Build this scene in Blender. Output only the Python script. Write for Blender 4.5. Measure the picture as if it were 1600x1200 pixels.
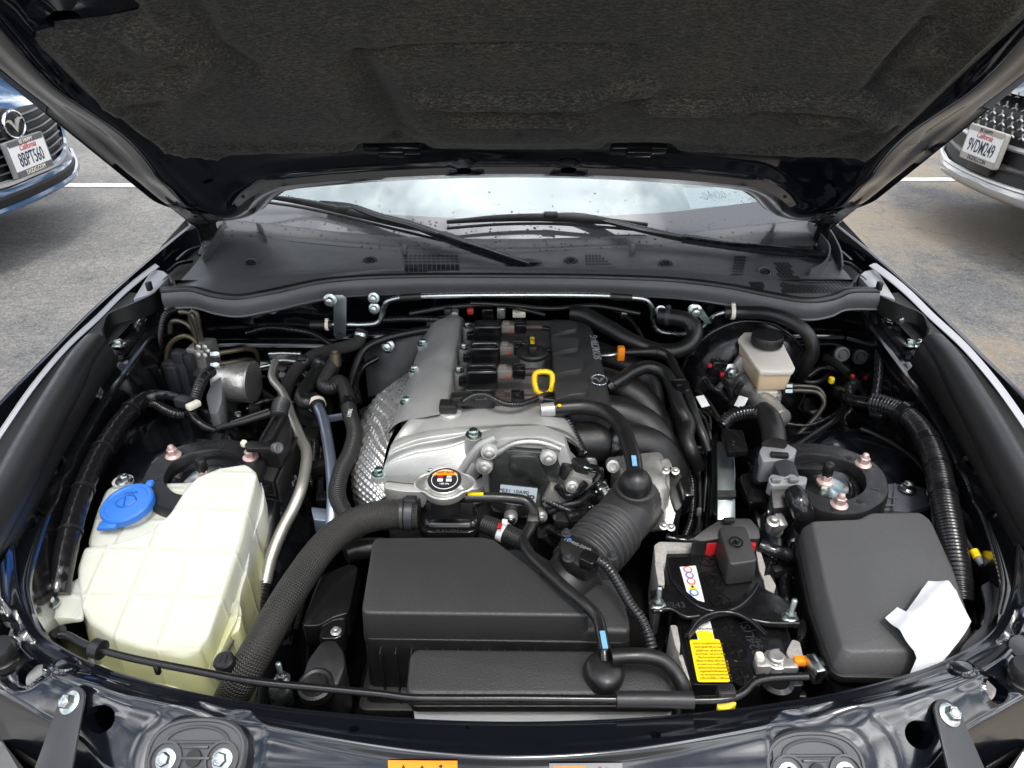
import bpy, bmesh, math, random
from mathutils import Vector, Matrix, noise
random.seed(7)
R = math.radians
sc = bpy.context.scene
for o in list(bpy.data.objects):
    bpy.data.objects.remove(o, do_unlink=True)
COL = sc.collection

# ------------------------------------------------------------------ camera
CAM = Vector((-0.004, 0.0, 1.33)); PITCH = R(30.0); FPX = 1110.0
cd = bpy.data.cameras.new('camera'); cam = bpy.data.objects.new('camera', cd); COL.objects.link(cam)
cd.sensor_fit = 'HORIZONTAL'; cd.sensor_width = 36.0; cd.lens = 36.0 * FPX / 1600.0
cd.clip_start = 0.02; cd.clip_end = 900.0
cam.location = CAM; cam.rotation_euler = (R(90.0) - PITCH, 0, 0)
sc.camera = cam

# ------------------------------------------------------------------ world: blue sky with broken bright cloud
SUN_EL, SUN_AZ = R(66.0), R(165.0)          # azimuth measured from +Y towards +X
w = bpy.data.worlds.new('World'); sc.world = w; w.use_nodes = True
nt = w.node_tree; nt.nodes.clear()
wo = nt.nodes.new('ShaderNodeOutputWorld'); bg = nt.nodes.new('ShaderNodeBackground')
sky = nt.nodes.new('ShaderNodeTexSky'); sky.sky_type = 'NISHITA'; sky.sun_disc = False
sky.sun_elevation = SUN_EL; sky.sun_rotation = SUN_AZ; sky.air_density = 1.0; sky.dust_density = 2.5
tc = nt.nodes.new('ShaderNodeTexCoord'); mp = nt.nodes.new('ShaderNodeMapping')
mp.inputs['Scale'].default_value = (1.0, 1.0, 1.6); mp.inputs['Location'].default_value = (11.86, 7.87, 3.41)
ns = nt.nodes.new('ShaderNodeTexNoise'); ns.inputs['Scale'].default_value = 3.0; ns.inputs['Detail'].default_value = 7; ns.inputs['Roughness'].default_value = 0.58
rp = nt.nodes.new('ShaderNodeValToRGB'); rp.color_ramp.elements[0].position = 0.44; rp.color_ramp.elements[1].position = 0.60
ns2 = nt.nodes.new('ShaderNodeTexNoise'); ns2.inputs['Scale'].default_value = 4.0; ns2.inputs['Detail'].default_value = 5
cr = nt.nodes.new('ShaderNodeValToRGB')
cr.color_ramp.elements[0].color = (13, 13.4, 14.2, 1); cr.color_ramp.elements[1].color = (30, 30, 30, 1)
cr.color_ramp.elements[0].position = 0.3; cr.color_ramp.elements[1].position = 0.7
mx = nt.nodes.new('ShaderNodeMix'); mx.data_type = 'RGBA'
L = nt.links.new
# thin cloud glows more towards the veiled sun
sdir = Vector((math.sin(SUN_AZ) * math.cos(SUN_EL), math.cos(SUN_AZ) * math.cos(SUN_EL), math.sin(SUN_EL)))
dt = nt.nodes.new('ShaderNodeVectorMath'); dt.operation = 'DOT_PRODUCT'; dt.inputs[1].default_value = sdir; L(tc.outputs['Generated'], dt.inputs[0])
mz = nt.nodes.new('ShaderNodeMath'); mz.operation = 'MAXIMUM'; mz.inputs[1].default_value = 0; L(dt.outputs['Value'], mz.inputs[0])
pw = nt.nodes.new('ShaderNodeMath'); pw.operation = 'POWER'; pw.inputs[1].default_value = 4; L(mz.outputs[0], pw.inputs[0])
ma = nt.nodes.new('ShaderNodeMath'); ma.operation = 'MULTIPLY_ADD'; ma.inputs[1].default_value = 2.0; ma.inputs[2].default_value = 1.0; L(pw.outputs[0], ma.inputs[0])
gl = nt.nodes.new('ShaderNodeVectorMath'); gl.operation = 'SCALE'; L(cr.outputs[0], gl.inputs[0]); L(ma.outputs[0], gl.inputs['Scale'])
L(tc.outputs['Generated'], mp.inputs['Vector']); L(mp.outputs[0], ns.inputs['Vector']); L(mp.outputs[0], ns2.inputs['Vector'])
L(ns.outputs['Fac'], rp.inputs[0]); L(ns2.outputs['Fac'], cr.inputs[0])
L(rp.outputs[0], mx.inputs[0]); L(sky.outputs[0], mx.inputs[6]); L(gl.outputs[0], mx.inputs[7])
L(mx.outputs[2], bg.inputs[0]); bg.inputs[1].default_value = 0.10
L(bg.outputs[0], wo.inputs[0])

sd = bpy.data.lights.new('sun', 'SUN'); sd.energy = 1.5; sd.angle = R(12.0); sd.color = (1.0, 0.96, 0.9)
sun = bpy.data.objects.new('sun', sd); COL.objects.link(sun)
sun.rotation_euler = sdir.to_track_quat('Z', 'Y').to_euler()
sun.location = (0, 0, 20)

sc.render.engine = 'CYCLES'
sc.view_settings.view_transform = 'Standard'; sc.view_settings.look = 'None'
sc.view_settings.exposure = 0.38; sc.view_settings.gamma = 1.0; sc.view_settings.use_curve_mapping = False
sc.cycles.max_bounces = 5; sc.cycles.transmission_bounces = 4; sc.cycles.glossy_bounces = 3; sc.cycles.diffuse_bounces = 3

# ------------------------------------------------------------------ pixel -> place (photo pixels, 1600 wide)
CF = Vector((0, math.cos(PITCH), -math.sin(PITCH))); CU = Vector((0, math.sin(PITCH), math.cos(PITCH))); CR = Vector((1, 0, 0))
def ray(u, v): return CF + CR * ((u - 800.0) / FPX) + CU * ((600.0 - v) / FPX)
def P(u, v, z=None, y=None, x=None, d=None):
    r = ray(u, v)
    if z is not None: k = (z - CAM.z) / r.z
    elif y is not None: k = (y - CAM.y) / r.y
    elif x is not None: k = (x - CAM.x) / r.x
    else: k = d
    return CAM + r * k
def dep(p): return (Vector(p) - CAM).dot(CF)
def px(n, p): return n * dep(p) / FPX
def Q(l): return [P(a, b, c) for a, b, c in l]
V = Vector

# ------------------------------------------------------------------ materials
MAT = {}
def mat(name, base, rough=0.5, metal=0.0, coat=0.0, bump=None, var=None, trans=0.0, sss=0.0, sss_r=(0.03, 0.03, 0.02), ior=1.5, spec=0.5, emit=None, wave=None, rvar=0.0, aniso=0.0, coat_r=0.03, speck=None):
    m = bpy.data.materials.new(name); m.use_nodes = True; n = m.node_tree.nodes; l = m.node_tree.links
    b = n['Principled BSDF']
    b.inputs['Base Color'].default_value = (*base, 1); b.inputs['Roughness'].default_value = rough; b.inputs['Metallic'].default_value = metal
    b.inputs['Coat Weight'].default_value = coat; b.inputs['Coat Roughness'].default_value = coat_r
    b.inputs['Transmission Weight'].default_value = trans; b.inputs['IOR'].default_value = ior; b.inputs['Specular IOR Level'].default_value = spec
    if sss:
        b.inputs['Subsurface Weight'].default_value = sss; b.inputs['Subsurface Radius'].default_value = (1, .95, .6); b.inputs['Subsurface Scale'].default_value = sss_r[0]
    if aniso: b.inputs['Anisotropic'].default_value = aniso
    g = n.new('ShaderNodeNewGeometry')
    last = None
    def tex(scale, detail=4, rough_=0.55):
        t = n.new('ShaderNodeTexNoise'); t.inputs['Scale'].default_value = scale; t.inputs['Detail'].default_value = detail; t.inputs['Roughness'].default_value = rough_
        l.new(g.outputs['Position'], t.inputs['Vector']); return t
    if var:                               # (scale, other colour, lo, hi)
        t = tex(var[0]); rr = n.new('ShaderNodeValToRGB'); rr.color_ramp.elements[0].position = var[2]; rr.color_ramp.elements[1].position = var[3]
        rr.color_ramp.elements[0].color = (*base, 1); rr.color_ramp.elements[1].color = (*var[1], 1)
        l.new(t.outputs['Fac'], rr.inputs[0]); l.new(rr.outputs[0], b.inputs['Base Color'])
    if rvar:
        t = tex(60); mr = n.new('ShaderNodeMapRange'); mr.inputs[1].default_value = 0.35; mr.inputs[2].default_value = 0.65
        mr.inputs[3].default_value = max(0.02, rough - rvar); mr.inputs[4].default_value = min(1, rough + rvar)
        l.new(t.outputs['Fac'], mr.inputs[0]); l.new(mr.outputs[0], b.inputs['Roughness'])
    if bump:                              # (scale, distance)
        t = tex(bump[0], 3); bn = n.new('ShaderNodeBump'); bn.inputs['Strength'].default_value = 1.0; bn.inputs['Distance'].default_value = bump[1]
        l.new(t.outputs['Fac'], bn.inputs['Height']); last = bn
    if wave:                              # along UV: (bands per metre, distance, zigzag)
        uv = n.new('ShaderNodeUVMap'); sp = n.new('ShaderNodeSeparateXYZ'); l.new(uv.outputs[0], sp.inputs[0])
        k = n.new('ShaderNodeMath'); k.operation = 'MULTIPLY'; k.inputs[1].default_value = wave[0] * 6.283; l.new(sp.outputs[1], k.inputs[0])
        src = k
        if wave[2]:
            q = n.new('ShaderNodeMath'); q.operation = 'MULTIPLY'; q.inputs[1].default_value = wave[2]; l.new(sp.outputs[0], q.inputs[0])
            pp = n.new('ShaderNodeMath'); pp.operation = 'PINGPONG'; pp.inputs[1].default_value = 0.5; l.new(q.outputs[0], pp.inputs[0])
            p2 = n.new('ShaderNodeMath'); p2.operation = 'MULTIPLY'; p2.inputs[1].default_value = 6.0; l.new(pp.outputs[0], p2.inputs[0])
            ad = n.new('ShaderNodeMath'); ad.operation = 'ADD'; l.new(k.outputs[0], ad.inputs[0]); l.new(p2.outputs[0], ad.inputs[1]); src = ad
        s = n.new('ShaderNodeMath'); s.operation = 'SINE'; l.new(src.outputs[0], s.inputs[0])
        bn = n.new('ShaderNodeBump'); bn.inputs['Distance'].default_value = wave[1]; l.new(s.outputs[0], bn.inputs['Height'])
        if last: l.new(last.outputs[0], bn.inputs['Normal'])
        last = bn
    if last: l.new(last.outputs[0], b.inputs['Normal'])
    if emit: b.inputs['Emission Color'].default_value = (*emit, 1); b.inputs['Emission Strength'].default_value = 1
    MAT[name] = m; return m
mat('paint', (.003, .0035, .006), .12, 0, .9, bump=(9, .00006), var=(3, (.004, .005, .009), .4, .6), spec=.7, coat_r=.05)
mat('paint_bay', (.003, .0033, .0045), .16, 0, .8, bump=(26, .0003), rvar=.06, coat_r=.05)
mat('plastic', (.009, .009, .009), .38, bump=(800, .0004), rvar=.08, var=(40, (.014, .0137, .013), .45, .75))
mat('plastic_grey', (.027, .027, .027), .45, bump=(600, .0005), rvar=.04, var=(5, (.031, .0308, .030), .35, .75))
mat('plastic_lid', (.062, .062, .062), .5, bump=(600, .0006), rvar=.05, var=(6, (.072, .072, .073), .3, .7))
mat('plastic_smooth', (.006, .006, .0065), .18, bump=(60, .0002), rvar=.06)
mat('cowl', (.085, .086, .089), .44, bump=(1500, .00015), rvar=.05)
mat('satin', (.006, .006, .0065), .24, bump=(300, .0001), rvar=.08)
mat('bracket', (.03, .031, .034), .36, bump=(200, .0001), rvar=.05)
mat('rubber', (.008, .008, .008), .36, bump=(700, .0001), rvar=.08, var=(25, (.014, .0135, .013), .45, .75))
mat('foam_tube', (.013, .013, .014), .44, bump=(500, .0001), rvar=.05)
mat('hose_knit', (.022, .021, .019), .44, bump=(900, .0001), wave=(330, .0005, 34), rvar=.1, var=(9, (.034, .032, .028), .4, .7))
mat('hose_ring', (.016, .0155, .015), .40, wave=(330, .0004, 0), bump=(700, .0001), rvar=.06)
mat('tape', (.008, .008, .009), .20, wave=(60, .00025, 0), bump=(90, .0003), rvar=.1)
mat('loom', (.010, .010, .011), .24, rvar=.07)
mat('alu_cast', (.46, .46, .445), .38, .42, bump=(500, .0003), var=(14, (.36, .36, .345), .4, .75), rvar=.06)
mat('alu_deck', (.30, .29, .27), .48, .5, bump=(700, .0002), var=(10, (.22, .21, .19), .4, .7))
mat('alu_bright', (.50, .49, .465), .36, .75, bump=(160, .0006), rvar=.1, var=(40, (.45, .44, .41), .4, .7))
mat('alu_pipe', (.46, .45, .41), .40, .8, bump=(300, .0001), var=(12, (.5, .49, .43), .4, .7))
mat('steel_blue', (.30, .36, .46), .35, .85, var=(10, (.45, .44, .52), .4, .7))
mat('zinc', (.56, .58, .57), .28, 1.0, var=(60, (.52, .60, .57), .4, .7), rvar=.08)
mat('zinc_green', (.42, .66, .62), .26, 1.0, var=(80, (.7, .75, .7), .4, .6))
mat('nut_pink', (.66, .45, .41), .42, .55, rvar=.1, var=(90, (.74, .6, .56), .4, .7))
mat('silver', (.66, .66, .65), .3, .8)
mat('pipe_dark', (.10, .09, .075), .34, .7, rvar=.08)
mat('pipe_olive', (.11, .092, .055), .38, .6)
mat('zinc_dim', (.30, .34, .35), .3, .9)
mat('paint_dusty', (.004, .0048, .0075), .16, 0, .9, bump=(7, .00005), rvar=.04, spec=.7, coat_r=.07)
mat('chrome', (.82, .82, .83), .08, 1.0)
mat('foil', (.58, .58, .57), .28, .75, rvar=.12, var=(18, (.44, .43, .41), .45, .7))
mat('tank', (.60, .61, .53), .36, sss=.6, sss_r=(.03,), bump=(40, .0006), var=(5, (.575, .59, .49), .35, .75))
mat('tank_white', (.66, .68, .68), .4, sss=.4, sss_r=(.02,))
mat('brake_tank', (.70, .66, .58), .34, sss=.8, sss_r=(.015,))
mat('brake_fluid', (.78, .60, .40), .34, sss=.8, sss_r=(.015,))
mat('cap_blue', (.035, .17, .60), .38, bump=(500, .0001))
mat('cap_blue_dark', (.02, .11, .42), .4)
mat('socket_beige', (.20, .18, .16), .45)
mat('yellow', (.85, .58, .004), .35)
mat('label_yellow', (.86, .62, .01), .4)
mat('orange', (.90, .26, .01), .38)
mat('red', (.42, .010, .014), .45)
mat('red_ink', (.62, .05, .05), .5)
mat('blue_ink', (.03, .12, .42), .5)
mat('white', (.70, .70, .69), .5)
mat('paper', (.50, .51, .53), .55, sss=.15, sss_r=(.003,), bump=(14, .003))
mat('ink', (.015, .015, .018), .5)
mat('ink_grey', (.22, .22, .22), .5)
mat('label_blue', (.55, .64, .70), .4)
mat('cream', (.72, .68, .55), .4)
mat('grey_clip', (.17, .175, .18), .42, bump=(400, .0001))
mat('grey_dark_clip', (.09, .09, .10), .4)
mat('brown_tape', (.05, .032, .03), .45, bump=(200, .0005))
mat('cell_foam', (.30, .285, .265), .9, bump=(600, .0008), var=(200, (.4, .38, .35), .4, .7))
mat('dark', (.006, .006, .006), .6, var=(20, (.012, .011, .011), .4, .7))
mat('grime', (.012, .012, .012), .5, bump=(60, .003), var=(16, (.03, .028, .025), .45, .75))
mat('plate_black', (.012, .012, .0125), .34, bump=(250, .00015), rvar=.08)
mat('plate_grey', (.055, .056, .06), .34)
mat('line', (.50, .50, .48), .7, bump=(300, .001), var=(30, (.45, .45, .43), .5, .8))
mat('car_blue', (.03, .08, .17), .12, .3, 1.0)
mat('car_dark', (.02, .021, .022), .15, 0, 1.0)
mat('print', (.34, .20, .01), .5)
mat('navy', (.012, .02, .05), .5)
mat('car_silver', (.36, .365, .37), .25, .5, .8)
mat('slat', (.05, .05, .053), .35, .3)
mat('grille_black', (.004, .004, .004), .6)
mat('label_sky', (.16, .36, .58), .4)
mat('tyre', (.02, .02, .02), .8)
mat('dash', (.20, .215, .21), .5)
mat('iridescent', (.50, .54, .50), .2, 1.0, var=(9, (.42, .6, .6), .35, .65), rvar=.06)

def fluid_level():      # washer fluid showing yellow-green through the lower tank wall
    m = MAT['tank']; n = m.node_tree.nodes; l = m.node_tree.links; b = n['Principled BSDF']; src = b.inputs['Base Color'].links[0].from_socket
    g = n.new('ShaderNodeNewGeometry'); s = n.new('ShaderNodeSeparateXYZ'); l.new(g.outputs['Position'], s.inputs[0])
    r = n.new('ShaderNodeMapRange'); r.inputs[1].default_value = .664; r.inputs[2].default_value = .640; l.new(s.outputs[2], r.inputs[0])
    x = n.new('ShaderNodeMix'); x.data_type = 'RGBA'; l.new(r.outputs[0], x.inputs[0]); l.new(src, x.inputs[6]); x.inputs[7].default_value = (.55, .56, .30, 1); l.new(x.outputs[2], b.inputs['Base Color'])
    # faint moulded ridges of the blown tank
    last = b.inputs['Normal'].links[0].from_socket; outs = []
    for ax_, k_, o_ in ((0, 19.0, .28), (1, 17.0, .1)):
        p = n.new('ShaderNodeMath'); p.operation = 'MULTIPLY_ADD'; p.inputs[1].default_value = k_; p.inputs[2].default_value = o_; l.new(s.outputs[ax_], p.inputs[0])
        q = n.new('ShaderNodeMath'); q.operation = 'FRACT'; l.new(p.outputs[0], q.inputs[0])
        q2 = n.new('ShaderNodeMath'); q2.operation = 'SUBTRACT'; q2.inputs[1].default_value = .5; l.new(q.outputs[0], q2.inputs[0])
        q3 = n.new('ShaderNodeMath'); q3.operation = 'ABSOLUTE'; l.new(q2.outputs[0], q3.inputs[0])
        mr = n.new('ShaderNodeMapRange'); mr.interpolation_type = 'SMOOTHSTEP'; mr.inputs[1].default_value = 0; mr.inputs[2].default_value = .09; mr.inputs[3].default_value = 1; mr.inputs[4].default_value = 0; l.new(q3.outputs[0], mr.inputs[0]); outs.append(mr.outputs[0])
    mxm = n.new('ShaderNodeMath'); mxm.operation = 'MAXIMUM'; l.new(outs[0], mxm.inputs[0]); l.new(outs[1], mxm.inputs[1])
    bu = n.new('ShaderNodeBump'); bu.inputs['Distance'].default_value = .0013; l.new(mxm.outputs[0], bu.inputs['Height']); l.new(last, bu.inputs['Normal']); l.new(bu.outputs[0], b.inputs['Normal'])
fluid_level()
# ------------------------------------------------------------------ mesh helpers
ORG = {}
def cr_spline(pts, step):
    pts = [V(p) for p in pts]
    if len(pts) == 2: dense = [pts[0].lerp(pts[1], i / 20) for i in range(21)]
    else:
        q = [pts[0] * 2 - pts[1]] + pts + [pts[-1] * 2 - pts[-2]]; dense = []
        for i in range(1, len(q) - 2):
            p0, p1, p2, p3 = q[i - 1:i + 3]
            t01 = max((p1 - p0).length, 1e-6) ** .5; t12 = max((p2 - p1).length, 1e-6) ** .5; t23 = max((p3 - p2).length, 1e-6) ** .5
            m1 = (p2 - p1) + t12 * ((p1 - p0) / t01 - (p2 - p0) / (t01 + t12)); m2 = (p2 - p1) + t12 * ((p3 - p2) / t23 - (p3 - p1) / (t12 + t23))
            for k in range(16):
                t = k / 16; t2 = t * t; t3 = t2 * t
                dense.append(p1 * (2 * t3 - 3 * t2 + 1) + m1 * (t3 - 2 * t2 + t) + p2 * (-2 * t3 + 3 * t2) + m2 * (t3 - t2))
        dense.append(pts[-1])
    L_ = [0.0]
    for a, b in zip(dense, dense[1:]): L_.append(L_[-1] + (b - a).length)
    n = max(2, int(L_[-1] / step) + 1); out = []; j = 0
    for i in range(n + 1):
        s = L_[-1] * i / n
        while j < len(L_) - 2 and L_[j + 1] < s: j += 1
        f = (s - L_[j]) / max(1e-9, L_[j + 1] - L_[j]); out.append(dense[j].lerp(dense[j + 1], min(1, max(0, f))))
    return out, L_[-1]
def tube(bm, pts, r, seg=12, step=.008, cap=True, prof=None, flat=None):
    """r: number or list (interpolated along). prof(s)->radius factor by arc length. flat=(sx,sy) squashes the section."""
    path, Ltot = cr_spline(pts, step); uvl = bm.loops.layers.uv.verify(); n = len(path)
    tan = [(path[min(i + 1, n - 1)] - path[max(i - 1, 0)]).normalized() for i in range(n)]
    up = V((0, 0, 1)) if abs(tan[0].z) < .9 else V((0, 1, 0))
    nrm = (up - tan[0] * up.dot(tan[0])).normalized(); rings = []
    for i in range(n):
        if i: nrm = (nrm - tan[i] * nrm.dot(tan[i])).normalized()
        bi = tan[i].cross(nrm); s = Ltot * i / (n - 1)
        if isinstance(r, (list, tuple)):
            f = i / (n - 1) * (len(r) - 1); k = min(int(f), len(r) - 2); rr = r[k] + (r[k + 1] - r[k]) * (f - k)
        else: rr = r
        if prof: rr *= prof(s)
        sx, sy = flat or (1, 1)
        rings.append(([bm.verts.new(path[i] + nrm * rr * sx * math.cos(a) + bi * rr * sy * math.sin(a)) for a in (2 * math.pi * k / seg for k in range(seg))], s))
    for (A, sa), (B, sb) in zip(rings, rings[1:]):
        for k in range(seg):
            k2 = (k + 1) % seg; f = bm.faces.new((A[k], A[k2], B[k2], B[k]))
            for lp, uv in zip(f.loops, ((k / seg, sa), ((k + 1) / seg, sa), ((k + 1) / seg, sb), (k / seg, sb))): lp[uvl].uv = uv
    if cap:
        bm.faces.new(rings[0][0][::-1]); bm.faces.new(rings[-1][0])
    return path
def basis(axis):
    a = V(axis).normalized(); x = V((1, 0, 0)) if abs(a.x) < .8 else V((0, 1, 0))
    x = (x - a * x.dot(a)).normalized(); return x, a.cross(x), a
def lathe(bm, prof, loc, axis=(0, 0, 1), seg=24, cap=True, wob=None):
    """prof: (radius, height) list along axis."""
    x, y, a = basis(axis); loc = V(loc); rings = []
    for r_, h in prof:
        ring = []
        for k in range(seg):
            t = 2 * math.pi * k / seg; q = r_ * (wob(t, h) if wob else 1)
            ring.append(bm.verts.new(loc + a * h + x * q * math.cos(t) + y * q * math.sin(t)))
        rings.append(ring)
    for A, B in zip(rings, rings[1:]):
        for k in range(seg): bm.faces.new((A[k], A[(k + 1) % seg], B[(k + 1) % seg], B[k]))
    if cap:
        bm.faces.new(rings[0][::-1]); bm.faces.new(rings[-1])
def rpoly(pts, r, n=4):
    """round the corners of a planar 3D polygon"""
    out = []; N = len(pts)
    rs = r if isinstance(r, (list, tuple)) else [r] * N
    for i in range(N):
        p = V(pts[i]); a = V(pts[i - 1]) - p; b = V(pts[(i + 1) % N]) - p
        q = min(rs[i], a.length * .45, b.length * .45)
        if q < 1e-5: out.append(p); continue
        A = p + a.normalized() * q; B = p + b.normalized() * q
        for k in range(n + 1):
            t = k / n; out.append(A * (1 - t) ** 2 + p * 2 * t * (1 - t) + B * t * t)
    return out
def bev(bm, off, seg=2, ang=30, edges=None):
    if off <= 0: return
    bm.normal_update()
    es = edges or [e for e in bm.edges if len(e.link_faces) == 2 and e.calc_face_angle(0) > R(ang)]
    if es: bmesh.ops.bevel(bm, geom=es, offset=off, segments=seg, affect='EDGES', profile=.5, clamp_overlap=True)
def prism(bm, top, bot):
    A = [bm.verts.new(V(p)) for p in top]; B = [bm.verts.new(V(p)) for p in bot]; n = len(A)
    bm.faces.new(A); bm.faces.new(B[::-1])
    for i in range(n): bm.faces.new((A[i], B[i], B[(i + 1) % n], A[(i + 1) % n]))
def slab(poly, z0, bv=.003, rr=.006, taper=0.0, seg=2, bm=None):
    """poly: 3D polygon of the top (any heights); walls go down to z0, widened by taper"""
    own = bmesh.new(); pts = rpoly(poly, rr) if rr else [V(p) for p in poly]
    c = sum(pts, V()) / len(pts)
    bot = []
    for p in pts:
        q = V((p.x, p.y, z0)); dv = V((p.x - c.x, p.y - c.y, 0)); bot.append(q + dv.normalized() * taper)
    prism(own, pts, bot); bmesh.ops.recalc_face_normals(own, faces=own.faces); bev(own, bv, seg)
    if bm is None: return own
    join(bm, own); return bm
def join(bm, other):
    me = bpy.data.meshes.new('tmp'); other.to_mesh(me); other.free(); bm.from_mesh(me); bpy.data.meshes.remove(me)
def box(bm, c, size, bv=.002, rot=None, seg=2):
    own = bmesh.new(); bmesh.ops.create_cube(own, size=1)
    for v_ in own.verts: v_.co = V((v_.co.x * size[0], v_.co.y * size[1], v_.co.z * size[2]))
    bev(own, bv, seg)
    M_ = Matrix.Translation(V(c)) @ (rot.to_4x4() if rot else Matrix.Identity(4))
    bmesh.ops.transform(own, matrix=M_, verts=own.verts); join(bm, own)
def rotz(a): return Matrix.Rotation(R(a), 3, 'Z')
def rot3(x=0, y=0, z=0): return (Matrix.Rotation(R(z), 3, 'Z') @ Matrix.Rotation(R(y), 3, 'Y') @ Matrix.Rotation(R(x), 3, 'X'))
def patch(rows, nu=60, nv=40, fn=None, bm=None):
    """rows of 3D points (same count) -> smooth dense surface, fn(p, s, t)->p optional"""
    bm = bm or bmesh.new(); uvl = bm.loops.layers.uv.verify()
    def cr(p, t):
        n = len(p); f = t * (n - 1); i = min(int(f), n - 2); f -= i
        p1, p2 = p[i], p[i + 1]; p0 = p[i - 1] if i > 0 else p1 * 2 - p2; p3 = p[i + 2] if i + 2 < n else p2 * 2 - p1
        return .5 * ((2 * p1) + (p2 - p0) * f + (2 * p0 - 5 * p1 + 4 * p2 - p3) * f * f + (3 * p1 - p0 - 3 * p2 + p3) * f ** 3)
    rows = [[V(p) for p in r_] for r_ in rows]
    ex = [[cr(r_, i / nu) for i in range(nu + 1)] for r_ in rows]; g = []
    for j in range(nv + 1):
        t = j / nv; row = []
        for i in range(nu + 1):
            p = cr([e[i] for e in ex], t)
            if fn: p = fn(p, i / nu, t)
            row.append(bm.verts.new(p))
        g.append(row)
    for j in range(nv):
        for i in range(nu):
            f = bm.faces.new((g[j][i], g[j][i + 1], g[j + 1][i + 1], g[j + 1][i]))
            for lp, uv in zip(f.loops, ((i / nu, j / nv), ((i + 1) / nu, j / nv), ((i + 1) / nu, (j + 1) / nv), (i / nu, (j + 1) / nv))): lp[uvl].uv = uv
    return bm
def punch(bm, c, r, depth=.012, axis=None, ell=1.0, rim=0.0):
    """cut a round hole through a dense patch and give it a wall"""
    c = V(c); ax = V(axis or (0, 0, -1)).normalized(); X, Y, _ = basis(ax)
    def rad(co): d_ = co - c; return math.hypot(d_.dot(X), d_.dot(Y) / ell), d_
    dele = []
    for v_ in bm.verts:
        q, d_ = rad(v_.co)
        if q < r and abs(d_.dot(ax)) < .008: dele.append(v_)
    if not dele: return
    rim_v = set(w_ for v_ in dele for e in v_.link_edges for w_ in [e.other_vert(v_)]) - set(dele)
    fs = set(f for v_ in dele for f in v_.link_faces); rim_v |= set(w_ for f in fs for w_ in f.verts) - set(dele)
    bmesh.ops.delete(bm, geom=dele, context='VERTS')
    rim_v = [v_ for v_ in rim_v if v_.is_valid]
    for v_ in rim_v:
        q, d_ = rad(v_.co)
        if q > 1e-6:
            k = r / q; off = X * d_.dot(X) * (k - 1) + Y * d_.dot(Y) * (k - 1); v_.co += off - ax * rim
    rs = set(rim_v); be = [e for e in bm.edges if e.is_boundary and e.verts[0] in rs and e.verts[1] in rs]
    ex = bmesh.ops.extrude_edge_only(bm, edges=be)
    for el in ex['geom']:
        if isinstance(el, bmesh.types.BMVert): el.co += ax * depth
def thick(bm, t):
    bm.normal_update(); bmesh.ops.solidify(bm, geom=bm.faces[:], thickness=t)
def link(o, parent, loc):
    COL.objects.link(o); o.location = V(loc) - (ORG[parent.name] if parent else V()); ORG[o.name] = V(loc)
    if parent: o.parent = parent
def emit(bm, name, m, parent=None, sharp=38, flip=False, recalc=True, kind=None):
    if recalc: bmesh.ops.recalc_face_normals(bm, faces=bm.faces)
    for f in bm.faces: f.smooth = True
    xs = [v_.co for v_ in bm.verts]
    c = V(((min(p.x for p in xs) + max(p.x for p in xs)) / 2, (min(p.y for p in xs) + max(p.y for p in xs)) / 2, min(p.z for p in xs)))
    for v_ in bm.verts: v_.co -= c
    me = bpy.data.meshes.new(name); bm.to_mesh(me); bm.free()
    me.materials.append(MAT[m] if isinstance(m, str) else m); me.set_sharp_from_angle(angle=R(sharp))
    o = bpy.data.objects.new(name, me); link(o, parent, c)
    if kind: o['kind'] = kind
    return o
def tag(o, label, cat, group=None):
    o['label'] = label; o['category'] = cat
    if group: o['group'] = group
    return o
def thing(name, label, cat, loc, group=None):
    o = bpy.data.objects.new(name, None); o.empty_display_size = .03; link(o, None, V(loc)); return tag(o, label, cat, group)
def hose(name, pts, r, m, parent=None, **k):
    bm = bmesh.new(); tube(bm, pts, r, **k); return emit(bm, name, m, parent, sharp=60)
def ribs(pitch, depth, duty=.5):
    def f(s):
        t = (s / pitch) % 1.0
        return 1.0 if t < duty else 1.0 - depth
    return f
def ribs_s(pitch, depth): return lambda s: 1.0 - depth * (0.5 + 0.5 * math.cos(2 * math.pi * s / pitch))
# shared meshes for repeats
MESH = {}
def shared(key, maker, m):
    k = (key, m)
    if k not in MESH:
        bm = bmesh.new(); maker(bm); bmesh.ops.recalc_face_normals(bm, faces=bm.faces)
        for f in bm.faces: f.smooth = True
        me = bpy.data.meshes.new(key); bm.to_mesh(me); bm.free(); me.materials.append(MAT[m]); me.set_sharp_from_angle(angle=R(35)); MESH[k] = me
    return MESH[k]
def place(name, key, maker, m, loc, parent, axis=(0, 0, 1), scale=1.0, spin=0.0):
    o = bpy.data.objects.new(name, shared(key, maker, m)); link(o, parent, V(loc))
    o.rotation_euler = (V(axis).to_track_quat('Z', 'Y').to_matrix() @ Matrix.Rotation(R(spin), 3, 'Z')).to_euler()
    o.scale = (scale, scale, scale) if not isinstance(scale, tuple) else scale
    return o
def mk_bolt(bm):           # flange bolt, head 10 mm across
    lathe(bm, [(.0085, 0), (.0085, .0012), (.0062, .0022)], (0, 0, 0), seg=24)
    lathe(bm, [(.0056, .0015), (.0056, .0062), (.0048, .0072)], (0, 0, 0), seg=6)
    lathe(bm, [(.0036, .0068), (.0036, .0080), (.003, .0083)], (0, 0, 0), seg=14)
def mk_nut(bm):            # domed nut on a flange
    lathe(bm, [(.0125, 0), (.0125, .0018), (.0085, .0042)], (0, 0, 0), seg=24)
    lathe(bm, [(.0082, .003), (.0082, .0135), (.0072, .0145)], (0, 0, 0), seg=6)
    lathe(bm, [(.0058, .0138), (.0058, .0165), (.0040, .0205), (.0012, .0218)], (0, 0, 0), seg=16)
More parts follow.
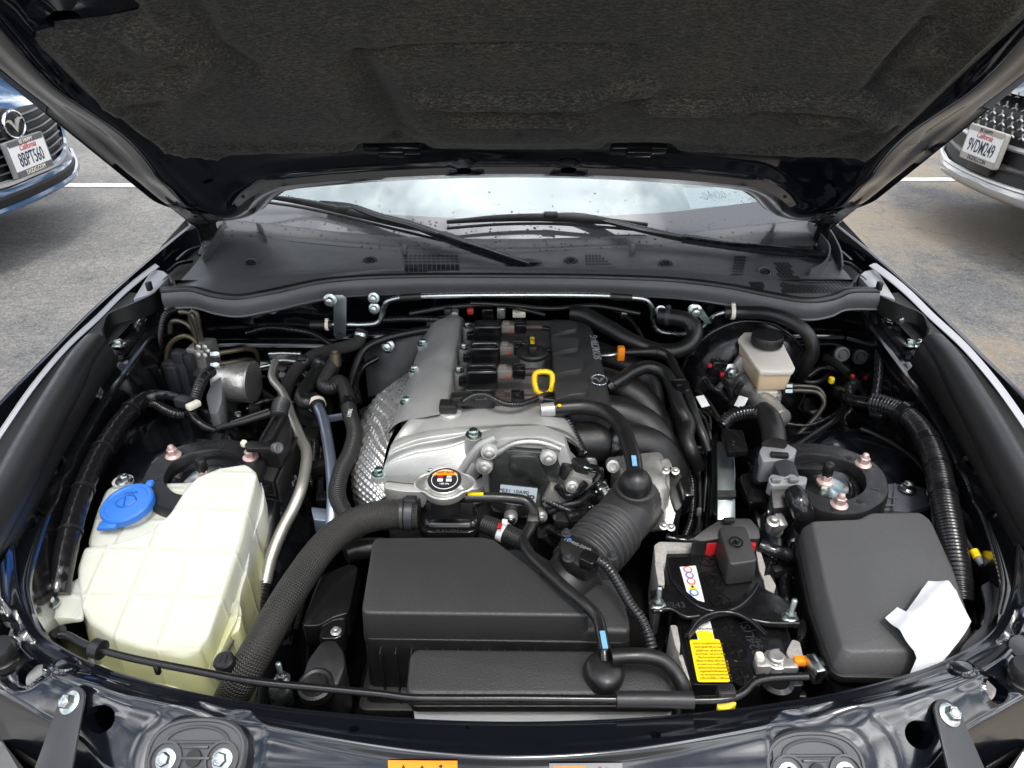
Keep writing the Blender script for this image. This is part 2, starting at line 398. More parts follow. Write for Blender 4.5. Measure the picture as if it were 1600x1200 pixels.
def mk_stud(bm):           # threaded stud with a flange nut
    lathe(bm, [(.0115, 0), (.0115, .0015), (.008, .004)], (0, 0, 0), seg=20)
    lathe(bm, [(.0078, .003), (.0078, .010), (.007, .011)], (0, 0, 0), seg=6)
    lathe(bm, [(.0040 if i % 2 else .0035, .010 + i * .0011) for i in range(23)] + [(.002, .0358)], (0, 0, 0), seg=12)
def mk_clip(bm):           # push clip head
    lathe(bm, [(.0095, 0), (.0095, .0018), (.0075, .0028), (.005, .0024), (.0045, .0012), (.0028, .0012), (.0024, .0026), (.0006, .003)], (0, 0, 0), seg=20)
def bolt(loc, parent, axis=(0, 0, 1), m='zinc', s=1.0, name='bolt'): return place(name, 'bolt', mk_bolt, m, loc, parent, axis, s, random.uniform(0, 60))
def nut(loc, parent, axis=(0, 0, 1), m='nut_pink', s=1.0): return place('nut', 'nut', mk_nut, m, loc, parent, axis, s, random.uniform(0, 60))
def stud(loc, parent, axis=(0, 0, 1), m='zinc', s=1.0): return place('stud', 'stud', mk_stud, m, loc, parent, axis, s)
def clip(loc, parent, axis=(0, 0, 1), m='plastic', s=1.0): return place('push_clip', 'push_clip', mk_clip, m, loc, parent, axis, s)
def clampring(name, pts, i, r, wd, m, parent, ear=True):
    """band clamp around a tube path (list of points) at index-fraction i"""
    path, L_ = cr_spline(pts, .002); k = min(len(path) - 2, max(1, int(i * (len(path) - 1)))); c = path[k]; ax = (path[k + 1] - path[k - 1]).normalized()
    bm = bmesh.new(); lathe(bm, [(r, -wd / 2), (r * 1.07, -wd / 2), (r * 1.07, wd / 2), (r, wd / 2)], c, ax, 26, cap=False)
    if ear:
        x, y, a = basis(ax); q = (y if y.z > 0 else -y)
        box(bm, c + q * r * 1.22, (wd * 1.1, wd * .9, r * .4), .0008, q.to_track_quat('Z', 'Y').to_matrix())
    return emit(bm, name, m, parent)
def text(body, size, loc, right, up, m, parent, name='lettering', ext=.0003, bold=0.0, align='CENTER', spacing=1.0, sx=1.0, shear=0.0):
    cu = bpy.data.curves.new('t', 'FONT'); cu.body = body; cu.size = size; cu.extrude = ext; cu.align_x = align; cu.align_y = 'CENTER'; cu.offset = bold; cu.space_character = spacing; cu.resolution_u = 3; cu.shear = shear
    t = bpy.data.objects.new('t', cu); COL.objects.link(t); bpy.context.view_layer.update()
    me = bpy.data.meshes.new_from_object(t.evaluated_get(bpy.context.evaluated_depsgraph_get())); bpy.data.objects.remove(t); bpy.data.curves.remove(cu)
    x = V(right).normalized(); y = (V(up) - x * V(up).dot(x)).normalized(); n = x.cross(y)
    M_ = Matrix((x, y, n)).transposed()
    for v_ in me.vertices: v_.co = M_ @ V((v_.co.x * sx, v_.co.y, v_.co.z))
    me.name = name; me.materials.append(MAT[m]); o = bpy.data.objects.new(name, me); link(o, parent, V(loc)); return o
def flatpoly(pts, th, m, name, parent, up=(0, 0, 1), rr=.001):
    bm = bmesh.new(); q = rpoly([V(p) for p in pts], rr) if rr else [V(p) for p in pts]; n = V(up).normalized()
    prism(bm, [p + n * th for p in q], q); return emit(bm, name, m, parent)
def rect(c, right, up, wd, ht):
    c = V(c); x = V(right).normalized(); y = (V(up) - x * V(up).dot(x)).normalized()
    return [c - x * wd / 2 - y * ht / 2, c + x * wd / 2 - y * ht / 2, c + x * wd / 2 + y * ht / 2, c - x * wd / 2 + y * ht / 2]
def sm(a, b, x):
    t = min(1, max(0, (x - a) / (b - a))); return t * t * (3 - 2 * t)
X1, Y1, Z1 = V((1, 0, 0)), V((0, 1, 0)), V((0, 0, 1))
from mathutils.bvhtree import BVHTree
def bvh_of(bm):
    bm.normal_update(); return BVHTree.FromBMesh(bm)
def cast(bv_, u, v, lift=0.0):
    r = ray(u, v).normalized(); loc, n, i, d = bv_.ray_cast(CAM, r, 20)
    if loc is None: return None, None
    if n.dot(r) > 0: n = -n
    return loc + n * lift, n
def struct(o): o['kind'] = 'structure'; return o

# ------------------------------------------------------------------ ground
def asphalt():
    m = bpy.data.materials.new('asphalt'); m.use_nodes = True; n = m.node_tree.nodes; l = m.node_tree.links; b = n['Principled BSDF']
    g = n.new('ShaderNodeNewGeometry')
    def nz(s, d=6, r_=.6):
        t = n.new('ShaderNodeTexNoise'); t.inputs['Scale'].default_value = s; t.inputs['Detail'].default_value = d; t.inputs['Roughness'].default_value = r_; l.new(g.outputs['Position'], t.inputs['Vector']); return t
    def ramp(src, p0, c0, p1, c1):
        r_ = n.new('ShaderNodeValToRGB'); r_.color_ramp.elements[0].position = p0; r_.color_ramp.elements[1].position = p1
        r_.color_ramp.elements[0].color = (*c0, 1); r_.color_ramp.elements[1].color = (*c1, 1); l.new(src, r_.inputs[0]); return r_
    def mixc(f, a, b_, mode='MIX'):
        x = n.new('ShaderNodeMix'); x.data_type = 'RGBA'; x.blend_type = mode
        if isinstance(f, float): x.inputs[0].default_value = f
        else: l.new(f, x.inputs[0])
        l.new(a, x.inputs[6]); l.new(b_, x.inputs[7]); return x.outputs[2]
    base = ramp(nz(90, 8, .75).outputs['Fac'], .36, (.085, .086, .087), .66, (.36, .356, .344)).outputs[0]
    co = ramp(nz(28, 6, .7).outputs['Fac'], .38, (.72, .72, .72), .62, (1.18, 1.17, 1.15)).outputs[0]; base = mixc(1.0, base, co, 'MULTIPLY')
    big = ramp(nz(1.1, 7, .62).outputs['Fac'], .36, (.62, .63, .65), .60, (1.12, 1.11, 1.08)).outputs[0]
    c = mixc(1.0, base, big, 'MULTIPLY')
    tan = ramp(nz(1.1, 7, .7).outputs['Fac'], .40, (0, 0, 0), .55, (1, 1, 1))
    tn = n.new('ShaderNodeRGB'); tn.outputs[0].default_value = (.27, .215, .145, 1)
    sx = n.new('ShaderNodeSeparateXYZ'); l.new(g.outputs['Position'], sx.inputs[0])
    mr = n.new('ShaderNodeMapRange'); mr.inputs[1].default_value = -1.5; mr.inputs[2].default_value = 1.5; mr.inputs[3].default_value = .10; mr.inputs[4].default_value = .95; l.new(sx.outputs[0], mr.inputs[0])
    mm = n.new('ShaderNodeMath'); mm.operation = 'MULTIPLY'; l.new(tan.outputs[0], mm.inputs[0]); l.new(mr.outputs[0], mm.inputs[1])
    c = mixc(mm.outputs[0], c, mixc(.72, base, tn.outputs[0]))
    wk = ramp(nz(2.6, 8, .75).outputs['Fac'], .6, (0, 0, 0), .64, (1, 1, 1)); wn = n.new('ShaderNodeRGB'); wn.outputs[0].default_value = (.09, .088, .086, 1)
    c = mixc(wk.outputs[0], c, mixc(.6, base, wn.outputs[0]))
    vo = n.new('ShaderNodeTexVoronoi'); vo.feature = 'DISTANCE_TO_EDGE'; vo.inputs['Scale'].default_value = 1.7
    ds = n.new('ShaderNodeVectorMath'); ds.operation = 'MULTIPLY_ADD'; ds.inputs[1].default_value = (.35, .35, .35)
    nn = nz(3.5, 5); l.new(nn.outputs['Color'], ds.inputs[0]); l.new(g.outputs['Position'], ds.inputs[2]); l.new(ds.outputs[0], vo.inputs['Vector'])
    ck = ramp(vo.outputs['Distance'], .001, (.5, .5, .5), .006, (1, 1, 1)).outputs[0]
    c = mixc(.8, c, mixc(1.0, c, ck, 'MULTIPLY'))
    l.new(c, b.inputs['Base Color']); b.inputs['Roughness'].default_value = .82
    bp = n.new('ShaderNodeBump'); bp.inputs['Distance'].default_value = .010; bp.inputs['Strength'].default_value = 1.0; l.new(nz(110, 5, .8).outputs['Fac'], bp.inputs['Height']); l.new(bp.outputs[0], b.inputs['Normal'])
    MAT['asphalt'] = m
asphalt()
bm = bmesh.new()
for p in ((-200, -200, 0), (200, -200, 0), (200, 200, 0), (-200, 200, 0)): bm.verts.new(p)
bm.faces.new(bm.verts[:]); struct(emit(bm, 'ground', 'asphalt'))
for x0, x1, y0, ang in ((-7.6, -2.2, 5.13, 0), (2.3, 7.6, 5.30, 0)):
    bm = bmesh.new(); pts = []
    N = 60
    rows = [[], []]
    for i in range(N + 1):
        x = x0 + (x1 - x0) * i / N
        rows[0].append(V((x, y0 + random.uniform(-.006, .006), .004))); rows[1].append(V((x, y0 + .105 + random.uniform(-.006, .006), .004)))
    A = [[bm.verts.new(p) for p in r_] for r_ in rows]
    for i in range(N): bm.faces.new((A[0][i], A[0][i + 1], A[1][i + 1], A[1][i]))
    struct(emit(bm, 'parking_line', 'line'))

# ------------------------------------------------------------------ the open car: body shell
car = thing('car', 'glossy black car with its hood raised over the open engine bay', 'car', (0, 1.5, 0))
def mir(p): return V((-p[0], p[1], p[2]))
def both(left): return left + [mir(p) for p in reversed(left[:-1])]

# radiator support: the wide pressed panel along the front of the bay
A = Q([(18, 850, .768), (27, 925, .752), (56, 985, .738), (108, 1022, .733), (180, 1053, .730), (300, 1085, .730), (430, 1107, .730), (560, 1121, .730), (680, 1129, .730), (804, 1132, .730)])
B = Q([(2, 880, .777), (8, 955, .758), (34, 1008, .743), (82, 1043, .7375), (150, 1074, .735), (290, 1106, .735), (440, 1138, .736), (580, 1163, .737), (690, 1176, .738), (804, 1181, .738)])
C = Q([(-70, 980, .770), (-60, 1030, .742), (-8, 1068, .722), (55, 1105, .712), (130, 1152, .705), (190, 1205, .698), (330, 1245, .690), (520, 1270, .688), (660, 1280, .688), (804, 1285, .688)])
AB = [(a * .5 + b * .5) + V((0, 0, -.0005)) for a, b in zip(A, B)]
BC1 = [b * .82 + c * .18 + V((0, 0, -.0025 * 0)) for b, c in zip(B, C)]
BC = [(b * .5 + c * .5) + V((0, 0, .003)) for b, c in zip(B, C)]
D0 = [c + V((0, -.006, -.012)) for c in C]; D = [c + V((0, -.012, -.09)) for c in C]
Al = [a + V((0, .004, -.004)) for a in A]; Al2 = [a + V((0, .005, -.035)) for a in A]
rows = [both(r_) for r_ in (Al2, Al, A, AB, B, BC1, BC, C, D0, D)]
def pock(c, rx, ry, dz, e=.6):
    def f(p):
        q = math.hypot((p.x - c.x) / rx, (p.y - c.y) / ry); return dz * (1 - sm(e, 1.0, q))
    return f
fx = []
for s in (-1, 1):
    for (u, v, z, rx, ry, dz, e) in ((62, 1045, .715, .040, .032, -.010, .62), (-6, 1000, .735, .032, .03, -.010, .6), (310, 1185, .71, .066, .046, -.010, .55), (135, 1116, .71, .055, .034, .004, .3)):
        c = P(u, v, z); c.x *= -s if s > 0 else 1; fx.append(pock(V((c.x if s < 0 else abs(c.x), c.y, 0)), rx, ry, dz, e))
def supfn(p, s, t):
    if t > .3: p = p + V((0, 0, sum(f(p) for f in fx)))
    return p
bm = patch(rows, 420, 120, supfn)
SUP = bvh_of(bm)
holes = []
for (u, v, r_, el) in ((50, 1053, .0125, 1), (155, 1124, .0155, .8), (2, 990, .011, 1), (1555, 1078, .0125, 1), (1437, 1148, .0155, .8), (1597, 1010, .011, 1), (553, 1139, .0045, 1), (1024, 1148, .005, 1), (730, 1136, .0022, 1)):
    c, n = cast(SUP, u, v)
    if c: punch(bm, c, r_, .014, -n, el, .0025 if r_ in (.0125, .011) else 0)
support = emit(bm, 'radiator_support', 'paint_dusty', car, sharp=50)
support['label'] = 'glossy black pressed panel across the front of the bay'
for (u, v, s_) in ((103, 1042, 1.9), (1503, 1046, 1.9)):
    c, n = cast(SUP, u, v)
    bm = bmesh.new(); lathe(bm, [(.0135, -.001), (.0135, .0015), (.0115, .0028), (.010, .0022), (.009, .0036), (.001, .004)], c, n, 28); emit(bm, 'plug', 'paint_dusty', support)
# rubber hood stops
for u, v in ((8, 1034), (1594, 1066)):
    c, n = cast(SUP, u, v)
    if c is None: continue
    bm = bmesh.new(); lathe(bm, [(.013, -.004), (.0135, .004), (.010, .007), (.0145, .010), (.015, .020), (.013, .024), (.003, .0245)], c, (0, 0, 1), 26); emit(bm, 'hood_stop', 'rubber', support)
# stays running from the panel down to the bumper
for s in (-1, 1):
    if s < 0: a, b = (119, 1098), (78, 1230)
    else: a, b = (1474, 1117), (1520, 1240)
    p0, n0 = cast(SUP, *a, lift=.004); p1 = P(b[0], b[1], .702)
    dr = (p1 - p0).normalized(); sd_ = dr.cross(n0).normalized()
    w0, w1 = .0145, .022
    poly = [p0 + sd_ * w0 * math.cos(t) - dr * w0 * math.sin(t) for t in (math.pi * k / 10 for k in range(11))] + [p1 - sd_ * w1, p1 + sd_ * w1]
    nn = sd_.cross(dr); nn = nn if nn.z > 0 else -nn
    bm = bmesh.new(); prism(bm, [q + nn * .003 for q in poly], poly); bev(bm, .0008); st_ = emit(bm, 'stay', 'bracket', car)
    bolt(p0 + nn * .003, st_, nn, s=1.25)
# oval bump plates with two bolts and slots
for (u, v) in ((312, 1178), (1268, 1198)):
    c, n = cast(SUP, u, v, .004); n = (n + V((0, -.1, .4))).normalized()
    ex = X1 - n * n.x; ex.normalize(); ey = n.cross(ex)
    def L2(a, b, h=0.0): return c + ex * a + ey * b + n * h
    def oval(rx, ry, h, N=40): return [L2(rx * math.copysign(abs(math.cos(t)) ** .8, math.cos(t)), ry * math.copysign(abs(math.sin(t)) ** .8, math.sin(t)), h) for t in (2 * math.pi * k / N for k in range(N))]
    bm = bmesh.new(); rr_ = [oval(.047, .031, -.012), oval(.047, .031, .004), oval(.0455, .0295, .006), oval(.0435, .0275, .006), oval(.0425, .0265, .0045), oval(.002, .001, .0045)]
    rr_ = [[bm.verts.new(q) for q in r_] for r_ in rr_]
    for p_, q_ in zip(rr_, rr_[1:]):
        for k in range(40): bm.faces.new((p_[k], p_[(k + 1) % 40], q_[(k + 1) % 40], q_[k]))
    bp_ = emit(bm, 'bump_plate', 'plate_grey', support)
    for sx_ in (-1, 1):
        bm = bmesh.new(); lathe(bm, [(.0155, .003), (.0155, .0075), (.0138, .0075), (.0135, .005)], L2(sx_ * .0265, -.004), n, 30, cap=False); emit(bm, 'bolt_rim', 'plate_grey', bp_)
        bolt(L2(sx_ * .0265, -.004, .0046), bp_, n, 'zinc', 1.1)
    bm = bmesh.new()
    for yy, ww in ((.006, .024), (-.003, .03), (-.012, .024)): box(bm, L2(0, yy, .0062), (ww, .0022, .003), .0004, Matrix((ex, ey, n)).transposed())
    tube(bm, [L2(.030 * math.cos(t), .009 + .014 * math.sin(t), .0055) for t in (math.pi * k / 8 for k in range(9))], .0016, 8, .003)
    tube(bm, [L2(.030, .010, .0055), L2(-.030, .010, .0055)], .0014, 8, .01)
    emit(bm, 'rib', 'plate_grey', bp_)
    bm = bmesh.new(); lathe(bm, [(.0072, 0), (.0072, .0072), (.001, .0073)], L2(0, -.003), n, 20); emit(bm, 'slot_hole', 'dark', bp_)
# below the front edge: dark bumper beam and duct pieces
bm = bmesh.new(); rows = [[V((x, .25 + .35 * (x / .7) ** 2, z)) for x in (-.75, -.5, -.25, 0, .25, .5, .75)] for z in (.64, .60, .5, .38)]
patch(rows, 40, 8, None, bm); emit(bm, 'bumper_beam', 'grime', car)
for u, v, u2, v2 in ((0, 1130, 70, 1185), (30, 1110, 105, 1190), (110, 1215, 170, 1180), (1600, 1150, 1530, 1190), (1575, 1130, 1500, 1190)):
    bm = bmesh.new(); tube(bm, [P(u, v, .62), P((u + u2) / 2, (v + v2) / 2, .61), P(u2, v2, .60)], .012, 8, .01, flat=(.4, 1)); emit(bm, 'duct_rib', 'plastic', car)

# warning labels on the front slope
def stick(u0, v0, u1, v1, m, parent, name='label', lift=.0012):
    pts = []
    for a in range(9):
        row = []
        for b in range(7):
            c, n = cast(SUP, u0 + (u1 - u0) * a / 8, v0 + (v1 - v0) * b / 6, lift); row.append(c)
        pts.append(row)
    bm = bmesh.new(); g = [[bm.verts.new(q) for q in r_] for r_ in pts]
    for a in range(8):
        for b in range(6): bm.faces.new((g[a][b], g[a][b + 1], g[a + 1][b + 1], g[a + 1][b]))
    return emit(bm, name, m, parent)
lo_ = stick(607, 1187, 715, 1228, 'orange', support); lo_['label'] = 'orange warning label with triangle, flame and figure'
lg_ = stick(858, 1191, 972, 1228, 'ink_grey', support); lg_['label'] = 'grey label with an orange field at its left'
stick(864, 1196, 914, 1228, 'orange', lg_, 'print', .0016)
def icon(u, v, kind, par, m='ink'):
    c, n = cast(SUP, u, v, .0018); ex = (X1 - n * n.x).normalized(); ey = n.cross(ex); k = px(1, c)
    def q(a, b): return c + ex * a * k + ey * b * k
    bm = bmesh.new()
    if kind == 'tri': fs = [[(-9, -9), (9, -9), (0, 8)]]
    elif kind == 'flame': fs = [[(-6, -9), (6, -9), (7, -2), (0, 8), (-7, -2)]]
    else: fs = [[(-6, -12), (5, -12), (6, 0), (2, 2), (-5, 1)], [(-2, 4), (2, 4), (3, 7), (0, 9), (-3, 7)]]
    for f in fs: bm.faces.new([bm.verts.new(q(*p)) for p in f])
    emit(bm, 'symbol', m, par)
icon(631, 1202, 'tri', lo_); icon(660, 1203, 'flame', lo_); icon(689, 1203, 'man', lo_); icon(937, 1206, 'man', lg_, 'red'); icon(948, 1206, 'flame', lg_, 'red')

# fenders
for s in (-1, 1):
    S = [P(u, v, x=x) for u, v, x in ((-130, 770, -.735), (-60, 690, -.735), (0, 628, -.733), (25, 602, -.732), (75, 553, -.730), (150, 478, -.725), (235, 403, -.715), (300, 350, -.70))]
    if s > 0: S = [mir(p) for p in S]
    o = s
    rows = [[p + V((-o * .010, 0, -.05)) for p in S], [p + V((-o * .006, 0, -.004)) for p in S], [p + V((-o * .004, 0, .0)) for p in S], [p + V((o * .004, 0, -.001)) for p in S],
            [p + V((o * .014, 0, -.022)) for p in S], [p + V((o * .045, 0, -.09)) for p in S], [p + V((o * .07, 0, -.2)) for p in S], [p + V((o * .08, 0, -.5)) for p in S]]
    bm = patch(rows, 60, 40); emit(bm, 'fender', 'paint', car, sharp=60)
mat('flange', (.40, .40, .42), .3, 0, .3)
mat('gutter', (.010, .010, .011), .45)
for s in (-1, 1):
    f_ = (lambda p: p) if s < 0 else mir
    fl = [(242, 413, .851), (215, 433, .851), (185, 459, .848), (150, 494, .842), (100, 541, .828), (50, 600, .812), (0, 672, .797), (-50, 750, .785)]
    F_ = [P(*p) for p in fl]
    F2 = [P(u + 7, v + 3, z - .001) for u, v, z in fl]
    rows = [[f_(p) for p in F_], [f_(p + V((0, 0, .0006))) for p in F_], [f_(p) for p in F2]]
    bm = patch(rows, 50, 6); thick(bm, .0015); emit(bm, 'fender_flange', 'flange', car, sharp=50)
    rows = [[f_(p + V((-.022, 0, -.03))) for p in F_[1:]], [f_(p + V((.03, 0, -.035))) for p in F_[1:]]]
    bm = patch(rows, 30, 4); emit(bm, 'gutter', 'gutter', car)
    # foam cushion tube along the fender
    T = [(150, 537, .822), (128, 565, .820), (95, 620, .812), (55, 690, .803), (10, 775, .795), (-45, 870, .79)]
    T = [f_(P(*p)) for p in T]
    bm = bmesh.new(); tube(bm, T, [.019, .0215, .0225, .023, .023], 18, .01, flat=(1.0, 1.0)); ft = emit(bm, 'cushion_tube', 'foam_tube', car)
    T2 = [f_(P(u + 20, v + 12, z - .020)) for u, v, z in ((152, 545, .822), (130, 572, .820), (97, 627, .812), (57, 697, .803), (12, 782, .795), (-40, 875, .79))]
    bm = bmesh.new(); tube(bm, T2, .016, 10, .01, flat=(1.5, .55)); emit(bm, 'cushion_lip', 'foam_tube', car)
    # side trim by the cowl end
    tp = [(158, 512, .828), (168, 490, .834), (205, 474, .838), (238, 458, .838), (252, 440, .842), (263, 430, .846), (270, 441, .845)]
    t0 = [f_(P(*p)) for p in tp]; t1 = [p + V((0, -.004, -.032)) for p in t0]
    bm = patch([t0, t1], 40, 4); thick(bm, .003); emit(bm, 'side_trim', 'plastic', car)
    pl = [f_(P(*p)) for p in ((238, 420, .846), (256, 424, .846), (264, 432, .844), (240, 458, .838), (208, 468, .838))]
    bm = bmesh.new(); slab(pl, .825, .0015, .004, bm=bm); emit(bm, 'end_plate', 'flange', car)
    bm = bmesh.new(); box(bm, f_(P(233, 447, .852)), (.008, .012, .016), .002); emit(bm, 'locating_peg', 'plastic', car)

# inner wings, wheel housings, firewall, floor tray
for s in (-1, 1):
    f_ = (lambda p: p) if s < 0 else mir
    E = Q([(285, 455, .80), (205, 565, .785), (165, 620, .77), (125, 690, .762), (85, 765, .758), (60, 830, .752), (40, 905, .748), (48, 960, .742)])
    O = Q([(250, 425, .82), (168, 535, .805), (120, 600, .795), (70, 670, .785), (30, 760, .778), (2, 825, .773), (-30, 900, .77), (-20, 970, .76)])
    O2 = [p + V((-.004 - .03 * min(1, i / 3), 0, -.03)) for i, p in enumerate(O)]
    M1 = [a * .55 + b * .45 + V((0, 0, -.006)) for a, b in zip(E, O)]
    Er = [p + V((.005, 0, -.004)) for p in E]; E2 = [p + V((.008, 0, -.03)) for p in E]; E3 = [p + V((.03, 0, -.2)) for p in E]
    rows = [[f_(p) for p in r_] for r_ in (O2, O, M1, E, Er, E2, E3)]
    def wf(p, a, b):
        for (u, v, z, rx, ry, dz) in ((122, 585, .79, .022, .04, -.006), (100, 680, .77, .018, .03, .004), (60, 790, .76, .014, .05, -.006), (95, 720, .77, .012, .02, -.005)):
            c = f_(P(u, v, z)); q = math.hypot((p.x - c.x) / rx, (p.y - c.y) / ry); p = p + V((0, 0, dz * (1 - sm(.5, 1, q))))
        return p
    bm = patch(rows, 120, 70, wf); bvw = bvh_of(bm)
    for u, v, r_, el in ((90, 724, .006, 2.6), (60, 757, .006, 1), (112, 637, .007, 1.5), (45, 800, .004, 5)):
        uu = u if s < 0 else 1608 - u; c, n = cast(bvw, uu, v)
        if c: punch(bm, c, r_, .01, -n, el)
    iw = emit(bm, 'inner_wing', 'paint_bay', car, sharp=45)
    for u, v in ((214, 503), (186, 539), (150, 612)):
        uu = u if s < 0 else 1624 - u; c, n = cast(bvw, uu, v, .0008)
        if c: bolt(c, iw, n, s=1.15)
    # flat bracket with two bolts by the hinge
    pl = [f_(P(*p)) for p in ((170, 548, .800), (205, 497, .800), (232, 497, .797), (226, 515, .794), (192, 556, .792), (178, 556, .795))]
    bm = bmesh.new(); slab(pl, .780, .001, .006, bm=bm); hb = emit(bm, 'hinge_bracket', 'satin', car)
    for u, v in ((216, 501), (186, 539)): bolt(f_(P(u, v, .8005)), hb, s=1.25)
    # wheel housing deck
    xs = (-.64, -.56, -.47, -.39, -.33, -.27, -.24)
    prof = {1.24: (.60, .60, .56, .50, .46, .44, .42), 1.08: (.66, .655, .62, .55, .48, .44, .40), .95: (.69, .69, .685, .66, .60, .48, .38), .83: (.695, .70, .70, .695, .65, .50, .38), .72: (.66, .67, .67, .655, .60, .48, .38), .60: (.60, .60, .58, .54, .50, .42, .36), .42: (.52, .5, .48, .45, .42, .38, .34)}
    rows = [[f_(V((x, y, z))) for x, z in zip(xs, zz)] for y, zz in prof.items()]
    def df(p, a, b): return p + V((0, 0, .006 * noise.noise(V((p.x * 14, p.y * 14, s)))))
    bm = patch(rows, 60, 60, df); emit(bm, 'wheel_housing', 'paint_bay', car)
bm = bmesh.new(); rows = [[V((x, 1.24 + .09 * sm(.36, .22, abs(x)) + (.018 if abs(x) > .3 else 0) * sm(.70, .68, z) * -2, z)) for x in [-.63 + .042 * k for k in range(31)]] for z in (.838, .81, .78, .74, .72, .70, .66, .6, .5, .3)]
patch(rows, 120, 50, lambda p, a, b: p + V((0, .004 * noise.noise(V((p.x * 9, 0, p.z * 12))), 0)), bm); fw = emit(bm, 'firewall', 'paint_bay', car)
for x0, x1, z in ((-.60, -.335, .715), (-.33, -.20, .735), (.36, .62, .735)):
    bm = bmesh.new(); tube(bm, [V((x0, 1.215, z)), V(((x0 + x1) / 2, 1.212, z + .004)), V((x1, 1.215, z))], .016, 12, .02, flat=(.7, 1)); emit(bm, 'firewall_bead', 'paint_bay', fw)
bm = bmesh.new(); rows = [[V((x, y, .33 + .02 * noise.noise(V((x * 5, y * 5, 0))))) for x in (-.8, -.4, 0, .4, .8)] for y in (1.4, 1.0, .7, .3, .2)]
patch(rows, 40, 40, None, bm); emit(bm, 'floor_tray', 'grime', car)
bm = bmesh.new(); patch([[V((x, .385 + .10 * (abs(x) / .45) ** 2.2, z)) for x in (-.5, -.3, -.1, .1, .3, .5)] for z in (.70, .55, .3)], 30, 6, None, bm); emit(bm, 'radiator_shroud', 'plastic_smooth', car)

# cowl panel, weatherstrip, lower trim, windshield
cu = (262, 345, 450, 600, 750, 900, 1050, 1180, 1262, 1348)
def crow(vs, zs, cu_=cu): return [P(u, v, z) for u, v, z in zip(cu_, vs, zs if isinstance(zs, (list, tuple)) else [zs] * len(cu_))]
rows = [crow((470, 474, 458, 443, 443, 445, 450, 466, 474, 472), .822),
        crow((456, 464, 447, 433, 433, 435, 440, 455, 464, 458), .834),
        crow((440, 438, 430, 425, 421, 421, 425, 436, 448, 445), (.830, .834, .838, .840, .841, .841, .839, .836, .831, .830), (280, 352, 450, 600, 750, 900, 1050, 1185, 1255, 1335)),
        crow((412, 405, 405, 407, 405, 402, 403, 410, 418, 420), (.834, .838, .841, .842, .842, .842, .842, .841, .838, .835), (305, 365, 455, 600, 750, 900, 1050, 1180, 1240, 1315)),
        crow((375, 364, 378, 391, 397, 386, 384, 390, 392, 395), (.840, .843, .844, .844, .843, .844, .845, .844, .843, .842), (332, 372, 460, 600, 750, 900, 1050, 1180, 1235, 1290))]
def cowlfn(p, a, b):
    p = p + V((0, 0, .010 * math.exp(-((b - .42) / .12) ** 2) * sm(0, .1, a) * (1 - sm(.9, 1, a)) + .004 * math.sin(a * 21) * math.exp(-((b - .62) / .15) ** 2)))
    c = P(815, 412, .842); q = math.hypot((p.x - c.x) / .05, (p.y - c.y) / .035); p = p + V((0, 0, -.012 * (1 - sm(.5, 1, q))))
    c = P(1265, 395, .842); q = math.hypot((p.x - c.x) / .045, (p.y - c.y) / .05); p = p + V((0, 0, -.012 * (1 - sm(.6, 1, q))))
    return p
bm = patch(rows, 160, 50, cowlfn); COWL = bvh_of(bm); bm_ = bm.copy(); cowl = emit(bm, 'cowl_panel', 'cowl', car, sharp=60); bm_.free()
cowl['label'] = 'matt black cowl panel with slotted air grilles'
# clips
for u, v in ((391, 413), (578, 409), (892, 410), (1040, 414), (1196, 427)):
    c, n = cast(COWL, u, v, .0012); n = (n + V((0, -.42, 0))).normalized(); bm = bmesh.new(); lathe(bm, [(.0175, -.010), (.0155, -.002), (.0155, .0008), (.0135, .0014), (.0125, -.0004), (.009, -.0008)], c, n, 28); emit(bm, 'clip_seat', 'cowl', cowl)
    clip(c, cowl, n, 'plastic', 1.05)
# air grilles: rows of small square openings built as dark slots with a frame
def slots(cells, sz):
    bm = bmesh.new()
    for u, v in cells:
        c, n = cast(COWL, u, v, .0003)
        if c is None: continue
        ex = (X1 - n * n.x).normalized(); ey = n.cross(ex); a, b = sz[0], sz[1] * 1.9
        k = [c + ex * a * sx_ + ey * b * sy_ for sx_, sy_ in ((-1, -1), (1, -1), (1, 1), (-1, 1))]
        bm.faces.new([bm.verts.new(q) for q in k])
    o = emit(bm, 'air_grille', 'dark', cowl, recalc=False); o['kind'] = 'stuff'; return o
cells = [(634 + i * 7.2 + j * .3, 400 + j * 4.6) for i in range(12) for j in range(6) if not (j == 5 and i > 4)]
slots(cells, (.0036, .0034))
cells = [(916 + i * 5.2 + (j) * .2, 400 + j * 4.3) for i in range(9) for j in range(5) if j >= (i - 4) and not (i > 6 and j < 2)]
slots(cells, (.0027, .0032))
cells = [(1150 + i * 4.6 - j * .9, 402 + j * 4.5) for i in range(4) for j in range(7)]
slots(cells, (.0026, .0032))
cells = [(1212 + i * 6.2 + (j % 2) * 3.1 + j * 1.2, 412 + j * 4.3) for i in range(18) for j in range(11) if (1208 + i * 6.2 < 1228 + j * 1.0 or j > 5 + .0 * i) and 1212 + i * 6.2 + j * 2 < 1328]
slots(cells, (.0031, .0031))
cells = [(1173 + i * 4.4 + (j % 2) * 2, 443 + j * 4) for i in range(5) for j in range(3)]
slots(cells, (.0022, .0026))
